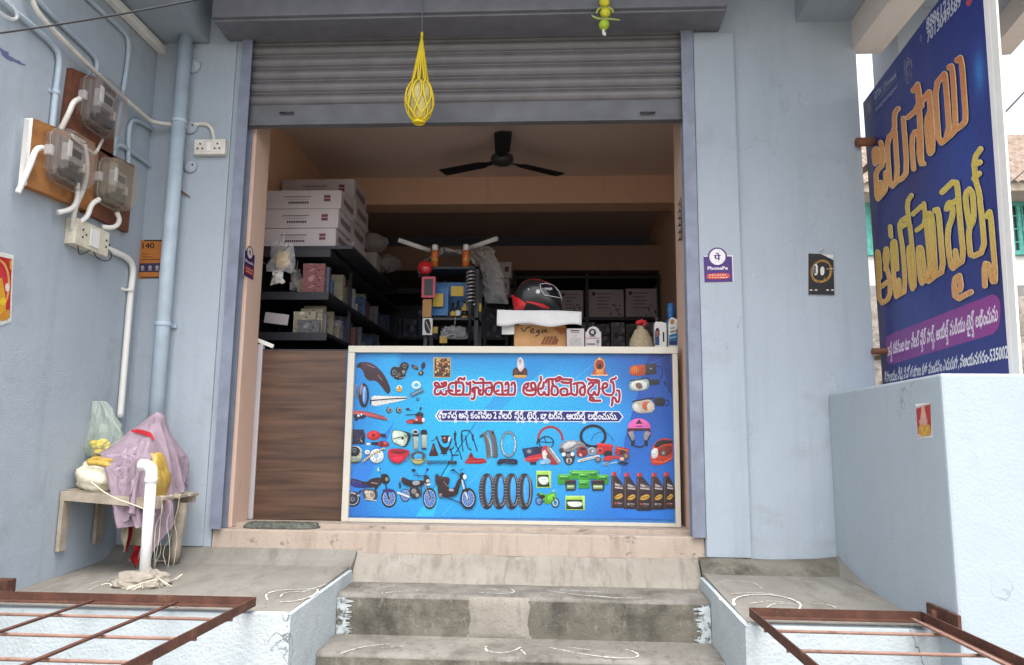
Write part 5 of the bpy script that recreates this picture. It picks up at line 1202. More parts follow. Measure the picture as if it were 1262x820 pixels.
# --- ribbon with the line of text
A.crop(420, 420, 5.736); A.k = base_k
A.crop(0, 0, 1)
A.poly([(536, 513), (541, 505.2), (763, 507), (768.5, 513.8), (763.5, 520.5), (541, 519.5)], 'dfe6f4'); A.poly([(537.5, 513), (542, 506), (762, 508), (767, 513.8), (762.5, 519.6), (542, 518.6)], '1c1d72')
A.poly([(536, 513), (540.5, 506.5), (544.5, 506.5), (540.5, 512.8), (544.5, 518.8), (540.5, 518.8)], 'e8eef8'); A.poly([(538, 513), (541.5, 507), (543, 507), (539.5, 512.8), (543, 518.3), (541.5, 518.3)], '1c1d72')
A.text('మావద్ద అన్ని కంపెనీల 2 వీలర్ స్పేర్స్, టైర్స్, బ్యాటరీస్, ఆయిల్స్ లభించును.', (541, 515.6), (761, 517.2), 8.6, 'f2f2f8', .022)
A.shade = 0
# --- title: white edge first, then the crimson strokes
ja = [[(92, 192), (64, 184), (60, 152), (88, 142), (112, 160), (128, 202)], [(150, 150), (170, 176), (186, 160), (180, 142), (212, 140), (208, 192), (90, 206), (60, 240), (62, 290), (100, 302), (128, 286), (140, 248), (152, 288), (180, 302), (212, 298), (212, 252)]]
ya = [[(330, 148), (272, 150), (242, 184), (240, 258), (270, 298), (335, 300)], [(338, 128), (338, 300)], [(338, 300), (380, 302), (432, 298), (436, 148), (372, 142), (345, 150)], [(432, 298), (480, 302), (522, 298), (522, 140)], [(474, 144), (488, 172), (522, 142)], [(372, 124), (366, 96), (396, 84), (418, 102), (446, 104), (448, 82)], [(290, 252), (262, 244)], [(362, 255), (385, 244)]]
sa = [[(560, 128), (576, 148), (660, 148), (690, 148)], [(652, 98), (690, 96), (692, 150), (692, 300), (646, 300), (640, 262), (658, 242)], [(556, 262), (554, 216), (600, 204), (632, 214), (632, 290), (650, 302)], [(580, 220), (578, 320), (566, 360), (540, 352)], [(692, 148), (750, 148), (802, 142), (802, 302), (740, 302), (722, 276), (726, 226), (762, 208), (796, 210)]]
yi = [[(880, 144), (844, 160), (830, 200), (830, 258), (862, 298), (938, 300)], [(880, 144), (938, 148), (938, 300), (985, 302), (1016, 298), (1018, 144), (984, 146), (978, 172)], [(1016, 298), (1060, 302), (1102, 298), (1102, 142), (1062, 148), (1056, 172)], [(866, 255), (888, 244)], [(972, 252), (988, 244)]]
aa = [[(112, 122), (70, 132), (46, 180), (52, 236), (96, 262), (192, 264), (198, 200), (190, 120), (142, 112), (140, 180), (194, 196)], [(74, 182), (104, 166), (102, 128)], [(88, 206), (140, 212), (176, 200)]]
to = [[(258, 48), (262, 90)], [(292, 112), (286, 178), (252, 188)], [(252, 110), (230, 140), (224, 216), (240, 260), (282, 262), (296, 216), (312, 262), (352, 264)], [(318, 112), (322, 84), (352, 72), (440, 74), (468, 46), (500, 54), (500, 74), (624, 78)], [(352, 92), (352, 264)], [(394, 84), (402, 152), (458, 168), (462, 262), (394, 264), (384, 218), (396, 158)], [(438, 98), (470, 96), (480, 78)]]
mo = [[(504, 104), (526, 116), (608, 118), (626, 80)], [(616, 116), (622, 226)], [(510, 264), (492, 230), (496, 196), (538, 182), (574, 192), (574, 262), (510, 264)], [(574, 262), (622, 240), (652, 264), (692, 262), (692, 118)], [(650, 132), (692, 116), (782, 116), (786, 262), (736, 264), (722, 214), (740, 168), (780, 170)]]
bai = [[(820, 68), (842, 84), (950, 84), (954, 112)], [(830, 132), (850, 112), (884, 116), (886, 146), (858, 166), (826, 192), (820, 236), (842, 264), (882, 262), (896, 214), (912, 262), (952, 264), (954, 92)], [(902, 112), (952, 114)], [(846, 288), (842, 332), (970, 330)], [(846, 288), (886, 296), (892, 330)]]
ls = [[(1018, 178), (1052, 164), (1052, 126), (1012, 118), (992, 170), (1000, 226), (1040, 262), (1130, 264), (1130, 112), (1094, 110), (1096, 76), (1148, 68), (1156, 52)], [(1168, 208), (1200, 212), (1196, 344), (1160, 346), (1150, 302), (1122, 288), (1112, 310), (1114, 360), (1104, 386)]]
for col_, w1, w2 in (('f3eef4', 54, 51), ('9c1034', 31, 29)):
    A.crop(530, 458, 10.517); A.k = base_k if w1 > 40 else base_k+24
    A.strokes(ja+ya+sa+yi, w1, col_)
    A.crop(640, 460, 9.708); A.k = base_k if w1 > 40 else base_k+24
    A.strokes(aa+to+mo+bai+ls, w2, col_)
A.build('printed_front', M['print'], counter)

# ================================================================== the tall banner on the parapet
BX = 1.885
bt = lambda px, py: at(px, py, 'x', BX)
bn = thing('shop_banner', 'tall blue banner with orange and yellow lettering standing on the parapet', 'banner', (BX, -.5, .8))
quad = [(1063.5, 127), (1213, -75), (1249, 470), (1088.5, 486)]
P = [bt(*q_) for q_ in quad]
m = MB(); a = [m.bm.verts.new(p) for p in P]; b = [m.bm.verts.new(p+Vector((.012, 0, 0))) for p in P]
for i in range(4): m._face([a[i], a[(i+1) % 4], b[(i+1) % 4], b[i]])
m._face(a); m._face(b[::-1])
m.build('banner_board', M['white_paper'], bn)
m = MB()
for dz in (.02, .5):
    pass
# white hem on the near edge
h = [bt(1213, -75), bt(1221, -88), bt(1257.5, 469), bt(1249, 470)]
a = [m.bm.verts.new(p+Vector((.001, 0, 0))) for p in h]; b = [m.bm.verts.new(p+Vector((.011, 0, 0))) for p in h]
for i in range(4): m._face([a[i], a[(i+1) % 4], b[(i+1) % 4], b[i]])
m._face(a); m._face(b[::-1]); m.build('white_hem', M['white_pl'], bn)
# bamboo poles behind it that poke out towards the wall
for py0, x_ in ((181, 1050), (436, 1074)):
    p = bt(1090, py0); q_ = Vector((BX+.03, p.y, p.z))
    m = MB(); m.tube([Vector((BX+.034, .42, p.z+.02)), Vector((BX+.034, .2, p.z)), Vector((BX+.034, -.95, p.z-.02))], .02, 10); m.build('bamboo_pole', M['bamboo'], bn)
m = MB(); e = at(1055, 180, 'x', 1.80); m.tube([Vector((1.78, -.03, e.z)), Vector((1.95, -.02, e.z+.005))], .026, 10); m.build('pole_end', M['darkwood'], bn)
m = MB(); e = at(1078, 435, 'x', 1.84); m.tube([Vector((1.80, -.03, e.z)), Vector((1.95, -.02, e.z+.005))], .018, 10); m.build('pole_end', M['darkwood'], bn)
B = Art(bt, (-1, 0, 0)); B.step = .0001
def bbg(u, v):
    c = hx('27337e'); c = mixc(c, hx('222a63'), (.45-u)*1.2); c = mixc(c, hx('2b4aa0'), .6*math.exp(-((u-.75)**2/.03+(v-.45)**2/.05))); c = mixc(c, hx('3a2a60'), .6*math.exp(-((u-.35)**2/.01+(v-.38)**2/.01)))
    c = mixc(c, hx('3a8ad0'), .9*math.exp(-((u-.93)**2/.0016+(v-.27)**2/.0022))); c = mixc(c, hx('2a4c9a'), .5*math.exp(-((u-.25)**2/.03+(v-.78)**2/.02))); c = mixc(c, hx('26235c'), .6*math.exp(-((u-.95)**2/.006+(v-.75)**2/.02)))
    return c
B.bgrid([quad[0], (1207, -67), (1244.5, 471), quad[3]], bbg, 40, 60)
B.k = 5
# line 1 (C, D crops) and line 2 (E, F crops): dark edge, pale edge, fill
C1 = [[(40, 612), (32, 552), (44, 530), (56, 545), (60, 600)], [(70, 500), (78, 525), (86, 612), (44, 655), (46, 705), (52, 805), (72, 782), (70, 712)], [(72, 782), (100, 748), (96, 662)],
      [(163, 320), (142, 345), (146, 440), (106, 480), (110, 600), (122, 742), (162, 702), (146, 440)], [(162, 702), (188, 690), (212, 654), (192, 372)],
      [(216, 366), (292, 304)], [(242, 225), (270, 190), (282, 290)], [(246, 640), (234, 480), (260, 432), (278, 470), (276, 600), (300, 612)]]
D1 = [[(8, 248), (20, 430), (30, 690)], [(2, 380), (74, 290)], [(74, 290), (86, 450), (96, 612), (76, 640), (64, 540), (58, 450), (78, 404)],
      [(160, 188), (108, 250), (118, 430), (130, 585), (186, 540), (176, 360), (162, 190)], [(186, 152), (204, 142), (216, 330), (224, 500), (188, 538)], [(232, 112), (254, 92), (268, 280), (280, 440), (266, 470), (226, 498)]]
E2 = [[(54, 592), (46, 430), (34, 424), (44, 600), (54, 772), (122, 728), (120, 612), (66, 652)], [(120, 612), (98, 530), (84, 470), (96, 388), (108, 460), (92, 540)], [(123, 262), (127, 325)],
      [(166, 540), (156, 360), (140, 356), (134, 400), (156, 725), (184, 704), (180, 610)], [(184, 704), (222, 682), (204, 400), (184, 290), (184, 232), (232, 200)], [(262, 58), (232, 105), (244, 215), (258, 330), (284, 640), (262, 678), (246, 500), (240, 402), (262, 390)], [(192, 268), (236, 240)],
      [(270, 182), (342, 112), (354, 240), (296, 286)], [(342, 112), (366, 330), (386, 582), (352, 606), (336, 470), (328, 395), (300, 402), (310, 520), (324, 642), (352, 606)], [(380, 190), (396, 180), (412, 420), (420, 580), (386, 590)]]
F2 = [[(10, 372), (28, 362), (42, 520), (52, 664), (20, 690)], [(52, 350), (70, 344), (82, 500), (94, 640), (52, 664)], [(86, 262), (154, 198), (164, 270)], [(160, 230), (176, 420), (192, 590), (156, 612), (150, 545)], [(108, 342), (118, 312), (134, 316), (140, 372), (112, 450), (120, 560), (132, 632), (156, 612)], [(140, 312), (164, 298)],
      [(170, 664), (144, 684), (150, 784), (226, 742)], [(170, 664), (180, 728), (152, 742)], [(218, 418), (204, 340), (198, 270), (228, 240), (238, 330), (238, 400), (214, 440), (218, 520), (226, 576), (292, 546), (282, 400), (266, 270), (246, 200), (240, 100), (272, 54)], [(240, 196), (266, 172)], [(240, 132), (270, 118)],
      [(304, 378), (318, 350), (332, 520), (346, 690), (326, 692), (316, 612), (290, 604), (294, 712)]]
og = lambda p: mixc(hx('cc7444'), hx('f0b060'), (p[1]/4.3-10)/170)
yg1 = lambda p: mixc(hx('d8bc48'), hx('e8ac5c'), (p[1]/5.3-60)/85)
yg2 = lambda p: mixc(hx('e0c850'), hx('e09c60'), (p[1]/3.9-110)/75)
for wf, colr in ((1.38, '17163a'), (1.18, 'fbe8c0'), (.90, None)):
    lay = {1.38: 6, 1.18: 30, .90: 54}[wf]
    B.crop(1070, 60, 4.316); B.k = lay; B.strokes(C1, 24*wf, colr or 'c87a45', grad=None if colr else og)
    B.crop(1130, 50, 4.55); B.k = lay; B.strokes(D1, 28*wf, colr or 'c87a45', grad=None if colr else og)
    B.crop(1075, 230, 5.294); B.k = lay; B.strokes(E2, 26*wf, colr or 'c0a040', grad=None if colr else yg1)
    B.crop(1140, 170, 3.905); B.k = lay; B.strokes(F2, 23.5*wf, colr or 'c0a040', grad=None if colr else yg2)
# purple ribbon and small lines
B.crop(1085, 355, 6.836); B.k = 6
B.poly([(44, 470), (48, 415), (80, 393), (130, 372), (900, 72), (950, 52), (990, 72), (1014, 130), (1014, 200), (1005, 320), (960, 385), (900, 405), (150, 628), (100, 644), (60, 636), (46, 560)], '8a3c94', 1, grad=lambda p: mixc(hx('7c3f8e'), hx('94388e'), p[0]/1000))
B.text('అన్ని రకముల టూ వీలర్ స్పేర్ పార్ట్స్, ఆయిల్స్ మరియు టైర్స్ లభించును', (60, 572), (992, 272), 100, 'f0e6f2', .03)
B.text('శివాలయం వీధి, పి.పోతురాజు కళా మండపం ఎదురుగా,', (38, 795), (665, 672), 84, 'dfe2ee', .03)
B.text('విజయనగరం-535002', (675, 670), (1080, 588), 96, 'eef0f6', .03)
B.crop(1060, 0, 5.856); B.k = 8
B.text('88861231', (480, 222), (668, 40), 88, 'c8cbd8', .03); B.text('7013049589', (487, 310), (732, 36), 84, 'c8cbd8', .03)
B.text('GSTIN : 37', (106, 725), (190, 637), 54, 'b4b8c8', .02); [B.line([(196+i*8, 626-i*8.3), (196+i*8, 596-i*8.3)], 4, 'a4a8bc') for i in range(9)]; B.line([(106, 752), (268, 572)], 3, '8c90a8'); [B.ring(124+i*13, 790-i*14.2, 5, 12, 3, 'a0a4c0', n=8, a0=random.choice((0, 90)), a1=random.choice((300, 360))) for i in range(12)]
B.line([(106, 690), (262, 505), (268, 560)], 3, '6c7294')
# faded devotional drawings and the corner emblem
for i in range(46):
    a = random.uniform(0, 6.28); r = random.uniform(.2, 1); B.k = 8+i % 8
    B.line([(350+30*r*math.cos(a), 500+110*r*math.sin(a)), (350+30*r*math.cos(a+.7), 500+110*r*math.sin(a+.7))], 5, random.choice(('6f7090', '8a88a0', '55587c', '907c90')))
for i in range(16):
    a = random.uniform(0, 6.28); r = random.uniform(.2, 1); B.k = 8+i % 8
    B.line([(447+14*r*math.cos(a), 280+48*r*math.sin(a)), (447+14*r*math.cos(a+.8), 280+48*r*math.sin(a+.8))], 4, random.choice(('7f82a0', '606490')))
B.k = 8; B.poly([(30, 740), (92, 690), (96, 850), (40, 900)], '3a3c5c'); B.ell(62, 780, 16, 40, '6a5c70'); B.poly([(760, 25), (785, -20), (815, -10), (800, 40), (778, 48)], 'b04a58', 1)
B.build('printed_face', M['print'], bn)
# ================================================================== half door and mat
hd = thing('half_door', 'walnut brown half door beside the counter', 'door', (-1.6, .32, .022))
a, b = at(323, 432, 'y', .33), at(428, 432, 'y', .33); zt = a.z
x0, x1 = at(305, 636, 'y', .33).x+.02, tl.x-.006
m = MB(); m.box(at(318, 540, 'y', .33).x, x1, .33, .352, .026, zt, .002); m.build('panel', M['gwood'], hd)
m = MB(); dx = at(318, 540, 'y', .33).x-.002; m.box(dx-.085, dx, .322, .36, .026, zt+.04, .003); m.build('door_post', M['carton'], hd)
m = MB(); m.box(dx-.05, x1, .329, .354, zt+.001, zt+.008); m.build('top_edge', M['rack'], hd)
# loose white trim leaning at the top of the post
m = MB(); p = at(318, 420, 'y', .34); m.bar(p+Vector((-.05, 0, .02)), p+Vector((.09, .04, -.035)), .04, .025); tag(m.build('trim_strip', M['white_pl']), 'short white trim strip lying across the top of the door post', 'trim')
dm = thing('doormat', 'grey green half round coir doormat before the half door', 'doormat', (-1.5, .1, 0))
a, b = at(299, 649, 'z', .004), at(409, 645, 'z', .004)
cx, w = (a.x+b.x)/2, (b.x-a.x)/2
def matf(u, v):
    ang = math.pi*u; k = v
    ex = abs(math.cos(ang))**.55*math.copysign(1, math.cos(ang)); ey = math.sin(ang)**.6
    h = .024*(1-max(0, (k-.82)/.18)**2)+random.uniform(0, .007)*(k < .99)
    return (cx-w*ex*k, .16-.13*ey*k, .003+h)
m = MB(); m.grid(matf, 70, 16)
m.grid(lambda u, v: (cx-w*abs(math.cos(math.pi*u))**.55*math.copysign(1, math.cos(math.pi*u)), .16-.13*math.sin(math.pi*u)**.6, .001+.006*v), 70, 1)
m.box(cx-w, cx+w, .158, .166, .001, .02)
m.build('coir_pad', M['mat'], dm)

# ================================================================== ceiling fan
FY = 1.4
hub = at(619, 197, 'y', FY)
fan = thing('ceiling_fan', 'dark ceiling fan hanging inside the shop', 'fan', (hub.x, FY, 3.0))
m = MB(); m.tube([(hub.x, FY, 3.0), (hub.x, FY, hub.z+.04)], .026, 12); m.build('rod', M['dark'], fan)
m = MB(); m.lathe([(.0, .0), (.065, -.01), (.06, -.09), (.04, -.13)], (hub.x, FY, 2.998), 20); m.build('canopy', M['dark'], fan)
m = MB(); m.lathe([(0, .05), (.05, .05), (.085, .03), (.095, 0), (.08, -.03), (.04, -.045), (0, -.045)], (hub.x, FY, hub.z), 26); m.build('motor', M['dark'], fan)
for k in range(3):
    an = math.radians(274.6+120*k); d = Vector((math.cos(an), math.sin(an), 0)); s_ = Vector((-d.y, d.x, 0))
    m = MB()
    for i in range(1):
        P = []
        c = Vector((hub.x, FY, hub.z-.012))
        L = [(.09, .024), (.15, .032), (.19, .058), (.56, .066), (.58, .058)]
        V = []
        for r, w_ in L:
            V.append((m.bm.verts.new(c+d*r+s_*w_+Vector((0, 0, .005))), m.bm.verts.new(c+d*r-s_*w_+Vector((0, 0, -.005)))))
        for A_, B_ in zip(V, V[1:]): m._face([A_[0], A_[1], B_[1], B_[0]])
        ext = bmesh.ops.solidify(m.bm, geom=m.bm.faces[:], thickness=.005)
    m.build('blade', M['dark'], fan)

# ================================================================== left rack with cartons
rk = thing('storage_rack', 'dark steel rack along the left wall of the shop', 'rack', (-1.85, 1.9, .02))
RX0, RX1, RY0, RY1 = -2.19, -1.60, .75, 3.2
for x in (RX0+.02, RX1-.02):
    for y in (RY0+.62, RY1-.02):
        m = MB(); m.box(x-.012, x+.012, y-.012, y+.012, .021, 1.86); m.build('post', M['rack'], rk)
for z in (.35, .80, 1.24, 1.53, 1.84):
    m = MB(); m.box(RX0, RX1, RY0, RY1, z, z+.025); m.box(RX0, RX1, RY0-.004, RY0, z-.03, z+.026); m.build('shelf', M['rack'], rk)
def cartonbox(name, x0, x1, y0, y1, z0, z1, mat, label, group, mark=None, cat='box', face='-y'):
    o = thing(name, label, cat, ((x0+x1)/2, (y0+y1)/2, z0), group)
    m = MB(); m.box(x0, x1, y0, y1, z0, z1, .003, jit=.001); m.build('carton', mat, o)
    A = Art(lambda px, py: Vector((x0+(x1-x0)*px, y0, z0+(z1-z0)*(1-py))), (0, -1, 0)); A.base = .0015
    if mark == 'long':      # upside-down print and a small plum emblem
        A.rect(.79, .28, .87, .62, '7a3a52'); A.line([(.80, .45), (.86, .45)], .03, 'd8c8cc')
        for i in range(9): A.rect(.36+i*.028, .62, .36+i*.028+.02, .74, '4a4048')
        A.line([(.34, .50), (.60, .50)], .018, '8a7c84')
        for i in range(14): A.rect(.30+i*.024, .33, .30+i*.024+.016, .39, '6a5e66')
    elif mark == 'spot':
        A.rect(.62, .30, .86, .62, '6a3046')
        for i in range(5): A.ell(random.uniform(.1, .5), random.uniform(.2, .8), .03, .05, '7a6a74')
    elif mark == 'lines':
        A.rect(.10, .10, .20, .22, '5a3040')
        for j in range(5): A.rect(.24, .14+j*.13, .24+random.uniform(.3, .55), .17+j*.13, '7c7078')
        for i in range(12): A.ell(random.uniform(.6, .95), random.uniform(.55, .95), .02, .03, '54404c')
    elif mark == 'dots':
        for i in range(22): A.ell(random.uniform(.05, .95), random.uniform(.4, .97), .05, .015, '3c2f3a')
        A.rect(.15, .05, .7, .22, '6a3046')
    if mark: A.build('print', M['print_matt'], o)
    # side tape / print on the side facing the room
    S = Art(lambda px, py: Vector((x1, y0+(y1-y0)*px, z0+(z1-z0)*(1-py))), (1, 0, 0)); S.base = .0015
    S.poly([(.15, .3), (.62, .34), (.85, .3), (.85, .66), (.6, .7), (.15, .62)], '84727c')
    if mark == 'long': S.build('side_print', M['print_matt'], o)
    return o
BYF = .82
zs = [at(380, y, 'y', BYF).z for y in (305, 281.5, 257.5, 234.5)]
xl = -2.17; labs = ('white long carton at the bottom of the front stack', 'white long carton in the middle of the front stack', 'white long carton at the top of the front stack')
for i in range(3):
    xr = at((414, 416, 418.5)[i], 290, 'y', BYF).x
    cartonbox('long_carton', xl, xr, BYF, BYF+.38, zs[i]+.002, zs[i+1]-.001, M['carton'], labs[i], 'white cartons on the left rack', 'long')
BY2 = 1.24
xr2 = at(439, 240, 'y', BY2).x
z0 = at(380, 232, 'y', BY2).z; z1 = at(380, 221, 'y', BY2).z
cz = zs[0]
dh = (z1-cz)/4
for i in range(4):
    cartonbox('long_carton', xl, xr2-.02*(i % 2), BY2, BY2+.40, cz+.002+i*dh, cz+(i+1)*dh-.001, M['carton'], ('white long carton at the bottom of the rear stack', 'white long carton second from the bottom of the rear stack', 'white long carton second from the top of the rear stack', 'white long carton topmost of all, at the top of the rear stack')[i], 'white cartons on the left rack', 'long')
m = MB(); m.box(RX0-.006, RX0, RY0, RY1, .021, 1.83); m.box(RX0+.04, RX1-.04, RY1-.01, RY1, .021, 1.83); m.build('dark_backing', M['rack'], rk)  # dark sheets added to stand in for the deep shade behind the shelves
# board the cartons stand on
m = MB(); m.box(-2.18, -1.45, .78, 2.3, zs[0]-.022, zs[0]-.0005); tag(m.build('shelf_board', M['rack']), 'dark board laid across the rack top under the white cartons', 'board')
# loose things hanging over the aisle
def packet(px, py, w, h, Y, mats, label, rot=0):
    c = at(px, py, 'y', Y); o = thing('hanging_packet', label, 'packet', c, 'packets hanging in the shop')
    rnd = random.Random(int(px*7+py)); m = MB()
    m.grid(lambda u, v: (c.x+(u-.5)*w*(1-.3*v)+.01*rnd.uniform(-1, 1), c.y-.03*math.sin(math.pi*u)*math.sin(math.pi*v)-.02*rnd.random(), c.z+(v-.5)*h+.01*rnd.uniform(-1, 1)), 8, 8, smooth=False)
    m.build('wrapper', mats[0], o)
    if len(mats) > 1:
        m = MB(); m.ell((c.x, c.y+.01, c.z-.01), (w*.3, .02, h*.3), 10, 8, .15); m.build('contents', mats[1], o)
    m = MB(); m.tube([c+Vector((0, 0, h*.45)), c+Vector((.005, 0, h*.45+.08))], .002, 5); m.build('string', M['white_paper'], o)
packet(348, 318, .21, .22, .72, (M['film'], M['yellow_card']), 'crumpled silver packet hanging below the white cartons')
packet(365, 345, .10, .16, .95, (M['film2'], M['orange_can']), 'orange filled packet hanging second along the rack')
packet(392, 352, .09, .15, 1.25, (M['film2'], M['blue_pl']), 'blue filled packet hanging third along the rack')
packet(425, 322, .16, .18, 1.8, (M['film2'],), 'grey film packet hanging past the cartons')
packet(343, 342, .10, .10, .74, (M['white_paper'],), 'torn white wrapper hanging under the silver packet')
m = MB(); p = at(340, 393, 'y', .74); m.bar(p+Vector((-.08, 0, .01)), p+Vector((.09, 0, -.01)), .006, .075); tag(m.build('cardboard_flap', M['carton_g']), 'brownish cardboard flap hanging at the rack corner', 'card')
p = at(456, 330, 'y', 2.1); cartonbox('small_carton', p.x-.055, p.x+.055, 2.1, 2.24, p.z-.13, p.z+.14, M['carton'], 'upright white carton at the far end of the left rack', 'white cartons on the left rack')
def printed_box(nm, c):
    m, nt, b = new_mat(nm); tc = nt.nodes.new('ShaderNodeTexCoord'); v = nt.nodes.new('ShaderNodeTexVoronoi'); v.distance = 'CHEBYCHEV'; v.inputs['Scale'].default_value = 26
    nt.links.new(tc.outputs['Object'], v.inputs['Vector']); r = nt.nodes.new('ShaderNodeValToRGB'); r.color_ramp.interpolation = 'CONSTANT'
    for e_, (pos, cc) in zip([r.color_ramp.elements[0], r.color_ramp.elements.new(.45), r.color_ramp.elements.new(.62), r.color_ramp.elements[-1]], ((0, c), (.45, [x*.45 for x in c]), (.62, [min(1, x*1.5+.08) for x in c]), (.85, c))): e_.position = pos; e_.color = (*cc, 1)
    sp_ = nt.nodes.new('ShaderNodeSeparateColor'); nt.links.new(v.outputs['Color'], sp_.inputs[0]); nt.links.new(sp_.outputs[0], r.inputs[0]); nt.links.new(r.outputs[0], b.inputs['Base Color']); b.inputs['Roughness'].default_value = .6; return m
# rows of small boxes and tins on the two open shelves
rnd = random.Random(31)
cols = [(.30, .29, .31), (.18, .175, .20), (.07, .08, .13), (.20, .07, .07), (.06, .10, .19), (.28, .25, .18), (.10, .10, .11)]
bm_ = [printed_box('printed_packet', c) for c in cols]
names_ = ('pale', 'grey', 'navy', 'red', 'blue', 'tan', 'charcoal')
for sz in (1.265, 1.556):
    y = RY0+.04
    while y < 2.9:
        w_ = rnd.uniform(.035, .085)
        n = rnd.choice((2, 3, 4, 5, 6)); zc = sz+.001; k = rnd.randrange(7)
        xf = RX1-rnd.uniform(.02, .14)
        for j in range(n):
            h_ = rnd.uniform(.03, .075)
            if zc+h_ > sz+.25: break
            m = MB(); m.box(xf-.16, xf, y, y+w_-.012, zc, zc+h_, .002)
            o = m.build('parts_box', bm_[k]); tag(o, '%s spare parts box on the %s shelf of the dark left rack' % (names_[k], 'upper' if sz > 1.4 else 'lower'), 'box', '%s boxes on the %s left shelf' % (names_[k], 'upper' if sz > 1.4 else 'lower'))
            zc += h_+.001
        y += w_
# bundles above the far end
for i, (px, py, w_, h_, Y) in enumerate(((455, 300, .35, .20, 2.5), (475, 325, .30, .16, 2.7))):
    c = at(px, py, 'y', Y); rb = random.Random(60+i); m = MB(); m.grid(lambda u, v: (c.x+(w_/2*math.cos(6.283*u)+rb.uniform(-.02, .02))*math.sin(.15+2.84*v), c.y+.12*math.sin(6.283*u)*math.sin(.15+2.84*v), c.z+h_/2*math.cos(.15+2.84*v)+rb.uniform(-.015, .015)), 20, 8, smooth=False, closed_u=True); o = m.build('wrapped_bundle', M['film2']); tag(o, ('grey wrapped bundle above the left rack', 'lower grey wrapped bundle near the aisle')[i], 'bundle', 'wrapped bundles')

# ================================================================== display stand in the middle
SY = 1.5
S = lambda x, y, dy=0: at(x, y, 'y', SY+dy)
sx0, sx1 = S(524, 330).x, S(590, 330).x; sz1 = S(560, 328).z
stn = thing('display_stand', 'narrow dark display stand in the middle of the shop', 'stand', ((sx0+sx1)/2, SY+.15, .02))
for x in (sx0, sx1-.03):
    for y in (SY+.02, SY+.30): m = MB(); m.box(x, x+.03, y, y+.03, .021, sz1); m.build('post', M['rack'], stn)
for yy in (328, 391, 427):
    z = S(560, yy).z; m = MB(); m.box(sx0, sx1, SY+.02, SY+.34, z-.02, z); m.build('shelf', M['rack'], stn)
m = MB(); a, b = S(534, 347, .2), S(575, 388, .2); m.box(a.x-.06, b.x+.03, SY+.24, SY+.25, b.z, a.z); m.build('blue_back_panel', M['blue_pl'], stn)
m = MB(); a, b = S(533, 362, .1), S(552, 389, .1); m.box(a.x-.03, b.x, SY+.10, SY+.115, b.z, a.z+.05); m.build('blue_side_panel', M['blue_pl'], stn)
for k, px in enumerate((535, 573.5)):
    c = S(px, 324, .05); r = .030; h = S(px, 295, .05).z-c.z
    o = thing('spray_can', ('orange spray can with a white cap, left of the two on the stand', 'orange spray can with a white cap, right of the two on the stand')[k], 'spray can', (c.x, SY+.08, sz1), 'spray cans on the stand')
    m = MB(); m.lathe([(r, 0), (r, h*.66), (r*.85, h*.74)], (c.x, SY+.08, sz1+.001), 16); m.build('body', M['orange_can'], o)
    m = MB(); m.lathe([(r*1.01, h*.30), (r*1.01, h*.34), (r*1.01, h*.36)], (c.x, SY+.08, sz1+.001), 16); m.build('band', M['yellow_card'], o)
    m = MB(); m.lathe([(r*.82, h*.74), (r*.82, h*.98), (r*.6, h*1.0)], (c.x, SY+.08, sz1+.001), 16); m.build('cap', M['white_pl'], o)
# plastic-wrapped mudguard with two white tubes behind the cans
o = thing('wrapped_mudguard', 'plastic wrapped mudguard with two white rods behind the spray cans', 'mudguard', S(556, 310, .3))
m = MB()
def mg(u, v):
    an = math.pi*(.05+.9*u); c = S(556, 350, .3); r = .25
    return (c.x-r*1.05*math.cos(an), SY+.3-.14*v+.02*math.sin(9*u), c.z+r*.95*math.sin(an)+.012*math.sin(23*u+5*v))
m.grid(mg, 26, 5); bmesh.ops.solidify(m.bm, geom=m.bm.faces[:], thickness=.01); m.build('mudguard', M['carton_g'], o)
m = MB(); m.grid(lambda u, v: tuple(Vector(mg(u, v))+Vector((random.uniform(-.012, .012), -.03+random.uniform(-.012, .012), random.uniform(.0, .03)))), 22, 5, smooth=False); m.build('film_wrap', M['film'], o)
for p0, p1 in (((491, 296), (530, 309)), ((613, 294), (578, 306))):
    m = MB(); a, b = S(*p0, .12), S(*p1, .22); m.tube([a, b], .019, 10); m.build('white_rod', M['white_paper'], o)
m = MB(); rnd = random.Random(8)
c0, c1 = S(588, 305, .35), S(606, 375, .35)
m.grid(lambda u, v: (c0.x+(c1.x-c0.x)*v+(u-.3)*.22*(1-.3*abs(v-.5))+rnd.uniform(-.012, .012), SY+.36-.05*math.sin(3.1*u)+rnd.uniform(-.02, .02), c0.z+(c1.z-c0.z)*v), 8, 16, smooth=False)
m.build('hanging_film', M['film'], o)
# coil spring shock absorber
o = thing('shock_absorber', 'grey coil spring shock absorber hanging on the stand', 'shock absorber', S(580, 420))
c = S(580, 378, -.02); za, zb_ = S(580, 376, -.02).z, S(580, 336, -.02).z
m = MB(); P = [Vector((c.x+.032*math.cos(t*2*math.pi*9), SY-.05+.032*math.sin(t*2*math.pi*9), za+(zb_-za)*t)) for t in [i/150 for i in range(151)]]
m.tube(P, .0075, 6); m.build('spring', M['steel'], o)
m = MB(); m.tube([(c.x, SY-.05, S(580, 424).z), (c.x, SY-.05, zb_+.02)], .013, 10); m.lathe([(.03, 0), (.03, .02)], (c.x, SY-.05, zb_), 14); m.build('damper', M['rack'], o)
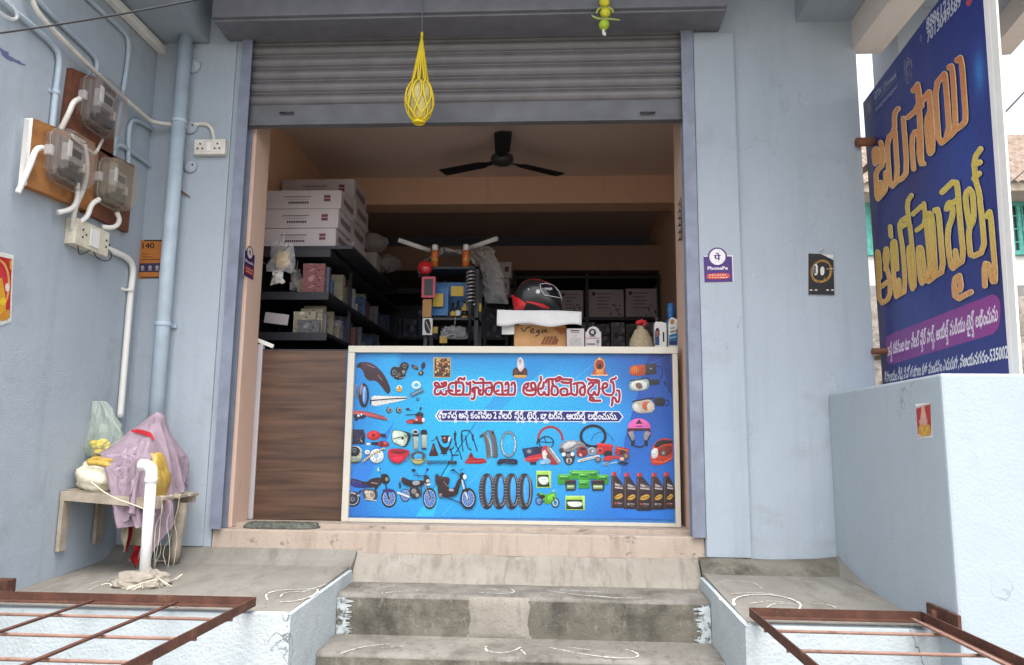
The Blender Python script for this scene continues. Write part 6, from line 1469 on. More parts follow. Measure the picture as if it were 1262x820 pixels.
# cards and small packs hanging on the stand
def pack(px0, py0, px1, py1, mat, label, dy=-.03, art=None):
    a, b = S(px0, py0, dy), S(px1, py1, dy); m = MB(); m.box(a.x, b.x, SY+dy, SY+dy+.02, b.z, a.z, .002)
    o = m.build('blister_pack', mat); tag(o, label, 'pack', 'packs hanging on the display stand'); return o
pack(520, 341, 536, 367, M['pink'], 'pink framed pack hanging highest on the left of the stand')
pb = pack(523, 344, 533, 364, M['black'], 'dark blister inside the pink pack', -.034)
pack(521, 369, 531.5, 391, M['kraft'], 'orange brown pack hanging below the pink one')
wb = pack(521, 392, 532.5, 413, M['white_paper'], 'white pack with a black picture, lowest on the left of the stand')
A = Art(lambda x, y: S(x, y, -.03), (0, -1, 0)); A.base = .001; A.poly([(523, 394), (530, 393), (531.5, 410), (526, 412), (523, 404)], '1c1c22', 1); A.line([(525, 397), (530, 408)], 1.2, 'b0b0b8'); A.build('printed_face', M['print_matt'], wb)
for (x0_, y0_, x1_, y1_), l in (((556, 353, 571, 365), 'yellow card high on the blue panel'), ((534, 362, 546, 378), 'yellow and white card on the left of the blue panel'), ((586, 374, 593, 384), 'yellow tag beside the coil spring'), ((533, 403, 539, 411), 'small yellow card under the lower shelf'), ((542, 414, 551, 423), 'yellow card lowest on the stand')):
    m = MB(); a, b = S(x0_, y0_, .06), S(x1_, y1_, .06); m.box(a.x, b.x, SY+.06, SY+.066, b.z, a.z); tag(m.build('price_card', M['yellow_card']), l, 'card', 'yellow cards on the display stand')
for px, hh, mt, l in ((556.5, 19, 'black', 'black bottle with yellow label, left on the stand shelf'), (563, 22, 'black', 'black bottle with white label, middle of the stand shelf'), (571.5, 21, 'yellow_card', 'yellow bottle, right on the stand shelf')):
    z = S(px, 391).z; h = hh*.0062; o = thing('small_bottle', l, 'bottle', (S(px, 391).x, SY+.06, z), 'small bottles on the stand shelf')
    r = .021 if mt != 'yellow_card' else .027; c = (S(px, 391).x, SY+.06, z+.001)
    m = MB(); m.lathe([(r, 0), (r, h*.62), (r*.5, h*.76), (r*.45, h*.95), (0, h*.95)], c, 14); m.build('bottle', M[mt], o)
    m = MB(); m.lathe([(r*1.03, h*.12), (r*1.03, h*.45)], c, 14); m.build('label_band', M['yellow_card'] if px < 560 else (M['white_paper'] if px < 570 else M['black']), o)
    m = MB(); m.lathe([(r*.5, h*.92), (r*.5, h*1.08), (0, h*1.08)], c, 12); m.build('cap', M['black'], o)
m = MB(); c = S(524, 330, -.01); m.lathe([(.0, -.03), (.055, -.025), (.06, 0), (.05, .03), (0, .035)], c, 18, (0, -1, .2)); tag(m.build('tail_lamp', M['red']), 'round red tail lamp hanging at the top left of the stand', 'lamp')
packet(560, 410, .24, .10, SY+.02, (M['film'],), 'clear film packet lying on the lowest shelf of the stand')

# ================================================================== goods on the counter
KZ = Z1-.002
KY = .62
K = lambda x, y: at(x, y, 'y', KY)
o = thing('helmet_carton', 'orange brown carton with handwriting on the counter under the helmet', 'box', (K(665, 420).x, KY+.12, KZ))
kx0, kx1, kz1 = K(633.5, 420).x, K(698, 420).x, K(660, 401).z
m = MB(); m.box(kx0, kx1, KY, KY+.26, KZ+.001, kz1, .004); m.build('carton', M['kraft'], o)
A = Art(K, (0, -1, 0)); A.base = .001; A.crop(600, 320, 4.854)
A.strokes([[(205, 410), (222, 436), (238, 408), (262, 404)], [(262, 432), (280, 424), (276, 412), (262, 420), (262, 440), (285, 438)], [(312, 422), (296, 428), (302, 440), (316, 424), (310, 452), (292, 460)], [(338, 420), (324, 432), (336, 440), (356, 414), (350, 436), (362, 432)]], 6, '2a1810')
for x in (322, 342, 362, 382): A.poly([(x, 508), (x+24, 462+(x-322)*-.1), (x+36, 462), (x+14, 508)], '8a4a24')
A.poly([(390, 508), (410, 462), (430, 480), (420, 508)], '8a4a24'); A.poly([(400, 410), (470, 412), (470, 440), (440, 450)], 'a65c2c')
A.build('handwriting', M['print_matt'], o)
# white foam sheet over the carton
fo = thing('foam_sheet', 'white foam sheet draped over the carton below the helmet', 'foam sheet', (K(663, 400).x, KY+.1, kz1))
fx0, fx1 = K(613.5, 390).x, K(716, 390).x; ft = K(660, 383.5).z; fb = K(660, 401.5).z
rnd = random.Random(5)
m = MB(); m.grid(lambda u, v: (fx0+(fx1-fx0)*u, KY-.075+.012*math.sin(u*7)-.006*v, ft-.004-(ft-fb)*v*(1+.12*math.sin(u*11+1))-.012*u), 24, 5)
m.grid(lambda u, v: (fx0+(fx1-fx0)*u, KY-.075+.30*v+.012*math.sin(u*7)*(1-v), ft-.004-.012*u), 24, 4)
bmesh.ops.remove_doubles(m.bm, verts=m.bm.verts[:], dist=.0005)
bmesh.ops.solidify(m.bm, geom=m.bm.faces[:], thickness=.012); m.build('sheet', M['foam'], fo)
m = MB(); a, b = K(619, 402), K(634, 413); m.box(a.x, b.x, KY-.03, KY-.02, b.z, a.z+.01); m.build('folded_corner', M['foam'], fo)
m = MB(); m.box(K(640, 400).x, K(690, 400).x, KY-.05, KY+.25, kz1+.001, ft-.018); tag(m.build('packing_block', M['foam']), 'white packing block between the carton and the foam sheet', 'packing')
# helmet: an inflated side outline; the paint flashes, visor and rim follow the shell on both sides
hm = thing('motorcycle_helmet', 'black and red full face helmet standing on white foam', 'helmet', (K(664, 384).x, KY+.08, ft-.002))
HYc, HHY = KY+.10, .125
HP = lambda x, y: at(600+x/4.854, 320+y/4.854, 'y', KY+.06)
sil = [(172, 306), (160, 270), (156, 225), (172, 175), (205, 138), (245, 118), (285, 113), (330, 120), (375, 138), (408, 165), (428, 200), (440, 240), (450, 275), (452, 306), (400, 312), (300, 312), (220, 312)]
sp = [HP(x, y) for x, y in chaikin(sil, 2, True)]
hcx = HP(300, 225)
ang = []
for p in sp: ang.append((math.atan2(p.z-hcx.z, p.x-hcx.x), math.hypot(p.z-hcx.z, p.x-hcx.x)))
ang.sort()
def hr(a):
    a = (a+math.pi) % (2*math.pi)-math.pi
    for (a0, r0), (a1, r1) in zip(ang, ang[1:]):
        if a0 <= a <= a1: return r0+(r1-r0)*(a-a0)/max(1e-9, a1-a0)
    (a0, r0), (a1, r1) = ang[-1], ang[0]; t_ = ((a-a0) % (2*math.pi))/((a1-a0) % (2*math.pi)); return r0+(r1-r0)*t_
def hs3(x, z, lift=0.0, sgn=-1):
    """point of the shell over side-view position x, z"""
    dx, dz = x-hcx.x, z-hcx.z; r = min(.995, math.hypot(dx, dz)/hr(math.atan2(dz, dx)))
    f_ = (1-r**2.6)**(1/2.2); k = 1+lift/.15*r
    return Vector((hcx.x+dx*k, HYc+sgn*(HHY*f_+lift), hcx.z+dz*k))
m = MB()
def shell(u, v):
    a = 2*math.pi*u; t_ = -1+2*v; r = math.cos(t_*math.pi/2)**.75 if abs(t_) < 1 else 0
    R0 = hr(a)*r; q_ = (1-min(1, r)**2.6)**(1/2.2)
    return (hcx.x+R0*math.cos(a), HYc+HHY*q_*(1 if t_ > 0 else -1), hcx.z+R0*math.sin(a))
m.grid(shell, 64, 30, closed_u=True); m.build('shell', M['helmet_black'], hm)
def decal(quad, nm, mat, lift, nu=14, nv=5):
    """quad strip given as two side-view lines (crop pixels), laid over both sides"""
    top, bot = quad; m = MB()
    def along(L, u):
        k = min(len(L)-2, int(u*(len(L)-1))); t_ = u*(len(L)-1)-k; return (L[k][0]*(1-t_)+L[k+1][0]*t_, L[k][1]*(1-t_)+L[k+1][1]*t_)
    for sgn in (-1, 1):
        def fn(u, v):
            a_, b_ = along(top, u), along(bot, u); p = HP(a_[0]*(1-v)+b_[0]*v, a_[1]*(1-v)+b_[1]*v); return hs3(p.x, p.z, lift, sgn)
        m.grid(fn, nu, nv)
    m.build(nm, mat, hm)
decal(([(198, 148), (245, 119), (285, 114), (340, 123), (392, 154)], [(205, 150), (250, 128), (285, 126), (330, 134), (388, 158)]), 'red_crown_stripe', M['red'], .003)
decal(([(152, 205), (175, 228), (205, 248), (240, 276)], [(168, 306), (185, 306), (205, 304), (222, 304)]), 'red_rear_fin', M['red'], .006)
decal(([(236, 262), (290, 268), (340, 278), (378, 296)], [(240, 268), (290, 280), (335, 298), (370, 300)]), 'red_lower_flash', M['red'], .003)
decal(([(322, 166), (350, 158), (405, 164), (428, 196)], [(340, 226), (370, 228), (410, 230), (440, 232)]), 'visor', M['visor'], .006, 16, 8)
m = MB()
for sgn in (-1, 1):
    P = []
    loop_ = [(318, 164), (350, 156), (400, 160), (426, 188), (441, 232), (400, 234), (345, 228), (326, 200)]
    for (xa, ya), (xb, yb) in zip(loop_, loop_[1:]+loop_[:1]):
        for j_ in range(4): p = HP(xa+(xb-xa)*j_/4, ya+(yb-ya)*j_/4); P.append(hs3(p.x, p.z, .007, sgn))
    m.tube(P, .0024, 6, closed=True)
m.build('visor_rim', M['silver'], hm)
m = MB()
for sgn in (-1, 1):
    p = HP(308, 208); q_ = hs3(p.x, p.z, 0, sgn); m.lathe([(.016, 0), (.014, .008), (0, .010)], q_, 14, (0, sgn, 0)); p = HP(252, 193); q_ = hs3(p.x, p.z, 0, sgn); m.lathe([(.006, 0), (.005, .004), (0, .005)], q_, 10, (0, sgn, 0))
m.build('visor_pivot', M['silver'], hm)
V = Art(lambda x, y: hs3(HP(x, y).x, HP(x, y).z, .010), (0, -1, 0))
V.text('vega', (345, 196), (388, 192), 16, 'd8d8dc', .02); V.build('visor_lettering', M['print'], hm)
# standee cards (the code squares are left plain)
def standee(x0, y0, x1, y1, label, Y, arch=False):
    f = lambda x, y: at(x, y, 'y', Y)
    a, b = f(x0, y0), f(x1, y1); o = thing('counter_card', label, 'card', ((a.x+b.x)/2, Y, KZ), 'cards standing on the counter')
    m = MB(); m.box(a.x, b.x, Y, Y+.006, KZ+.001, a.z, .001)
    if arch: cc = f((x0+x1)/2, y0+1); m.lathe([(.043, 0), (.043, .0058)], (cc.x, Y+.0002, cc.z-.002), 24, (0, 1, 0))
    m.build('card', M['carton'], o); A = Art(f, (0, -1, 0)); A.base = .001; return o, A
o, A = standee(698.5, 405, 720, 427, 'white card with grey heading standing left on the counter', .56)
A.crop(600, 320, 4.854); A.rect(500, 422, 552, 430, '4a4644'); A.line([(505, 438), (552, 438)], 4, '6c6866'); A.line([(520, 458), (536, 458)], 3, '7c7876'); A.rect(497, 470, 565, 512, 'b4b0ac'); A.build('printed_face', M['print_matt'], o)
o, A = standee(721.5, 409, 741, 427, 'white card with round dark emblem standing right on the counter', .56, True)
A.crop(600, 320, 4.854); A.ell(632, 436, 22, 22, '28202c'); A.text('पे', (622, 446), (642, 446), 18, 'e4e0e0', .03); A.line([(615, 460), (650, 460)], 3, '38343a'); A.rect(592, 469, 676, 473, 'a05a3c'); A.line([(600, 506), (645, 506)], 6, '2c2628'); A.ring(664, 490, 7, 6, 4, '2c2628'); A.line([(664, 496), (660, 510)], 4, '2c2628'); A.build('printed_face', M['print_matt'], o)
# jute pouch with a red flower
pc_ = at(790, 424, 'y', .60); o = thing('jute_pouch', 'small jute pouch topped with a red flower on the counter', 'pouch', (pc_.x, .6, KZ))
rnd = random.Random(2)
hh = at(790, 402, 'y', .6).z-KZ
m = MB(); m.lathe([(0, 0), (.082, .0), (.084, .02), (.072, hh*.5), (.042, hh*.82), (.022, hh*.9), (.03, hh)], (pc_.x, .60, KZ+.001), 24)
for v in m.bm.verts: v.co += Vector([rnd.uniform(-.003, .003) for _ in range(3)])
m.build('pouch', M['jute'], o)
m = MB()
for i in range(9):
    a = rnd.uniform(0, 6.28); m.ell((pc_.x+.02*math.cos(a), .58+.02*math.sin(a), KZ+hh+.01+rnd.uniform(-.008, .018)), (.018, .016, .014), 8, 6, .2)
m.build('flower', M['red_cloth'], o)
# oil cans
def oilcan(px0, px1, ytop, Y, label, cap, kind):
    f = lambda x, y: at(x, y, 'y', Y)
    a, b = f(px0, ytop), f(px1, 427); o = thing('oil_can', label, 'oil can', ((a.x+b.x)/2, Y+.04, KZ), 'oil cans on the counter')
    w = b.x-a.x; h = a.z-KZ
    if kind: prof = [(0, 0), (w, 0), (w, h*.70), (w*.80, h*.92), (w*.45, h*.99), (.15*w, h*.99), (0, h*.82)]
    else: prof = [(0, 0), (w, 0), (w, h*.95), (w*.55, h*.95), (w*.32, h*.99), (.05*w, h*.98), (0, h*.80)]
    m = MB(); m.prism([(a.x+p, KZ+.001+q_) for p, q_ in prof], 'y', Y, Y+.075)
    bmesh.ops.bevel(m.bm, geom=m.bm.edges[:], offset=.006, segments=2, affect='EDGES'); m.build('can_body', M['white_pl'], o)
    m = MB(); m.lathe([(w*.24, 0), (w*.24, .03), (w*.2, .036), (0, .036)], (a.x+w*.26, Y+.037, KZ+h*.985), 16); m.build('cap', cap, o)
    m = MB(); m.box(a.x+w*.66, a.x+w*.80, Y-.0008, Y+.0758, KZ+h*.36, KZ+h*.66); m.build('handle_gap', M['rack'], o)
    A = Art(f, (0, -1, 0)); A.base = .002; A.crop(600, 320, 4.854); return o, A
o, A = oilcan(806.5, 822, 396, .60, 'white oil can with dark blue label and black cap', M['black'], False)
A.poly([(1006, 415), (1030, 405), (1035, 470), (1006, 490)], '3a2a48', 1); A.ell(1018, 440, 9, 12, 'b86a58'); A.rect(1006, 470, 1032, 512, '2c4a7a'); A.line([(1010, 460), (1028, 456)], 3, 'c0b8c4'); A.build('label', M['print_matt'], o)
o, A = oilcan(824, 839, 391, .58, 'white oil can with blue label and yellow shell emblem, furthest right', M['blue_pl'], True)
A.poly([(1096, 375), (1098, 362), (1108, 357), (1118, 362), (1120, 375), (1113, 388), (1103, 388)], 'b83c22', 1); A.poly([(1098, 373), (1101, 364), (1108, 361), (1115, 364), (1118, 373), (1111, 385), (1105, 385)], 'e0a828', 1)
for dx in (-6, -2, 2, 6): A.line([(1108+dx*.3, 384), (1108+dx, 364)], 1, 'b86a22', cap=False)
A.text('Advance', (1096, 440), (1136, 430), 14, '1c2a5a', .02); A.line([(1100, 412), (1122, 408)], 4, '5a6a8a'); A.poly([(1090, 452), (1138, 440), (1138, 512), (1090, 512)], '2a7aa8'); A.rect(1090, 486, 1138, 512, '1c3a78'); A.line([(1096, 470), (1130, 462)], 5, 'c8e0e8'); A.build('label', M['print_matt'], o)
m = MB(); c = at(827, 383, 'y', .75); m.lathe([(.028, -.06), (.028, .02), (.020, .03), (.020, .05), (0, .05)], c, 16); m.lathe([(.05, -.20), (.05, -.09), (.028, -.06)], c, 16); tag(m.build('blue_bottle', M['blue_pl']), 'blue bottle standing behind the oil cans', 'bottle')

# ================================================================== racks and boxes at the back
br_ = thing('back_rack', 'dark rack of cartons across the back of the shop', 'rack', (.35, 3.8, .02))
for z in (at(700, 391.5, 'y', 3.6).z, at(700, 428, 'y', 3.6).z, 2.31):
    m = MB(); m.box(-.45, 1.11, 3.58, 4.3, z-.03, z); m.build('shelf', M['rack'], br_)
for x in (-.45, .32, 1.08): m = MB(); m.box(x, x+.03, 3.56, 3.60, .021, 2.33); m.build('post', M['rack'], br_)
m = MB(); m.box(-.45, 1.11, 4.3, 4.32, .021, 2.3); m.build('dark_backing', M['rack'], br_)
Bk = lambda x, y: at(x, y, 'y', 3.6)
for k, (x0_, x1_, yt, lab) in enumerate(((662, 688, 360, 'white carton just behind the helmet on the back rack'), (690, 719, 358, 'white carton on the back rack, second from the helmet'), (725, 769, 357, 'wide white carton in the middle of the back rack'), (771, 810, 356, 'wide white carton on the back rack, left of the spotted one'))):
    a, b = Bk(x0_, yt), Bk(x1_, 391); cartonbox('back_carton', a.x, b.x, 3.6, 4.0, b.z+.002, a.z, M['carton_g'], lab, 'cartons on the back rack', 'lines')
a, b = Bk(811.5, 348), Bk(832, 391); cartonbox('back_carton', a.x, b.x, 3.62, 4.0, b.z+.002, a.z, M['carton'], 'taller white carton with dark spots at the right end of the back rack', 'cartons on the back rack', 'dots')
for k in range(6):
    x0_ = 716+k*18.5; a, b = Bk(x0_, 397+(k % 2)*2), Bk(x0_+17.5, 427); m = MB(); m.box(a.x, b.x, 3.62, 3.95, b.z+.002, a.z, .003); o = m.build('dark_carton', bm_[6] if k % 2 else bm_[1]); tag(o, 'dull carton on the lower shelf of the back rack', 'box', 'dull cartons on the lower back shelf')
# two cartons hung behind the display stand, in the dark left part of the room a deeper rack
T = lambda x, y: at(x, y, 'y', 2.9)
a, b = T(609, 323), T(630, 343); cartonbox('stacked_carton', a.x, b.x, 2.9, 3.2, b.z+.002, a.z, M['carton'], 'white carton with plum mark, upper of two behind the stand', 'cartons behind the display stand', 'spot')
a, b = T(606, 343.5), T(627, 364); cartonbox('stacked_carton', a.x, b.x, 2.9, 3.2, b.z+.002, a.z-.002, M['carton'], 'white carton with plum mark, lower of two behind the stand', 'cartons behind the display stand', 'spot')
a = T(617, 364); m = MB(); m.box(a.x-.16, a.x+.18, 2.88, 3.3, a.z-.03, a.z); 
for dx in (-.15, .15): m.box(a.x+dx-.015, a.x+dx+.015, 2.9, 2.93, .021, a.z-.03)
tag(m.build('carton_stand', M['rack']), 'dark stand carrying two white cartons behind the display', 'stand')
lr = thing('rear_rack', 'dark rack standing in the shadow behind the display stand', 'rack', (-1.1, 3.7, .02))
for z in (.6, 1.1, 1.6, 2.1): m = MB(); m.box(-1.9, -.5, 3.5, 4.2, z, z+.025); m.build('shelf', M['rack'], lr)
for x in (-1.9, -1.2, -.53): m = MB(); m.box(x, x+.03, 3.48, 3.5, .021, 2.25); m.build('post', M['rack'], lr)
rnd = random.Random(77)
for z in (1.126, 1.626):
    x = -1.85
    while x < -.6:
        w_ = rnd.uniform(.14, .26); h_ = rnd.uniform(.16, .36); k = rnd.choice((2, 6, 6, 4))
        m = MB(); m.box(x, x+w_-.01, 3.55, 3.9, z, z+h_, .003); tag(m.build('shadow_carton', bm_[k]), 'dark carton on the rear rack in the shadow behind the display stand', 'box', 'dark cartons on the rear rack'); x += w_
# ================================================================== rusty folding grilles in front
def grille(name, label, x0, x1, y0, y1, z, xs, ys, double=None):
    o = thing(name, label, 'grille', ((x0+x1)/2, (y0+y1)/2, z), 'rusty grilles over the gutter')
    def angle(a, b, up_in, nm):       # L section: upright flange + flat flange
        m = MB(); a, b = Vector(a), Vector(b); m.bar(a, b, .006, .036); m.bar(a+Vector(up_in)*.018+Vector((0, 0, -.018)), b+Vector(up_in)*.018+Vector((0, 0, -.018)), .034, .006) if abs(up_in[0])+abs(up_in[1]) else None
        m.build(nm, M['rust'], o)
    angle((x0, y1, z), (x1, y1, z), (0, -1, 0), 'frame_bar'); angle((x0, y0, z), (x1, y0, z), (0, 1, 0), 'frame_bar')
    angle((x0, y0, z), (x0, y1, z), (1, 0, 0), 'frame_bar'); angle((x1, y0, z), (x1, y1, z), (-1, 0, 0), 'frame_bar')
    for y in ys: m = MB(); m.tube([(x0+.004, y, z-.028), (x1-.004, y, z-.028)], .0065, 8); m.build('cross_bar', M['rust_pale'], o)
    for x in xs: m = MB(); m.bar((x, y0+.004, z-.012), (x, y1-.004, z-.012), .018, .008); m.build('flat_bar', M['rust'] if not double else M['rust_pale'], o)
    return o
zg = -.176
pL = at(315, 736, 'z', zg+.018); gLx1 = pL.x; gLy1 = pL.y
ysL = [at(200, y, 'z', zg-.028).y for y in (762, 787, 818)]
xsL = [at(93, 744, 'z', zg).x, at(205, 744, 'z', zg).x]
gL = grille('rusty_grille', 'rusty iron grille lying flat in front of the left landing', -2.50, gLx1, gLy1-1.25, gLy1, zg, xsL, ysL)
pR = at(924, 749, 'z', zg+.018); pR2 = at(1124, 753, 'z', zg+.018)
ysR = [at(1000, y, 'z', zg-.028).y for y in (779, 803)]
gR = grille('rusty_grille', 'rusty iron grille lying flat in front of the right landing', pR.x, 1.50, pR.y-1.25, pR.y, zg, [1.462], ysR, True)
m = MB(); y0 = pR.y
m.box(1.535, 1.549, y0-.22, y0+.03, zg-.02, zg+.05, .003); m.box(1.50, 1.54, y0-.03, y0+.0, zg-.01, zg+.012); m.tube([(1.53, y0-.05, zg-.03), (1.53, y0-.05, zg+.035)], .012, 10)
m.build('hinge_plate', M['rust'], gR)
m = MB(); p = at(4, 722, 'x', -2.53); m.box(-2.559, -2.49, p.y-.03, p.y+.03, p.z-.03, p.z+.03, .004); m.build('hinge_plate', M['rust'], gL)

# ================================================================== bracket shelf in the corner with its covered load
SHX0, SHX1, SHY0, SHY1 = -2.555, -2.03, -.54, -.06
shf = thing('wall_shelf', 'weathered wooden bracket shelf in the left corner under a lilac cloth', 'shelf', (-2.3, -.3, -.06))
shz = .215
m = MB(); m.bar((SHX0, SHY0, shz), (SHX1, SHY0, shz-.035), .03, .045); m.build('front_rail', M['palewood'], shf)
m = MB(); m.bar((SHX0, SHY1-.1, shz), (SHX1, SHY1-.1, shz-.035), .03, .04); m.build('rear_rail', M['palewood'], shf)
m = MB()
for y in (SHY0+.08, SHY0+.22, SHY0+.36): m.bar((SHX0, y, shz+.024), (SHX1+.01, y, shz-.010), .10, .014)
m.build('slats', M['palewood'], shf)
for k, y in enumerate((SHY0+.012, -.217)):
    m = MB(); m.bar((SHX0+.012, y, shz-.02), (SHX0+.012-.0, y, -.065), .055 if k == 0 else .06, .02, up=(1, 0, 0)); m.build('bracket_leg', M['palewood'], shf)
m = MB(); m.tube([(SHX1-.05, -.2, shz-.05), (SHX1-.09, -.16, -.12), (SHX1-.1, -.15, -.17)], .03, 12); m.build('leaning_leg', M['palewood'], shf)

# cloth: a small draping solver (position based) over the goods below it
PK = Vector((-2.22, -.27, .655))                  # the tall thing under the cloth
def drape(nx, ny, cx, cy, wx, wy, z0, collide, iters=260, rot=0):
    X = np.zeros((ny, nx, 3)); ca, sa = math.cos(rot), math.sin(rot)
    u = np.linspace(-.5, .5, nx)*wx; v = np.linspace(-.5, .5, ny)*wy
    U, Vv = np.meshgrid(u, v)
    X[..., 0] = cx+U*ca-Vv*sa; X[..., 1] = cy+U*sa+Vv*ca; X[..., 2] = z0
    rng = np.random.RandomState(3); X += rng.uniform(-.002, .002, X.shape)
    pk_ = np.hypot(X[..., 0]-PK.x, X[..., 1]-PK.y) < .028; lf_ = np.hypot(X[..., 0]+2.475, X[..., 1]+.40) < .035
    pin = pk_ | lf_; Xp = X[pin].copy(); Xp[:, 2] = np.where(pk_[pin], PK.z+.004, .432)
    Pv = X.copy(); dx, dy = wx/(nx-1), wy/(ny-1); dd = math.hypot(dx, dy)
    def con(A, B, L, k):
        d = B-A; l = np.linalg.norm(d, axis=-1, keepdims=True)+1e-9
        c = d*(.5*k*(l-L)/l); return c
    for it in range(iters):
        V = (X-Pv)*.96; Pv = X.copy(); X = X+V; X[..., 2] -= .0005
        for _ in range(14):
            for sl_ in (0, 1):
                a, b = X[:, sl_:nx-1:2], X[:, sl_+1:nx:2]; c = con(a, b, dx, 1); X[:, sl_:nx-1:2] += c; X[:, sl_+1:nx:2] -= c
                a, b = X[sl_:ny-1:2], X[sl_+1:ny:2]; c = con(a, b, dy, 1); X[sl_:ny-1:2] += c; X[sl_+1:ny:2] -= c
            for sl_ in (0, 1):
                a, b = X[sl_:ny-1:2, :-1], X[sl_+1:ny:2, 1:]; c = con(a, b, dd, .25); X[sl_:ny-1:2, :-1] += c; X[sl_+1:ny:2, 1:] -= c
                a, b = X[sl_:ny-1:2, 1:], X[sl_+1:ny:2, :-1]; c = con(a, b, dd, .25); X[sl_:ny-1:2, 1:] += c; X[sl_+1:ny:2, :-1] -= c
            X[pin] = Xp
            c = con(X[:, :-2], X[:, 2:], 2*dx, .03); X[:, :-2] += c; X[:, 2:] -= c
            c = con(X[:-2], X[2:], 2*dy, .03); X[:-2] += c; X[2:] -= c
        X[pin] = Xp
        hit_ = collide(X)
        X[hit_] = Pv[hit_]*.993+X[hit_]*.007 if it > 60 else X[hit_]*.1+Pv[hit_]*.9; Pv[hit_] = X[hit_]
    return X
PK = Vector((-2.22, -.27, .655))                  # the tall thing under the cloth
def collide(X):
    hit = np.zeros(X.shape[:2], bool)
    # load on the shelf: rounded box
    bx, by, bt = (-2.51, -2.12), (-.52, -.06), .415
    ins = (X[..., 0] > bx[0]) & (X[..., 0] < bx[1]) & (X[..., 1] > by[0]) & (X[..., 1] < by[1]) & (X[..., 2] < bt+.012) & (X[..., 2] > .20)
    pen = np.stack([bt+.012-X[..., 2], bx[1]-X[..., 0], X[..., 1]-by[0]], -1); w = pen.argmin(-1)
    k = ins & (w == 0); X[..., 2] = np.where(k, bt+.012, X[..., 2])
    k = ins & (w == 1); X[..., 0] = np.where(k, bx[1], X[..., 0])
    k = ins & (w == 2); X[..., 1] = np.where(k, by[0], X[..., 1]); hit |= ins
    # cone with a blunt tip
    h = np.clip((PK.z-X[..., 2])/(PK.z-.20), -.1, 1); rad = .035+.10*np.clip(h, 0, 1)
    d = np.stack([X[..., 0]-PK.x, X[..., 1]-PK.y], -1); r = np.linalg.norm(d, axis=-1)+1e-9
    ins = (X[..., 2] < PK.z) & (X[..., 2] > .20) & (r < rad)
    top = ins & ((PK.z-X[..., 2]) < (rad-r)); X[..., 2] = np.where(top, PK.z, X[..., 2])
    sd_ = ins & ~top
    for i in (0, 1): X[..., i] = np.where(sd_, (PK.x, PK.y)[i]+d[..., i]/r*rad, X[..., i])
    hit |= ins
    X[..., 0] = np.maximum(X[..., 0], -2.548); X[..., 1] = np.minimum(X[..., 1], -.012)
    return hit
Xc = drape(70, 62, -2.25, -.46, .94, .80, .67, collide, iters=190, rot=.22)
m = MB(); V = [[m.bm.verts.new(Vector(Xc[j, i])) for i in range(Xc.shape[1])] for j in range(Xc.shape[0])]
for j in range(Xc.shape[0]-1):
    for i in range(Xc.shape[1]-1): m._face([V[j][i], V[j][i+1], V[j+1][i+1], V[j+1][i]], True)
bmesh.ops.solidify(m.bm, geom=m.bm.faces[:], thickness=.003)
for f in m.bm.faces: f.smooth = True
cl = m.build('lilac_cloth', M['lilac']); sub_ = cl.modifiers.new('smooth', 'SUBSURF'); sub_.levels = 1; sub_.render_levels = 1
tag(cl, 'lilac cloth thrown over the load on the corner shelf', 'cloth')
# goods under it
def lump(name, mat, c, r, label, cat, jit=.08, seed=1, parent=None):
    rnd = random.Random(seed); b = bmesh.new(); bmesh.ops.create_icosphere(b, subdivisions=4, radius=1)
    ph = [rnd.uniform(0, 6.28) for _ in range(9)]
    for v in b.verts:
        p = v.co; k = 1+jit*(math.sin(5*p.x+ph[0])*math.sin(4*p.y+ph[1])+.6*math.sin(9*p.z+ph[2]+3*p.x)+.5*math.sin(13*p.y+ph[3]+6*p.z)+.35*math.sin(22*p.x+ph[4])*math.sin(19*p.z+ph[5]))
        q_ = Vector([math.copysign(abs(p[i])**.75, p[i]) for i in range(3)]); v.co = Vector(c)+Vector((q_.x*r[0]*k, q_.y*r[1]*k, q_.z*r[2]*k))
    for f in b.faces: f.smooth = True
    m = MB(); m.join(b); o = m.build(name, mat, parent); tag(o, label, cat) if label else None; return o
lump('cream_sack', M['cream_cloth'], (-2.42, -.42, .315), (.115, .12, .085), 'cream sack on the left end of the corner shelf', 'sack', .07, 3)
lump('mustard_bundle', M['mustard'], (-2.145, -.43, .285), (.075, .085, .135), 'mustard yellow plastic bundle hanging off the right of the shelf', 'bundle', .10, 5)
lump('yellow_bundle', M['mustard'], (-2.38, -.47, .385), (.08, .07, .035), 'yellow folded plastic peeping from under the cloth', 'bundle', .08, 6)
bk = lump('covered_load', M['palewood'], (-2.23, -.25, .40), (.05, .05, .18), 'pale upright load hidden under the peak of the lilac cloth', 'load', .02, 8)
# red patch printed along a fold
rp = MB()
rp_pts = [(163, 534), (172, 533), (182, 536), (190, 542), (188, 545), (178, 543), (168, 538)]
# bag of marigolds
bc = at(128, 520, 'y', -.35)
o = thing('flower_bag', 'clear green plastic bag of marigolds standing behind the lilac cloth', 'bag', (bc.x, -.35, .42))
rnd = random.Random(14); m = MB()
def bag(u, v):
    an = 2*math.pi*u; prof_ = [.070, .092, .096, .090, .076, .062, .046, .030][int(round(v*7))]
    k = 1+.22*math.sin(5*an+v*7)*(.2+v)+.15*math.sin(11*an-v*9)*v+rnd.uniform(-.12, .12)
    return (bc.x+prof_*k*math.cos(an)-.02*v+.02*math.sin(4*v), -.35+prof_*.7*k*math.sin(an), .415+.30*v)
m.grid(bag, 26, 7, closed_u=True, smooth=False); m.build('bag_film', M['green_film'], o)
m = MB()
for i in range(26): m.ell((bc.x+rnd.uniform(-.055, .055), -.35+rnd.uniform(-.035, .035), .435+rnd.uniform(-.01, .06)), (.020, .020, .017), 10, 7, .18)
m.build('marigolds', M['marigold'], o)
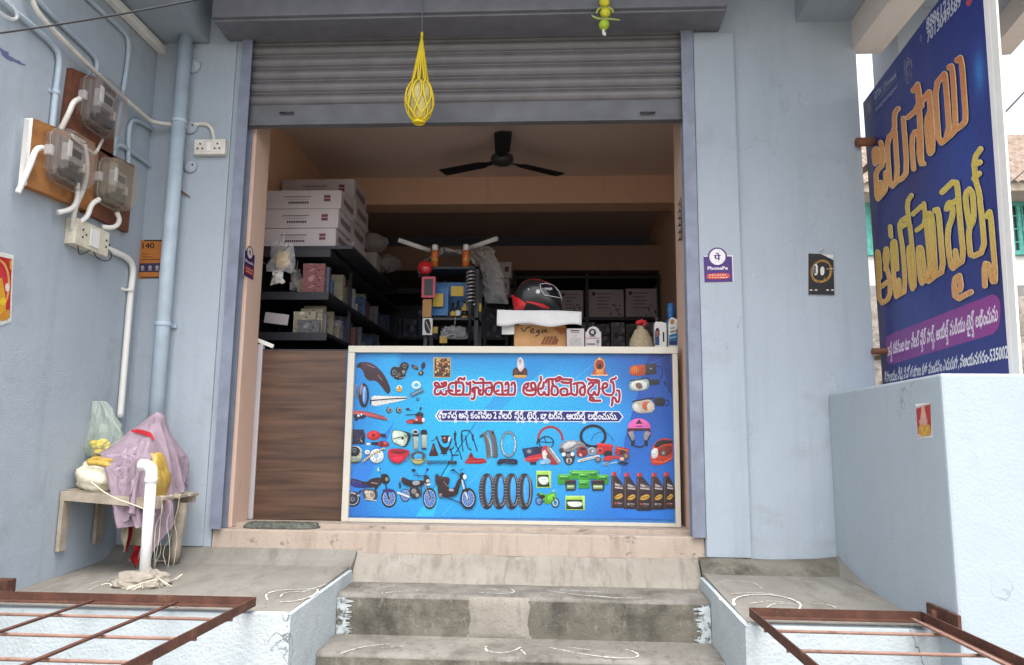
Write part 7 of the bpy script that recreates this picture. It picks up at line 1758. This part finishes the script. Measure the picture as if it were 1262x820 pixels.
# white pvc stand pipe in a lump of mortar
pb_ = at(177, 722, 'z', lz(-.75)); pt = at(188, 590, 'y', pb_.y)
o = thing('pvc_standpipe', 'white plastic standpipe with an elbow set in a lump of mortar', 'pipe', pb_)
m = MB(); topz = at(186, 590, 'y', pb_.y).z
axis_top = Vector((at(186.5, 590, 'y', pb_.y).x, pb_.y, topz)); m.tube([pb_, axis_top], .0255, 18); m.build('pipe_run', M['pvc'], o)
e = axis_top; m = MB(); P = [e+Vector((0, 0, -.01)), e+Vector((0, 0, .03)), e+Vector((-.010, .005, .052)), e+Vector((-.030, .012, .064)), e+Vector((-.070, .025, .066))]
m.tube(roundpath(P, 2), .0285, 18); m.lathe([(.0285, -.02), (.031, -.018), (.031, .006), (.0285, .008)], e, 18); m.build('elbow', M['pvc'], o)
rnd = random.Random(21); b = bmesh.new(); bmesh.ops.create_icosphere(b, subdivisions=4, radius=1)
from mathutils import noise as mnoise
for v in b.verts:
    p = v.co.copy(); n_ = mnoise.fractal(p*2.3+Vector((3, 1, 7)), .9, 2.1, 5); v.co = pb_+Vector((p.x*.135*(1+.16*n_)-.01, p.y*.11*(1+.16*n_), max(-.02, p.z*.062*(1+.35*n_)+.012)))
m = MB(); m.join(b); m.build('mortar_base', M['mud'], o)
# twine and a torn red rice bag hanging below the shelf
m = MB(); rnd = random.Random(6)
for i in range(7):
    x = -2.03+rnd.uniform(-.10, .04); y = -.42+rnd.uniform(-.1, .1); P = [Vector((x, y, .22))]
    for j in range(1, 6): P.append(Vector((x+rnd.uniform(-.025, .025), y+rnd.uniform(-.02, .02), .22-.075*j)))
    m.tube(roundpath(P, 1), .0014, 5)
P = [at(112, 594, 'y', -.6), at(135, 612, 'y', -.6), at(165, 622, 'y', -.6), at(192, 634, 'y', -.58)]; m.tube(roundpath(P, 2), .003, 5)
for i in range(16):
    a = rnd.uniform(0, 6.28); r = rnd.uniform(.10, .17); c = pb_+Vector((r*math.cos(a), r*math.sin(a)*.8, .01)); m.tube(roundpath([c, c+Vector((rnd.uniform(-.06, .06), rnd.uniform(-.04, .04), rnd.uniform(.01, .05))), c+Vector((rnd.uniform(-.1, .1), rnd.uniform(-.05, .05), .0))], 2), .002, 5)
tag(m.build('twine', M['cream_cloth']), 'loose pale twine hanging from the shelf and lying round the pipe base', 'twine')
o = thing('torn_rice_bag', 'torn red and cream printed bag hanging below the shelf', 'bag', (-2.18, -.42, -.1))
rnd = random.Random(9)
def strip(px0, py0, px1, py1, w, mat, nm, Y):
    a, b = at(px0, py0, 'y', Y), at(px1, py1, 'y', Y); m = MB()
    m.grid(lambda u, v: (a.x+(b.x-a.x)*v+(u-.5)*w*(1-.4*v)+.012*math.sin(7*v+3*u), Y-.02*math.sin(5*v+4*u), a.z+(b.z-a.z)*v), 6, 12); bmesh.ops.solidify(m.bm, geom=m.bm.faces[:], thickness=.002); m.build(nm, mat, o)
strip(162, 622, 155, 682, .055, M['red_cloth'], 'red_strip', -.42); strip(158, 630, 152, 680, .035, M['cream_cloth'], 'cream_strip', -.44); strip(173, 620, 169, 690, .07, M['cream_cloth'], 'printed_strip', -.40); strip(170, 672, 166, 700, .05, M['red_cloth'], 'red_strip', -.415)
strip(135, 620, 163, 632, .06, M['red_cloth'], 'red_strip', -.47)
# red lettering patch on the cloth crown (a band of red weave that follows the cloth)
best = []
for (px, py) in [(163, 534), (170, 534), (178, 536), (186, 540), (191, 545)]:
    d = ray(px, py); pts = Xc.reshape(-1, 3); rel = pts-np.array(CAM); dn = np.array(d.normalized()); t_ = rel@dn; dist = np.linalg.norm(rel-np.outer(t_, dn), axis=1)+.02*(t_-t_.min()); best.append(Vector(pts[dist.argmin()]))
m = MB(); n_ = Vector((.3, -.7, .6)).normalized()
L = [p+n_*.02 for p in best]
up_ = [m.bm.verts.new(p+Vector((0, 0, .004+.010*math.sin(math.pi*(i+.3)/5)))) for i, p in enumerate(L)]; dn_ = [m.bm.verts.new(p-Vector((0, 0, .003+.010*math.sin(math.pi*(i+.3)/5)))) for i, p in enumerate(L)]
for i in range(4): m._face([up_[i], up_[i+1], dn_[i+1], dn_[i]])
m.build('red_patch', M['red_cloth'], cl)
# litter on the landing below the shelf
m = MB(); rnd = random.Random(3)
for i in range(7): p = Vector((-2.4+rnd.uniform(0, .25), -.10+rnd.uniform(-.08, .05), lz(-.15)+.012)); m.box(p.x-.05, p.x+.05, p.y-.012, p.y+.012, p.z-.006, p.z+.004, 0, Matrix.Rotation(rnd.uniform(-.6, .6), 3, 'Z'))
tag(m.build('wood_scraps', M['palewood']), 'scraps of wood lying on the landing below the shelf', 'scraps')

# dry shrub past the parapet at the far right
sp = at(1258, 478, 'y', .6)
o = thing('dry_shrub', 'brownish dry shrub just past the right end of the parapet', 'shrub', (sp.x+.25, .6, -1.05))
m = MB(); rnd = random.Random(19)
tips = []
for i in range(26):
    p = Vector((sp.x+.25+rnd.uniform(-.06, .06), .6+rnd.uniform(-.06, .06), -1.05)); P = [p]; d = Vector((rnd.uniform(-.25, .25), rnd.uniform(-.3, .3), 1)).normalized()
    for j in range(7): p = p+d*.26; d = (d+Vector((rnd.uniform(-.3, .3), rnd.uniform(-.3, .3), .1))).normalized(); P.append(p); tips.append(p) if j > 3 else None
    m.tube(P, [.010-.001*j for j in range(8)], 5)
m.build('stems', M['palewood'], o)
m = MB()
for t_ in tips:
    for j in range(24):
        c = t_+Vector((rnd.gauss(0, .07), rnd.gauss(0, .07), rnd.gauss(0, .08))); d = Vector((rnd.uniform(-1, 1), rnd.uniform(-1, 1), rnd.uniform(-1, .4))).normalized(); s_ = d.cross(Vector((0, 0, 1))); s_ = s_.normalized() if s_.length > .01 else Vector((1, 0, 0)); L_ = rnd.uniform(.02, .045)
        m.mi = 0 if rnd.random() < .7 else 1
        m.quad(c, c+d*L_*.5+s_*L_*.25, c+d*L_, c+d*L_*.5-s_*L_*.25)
m.build('leaves', [M['dry'], M['leaf']], o)
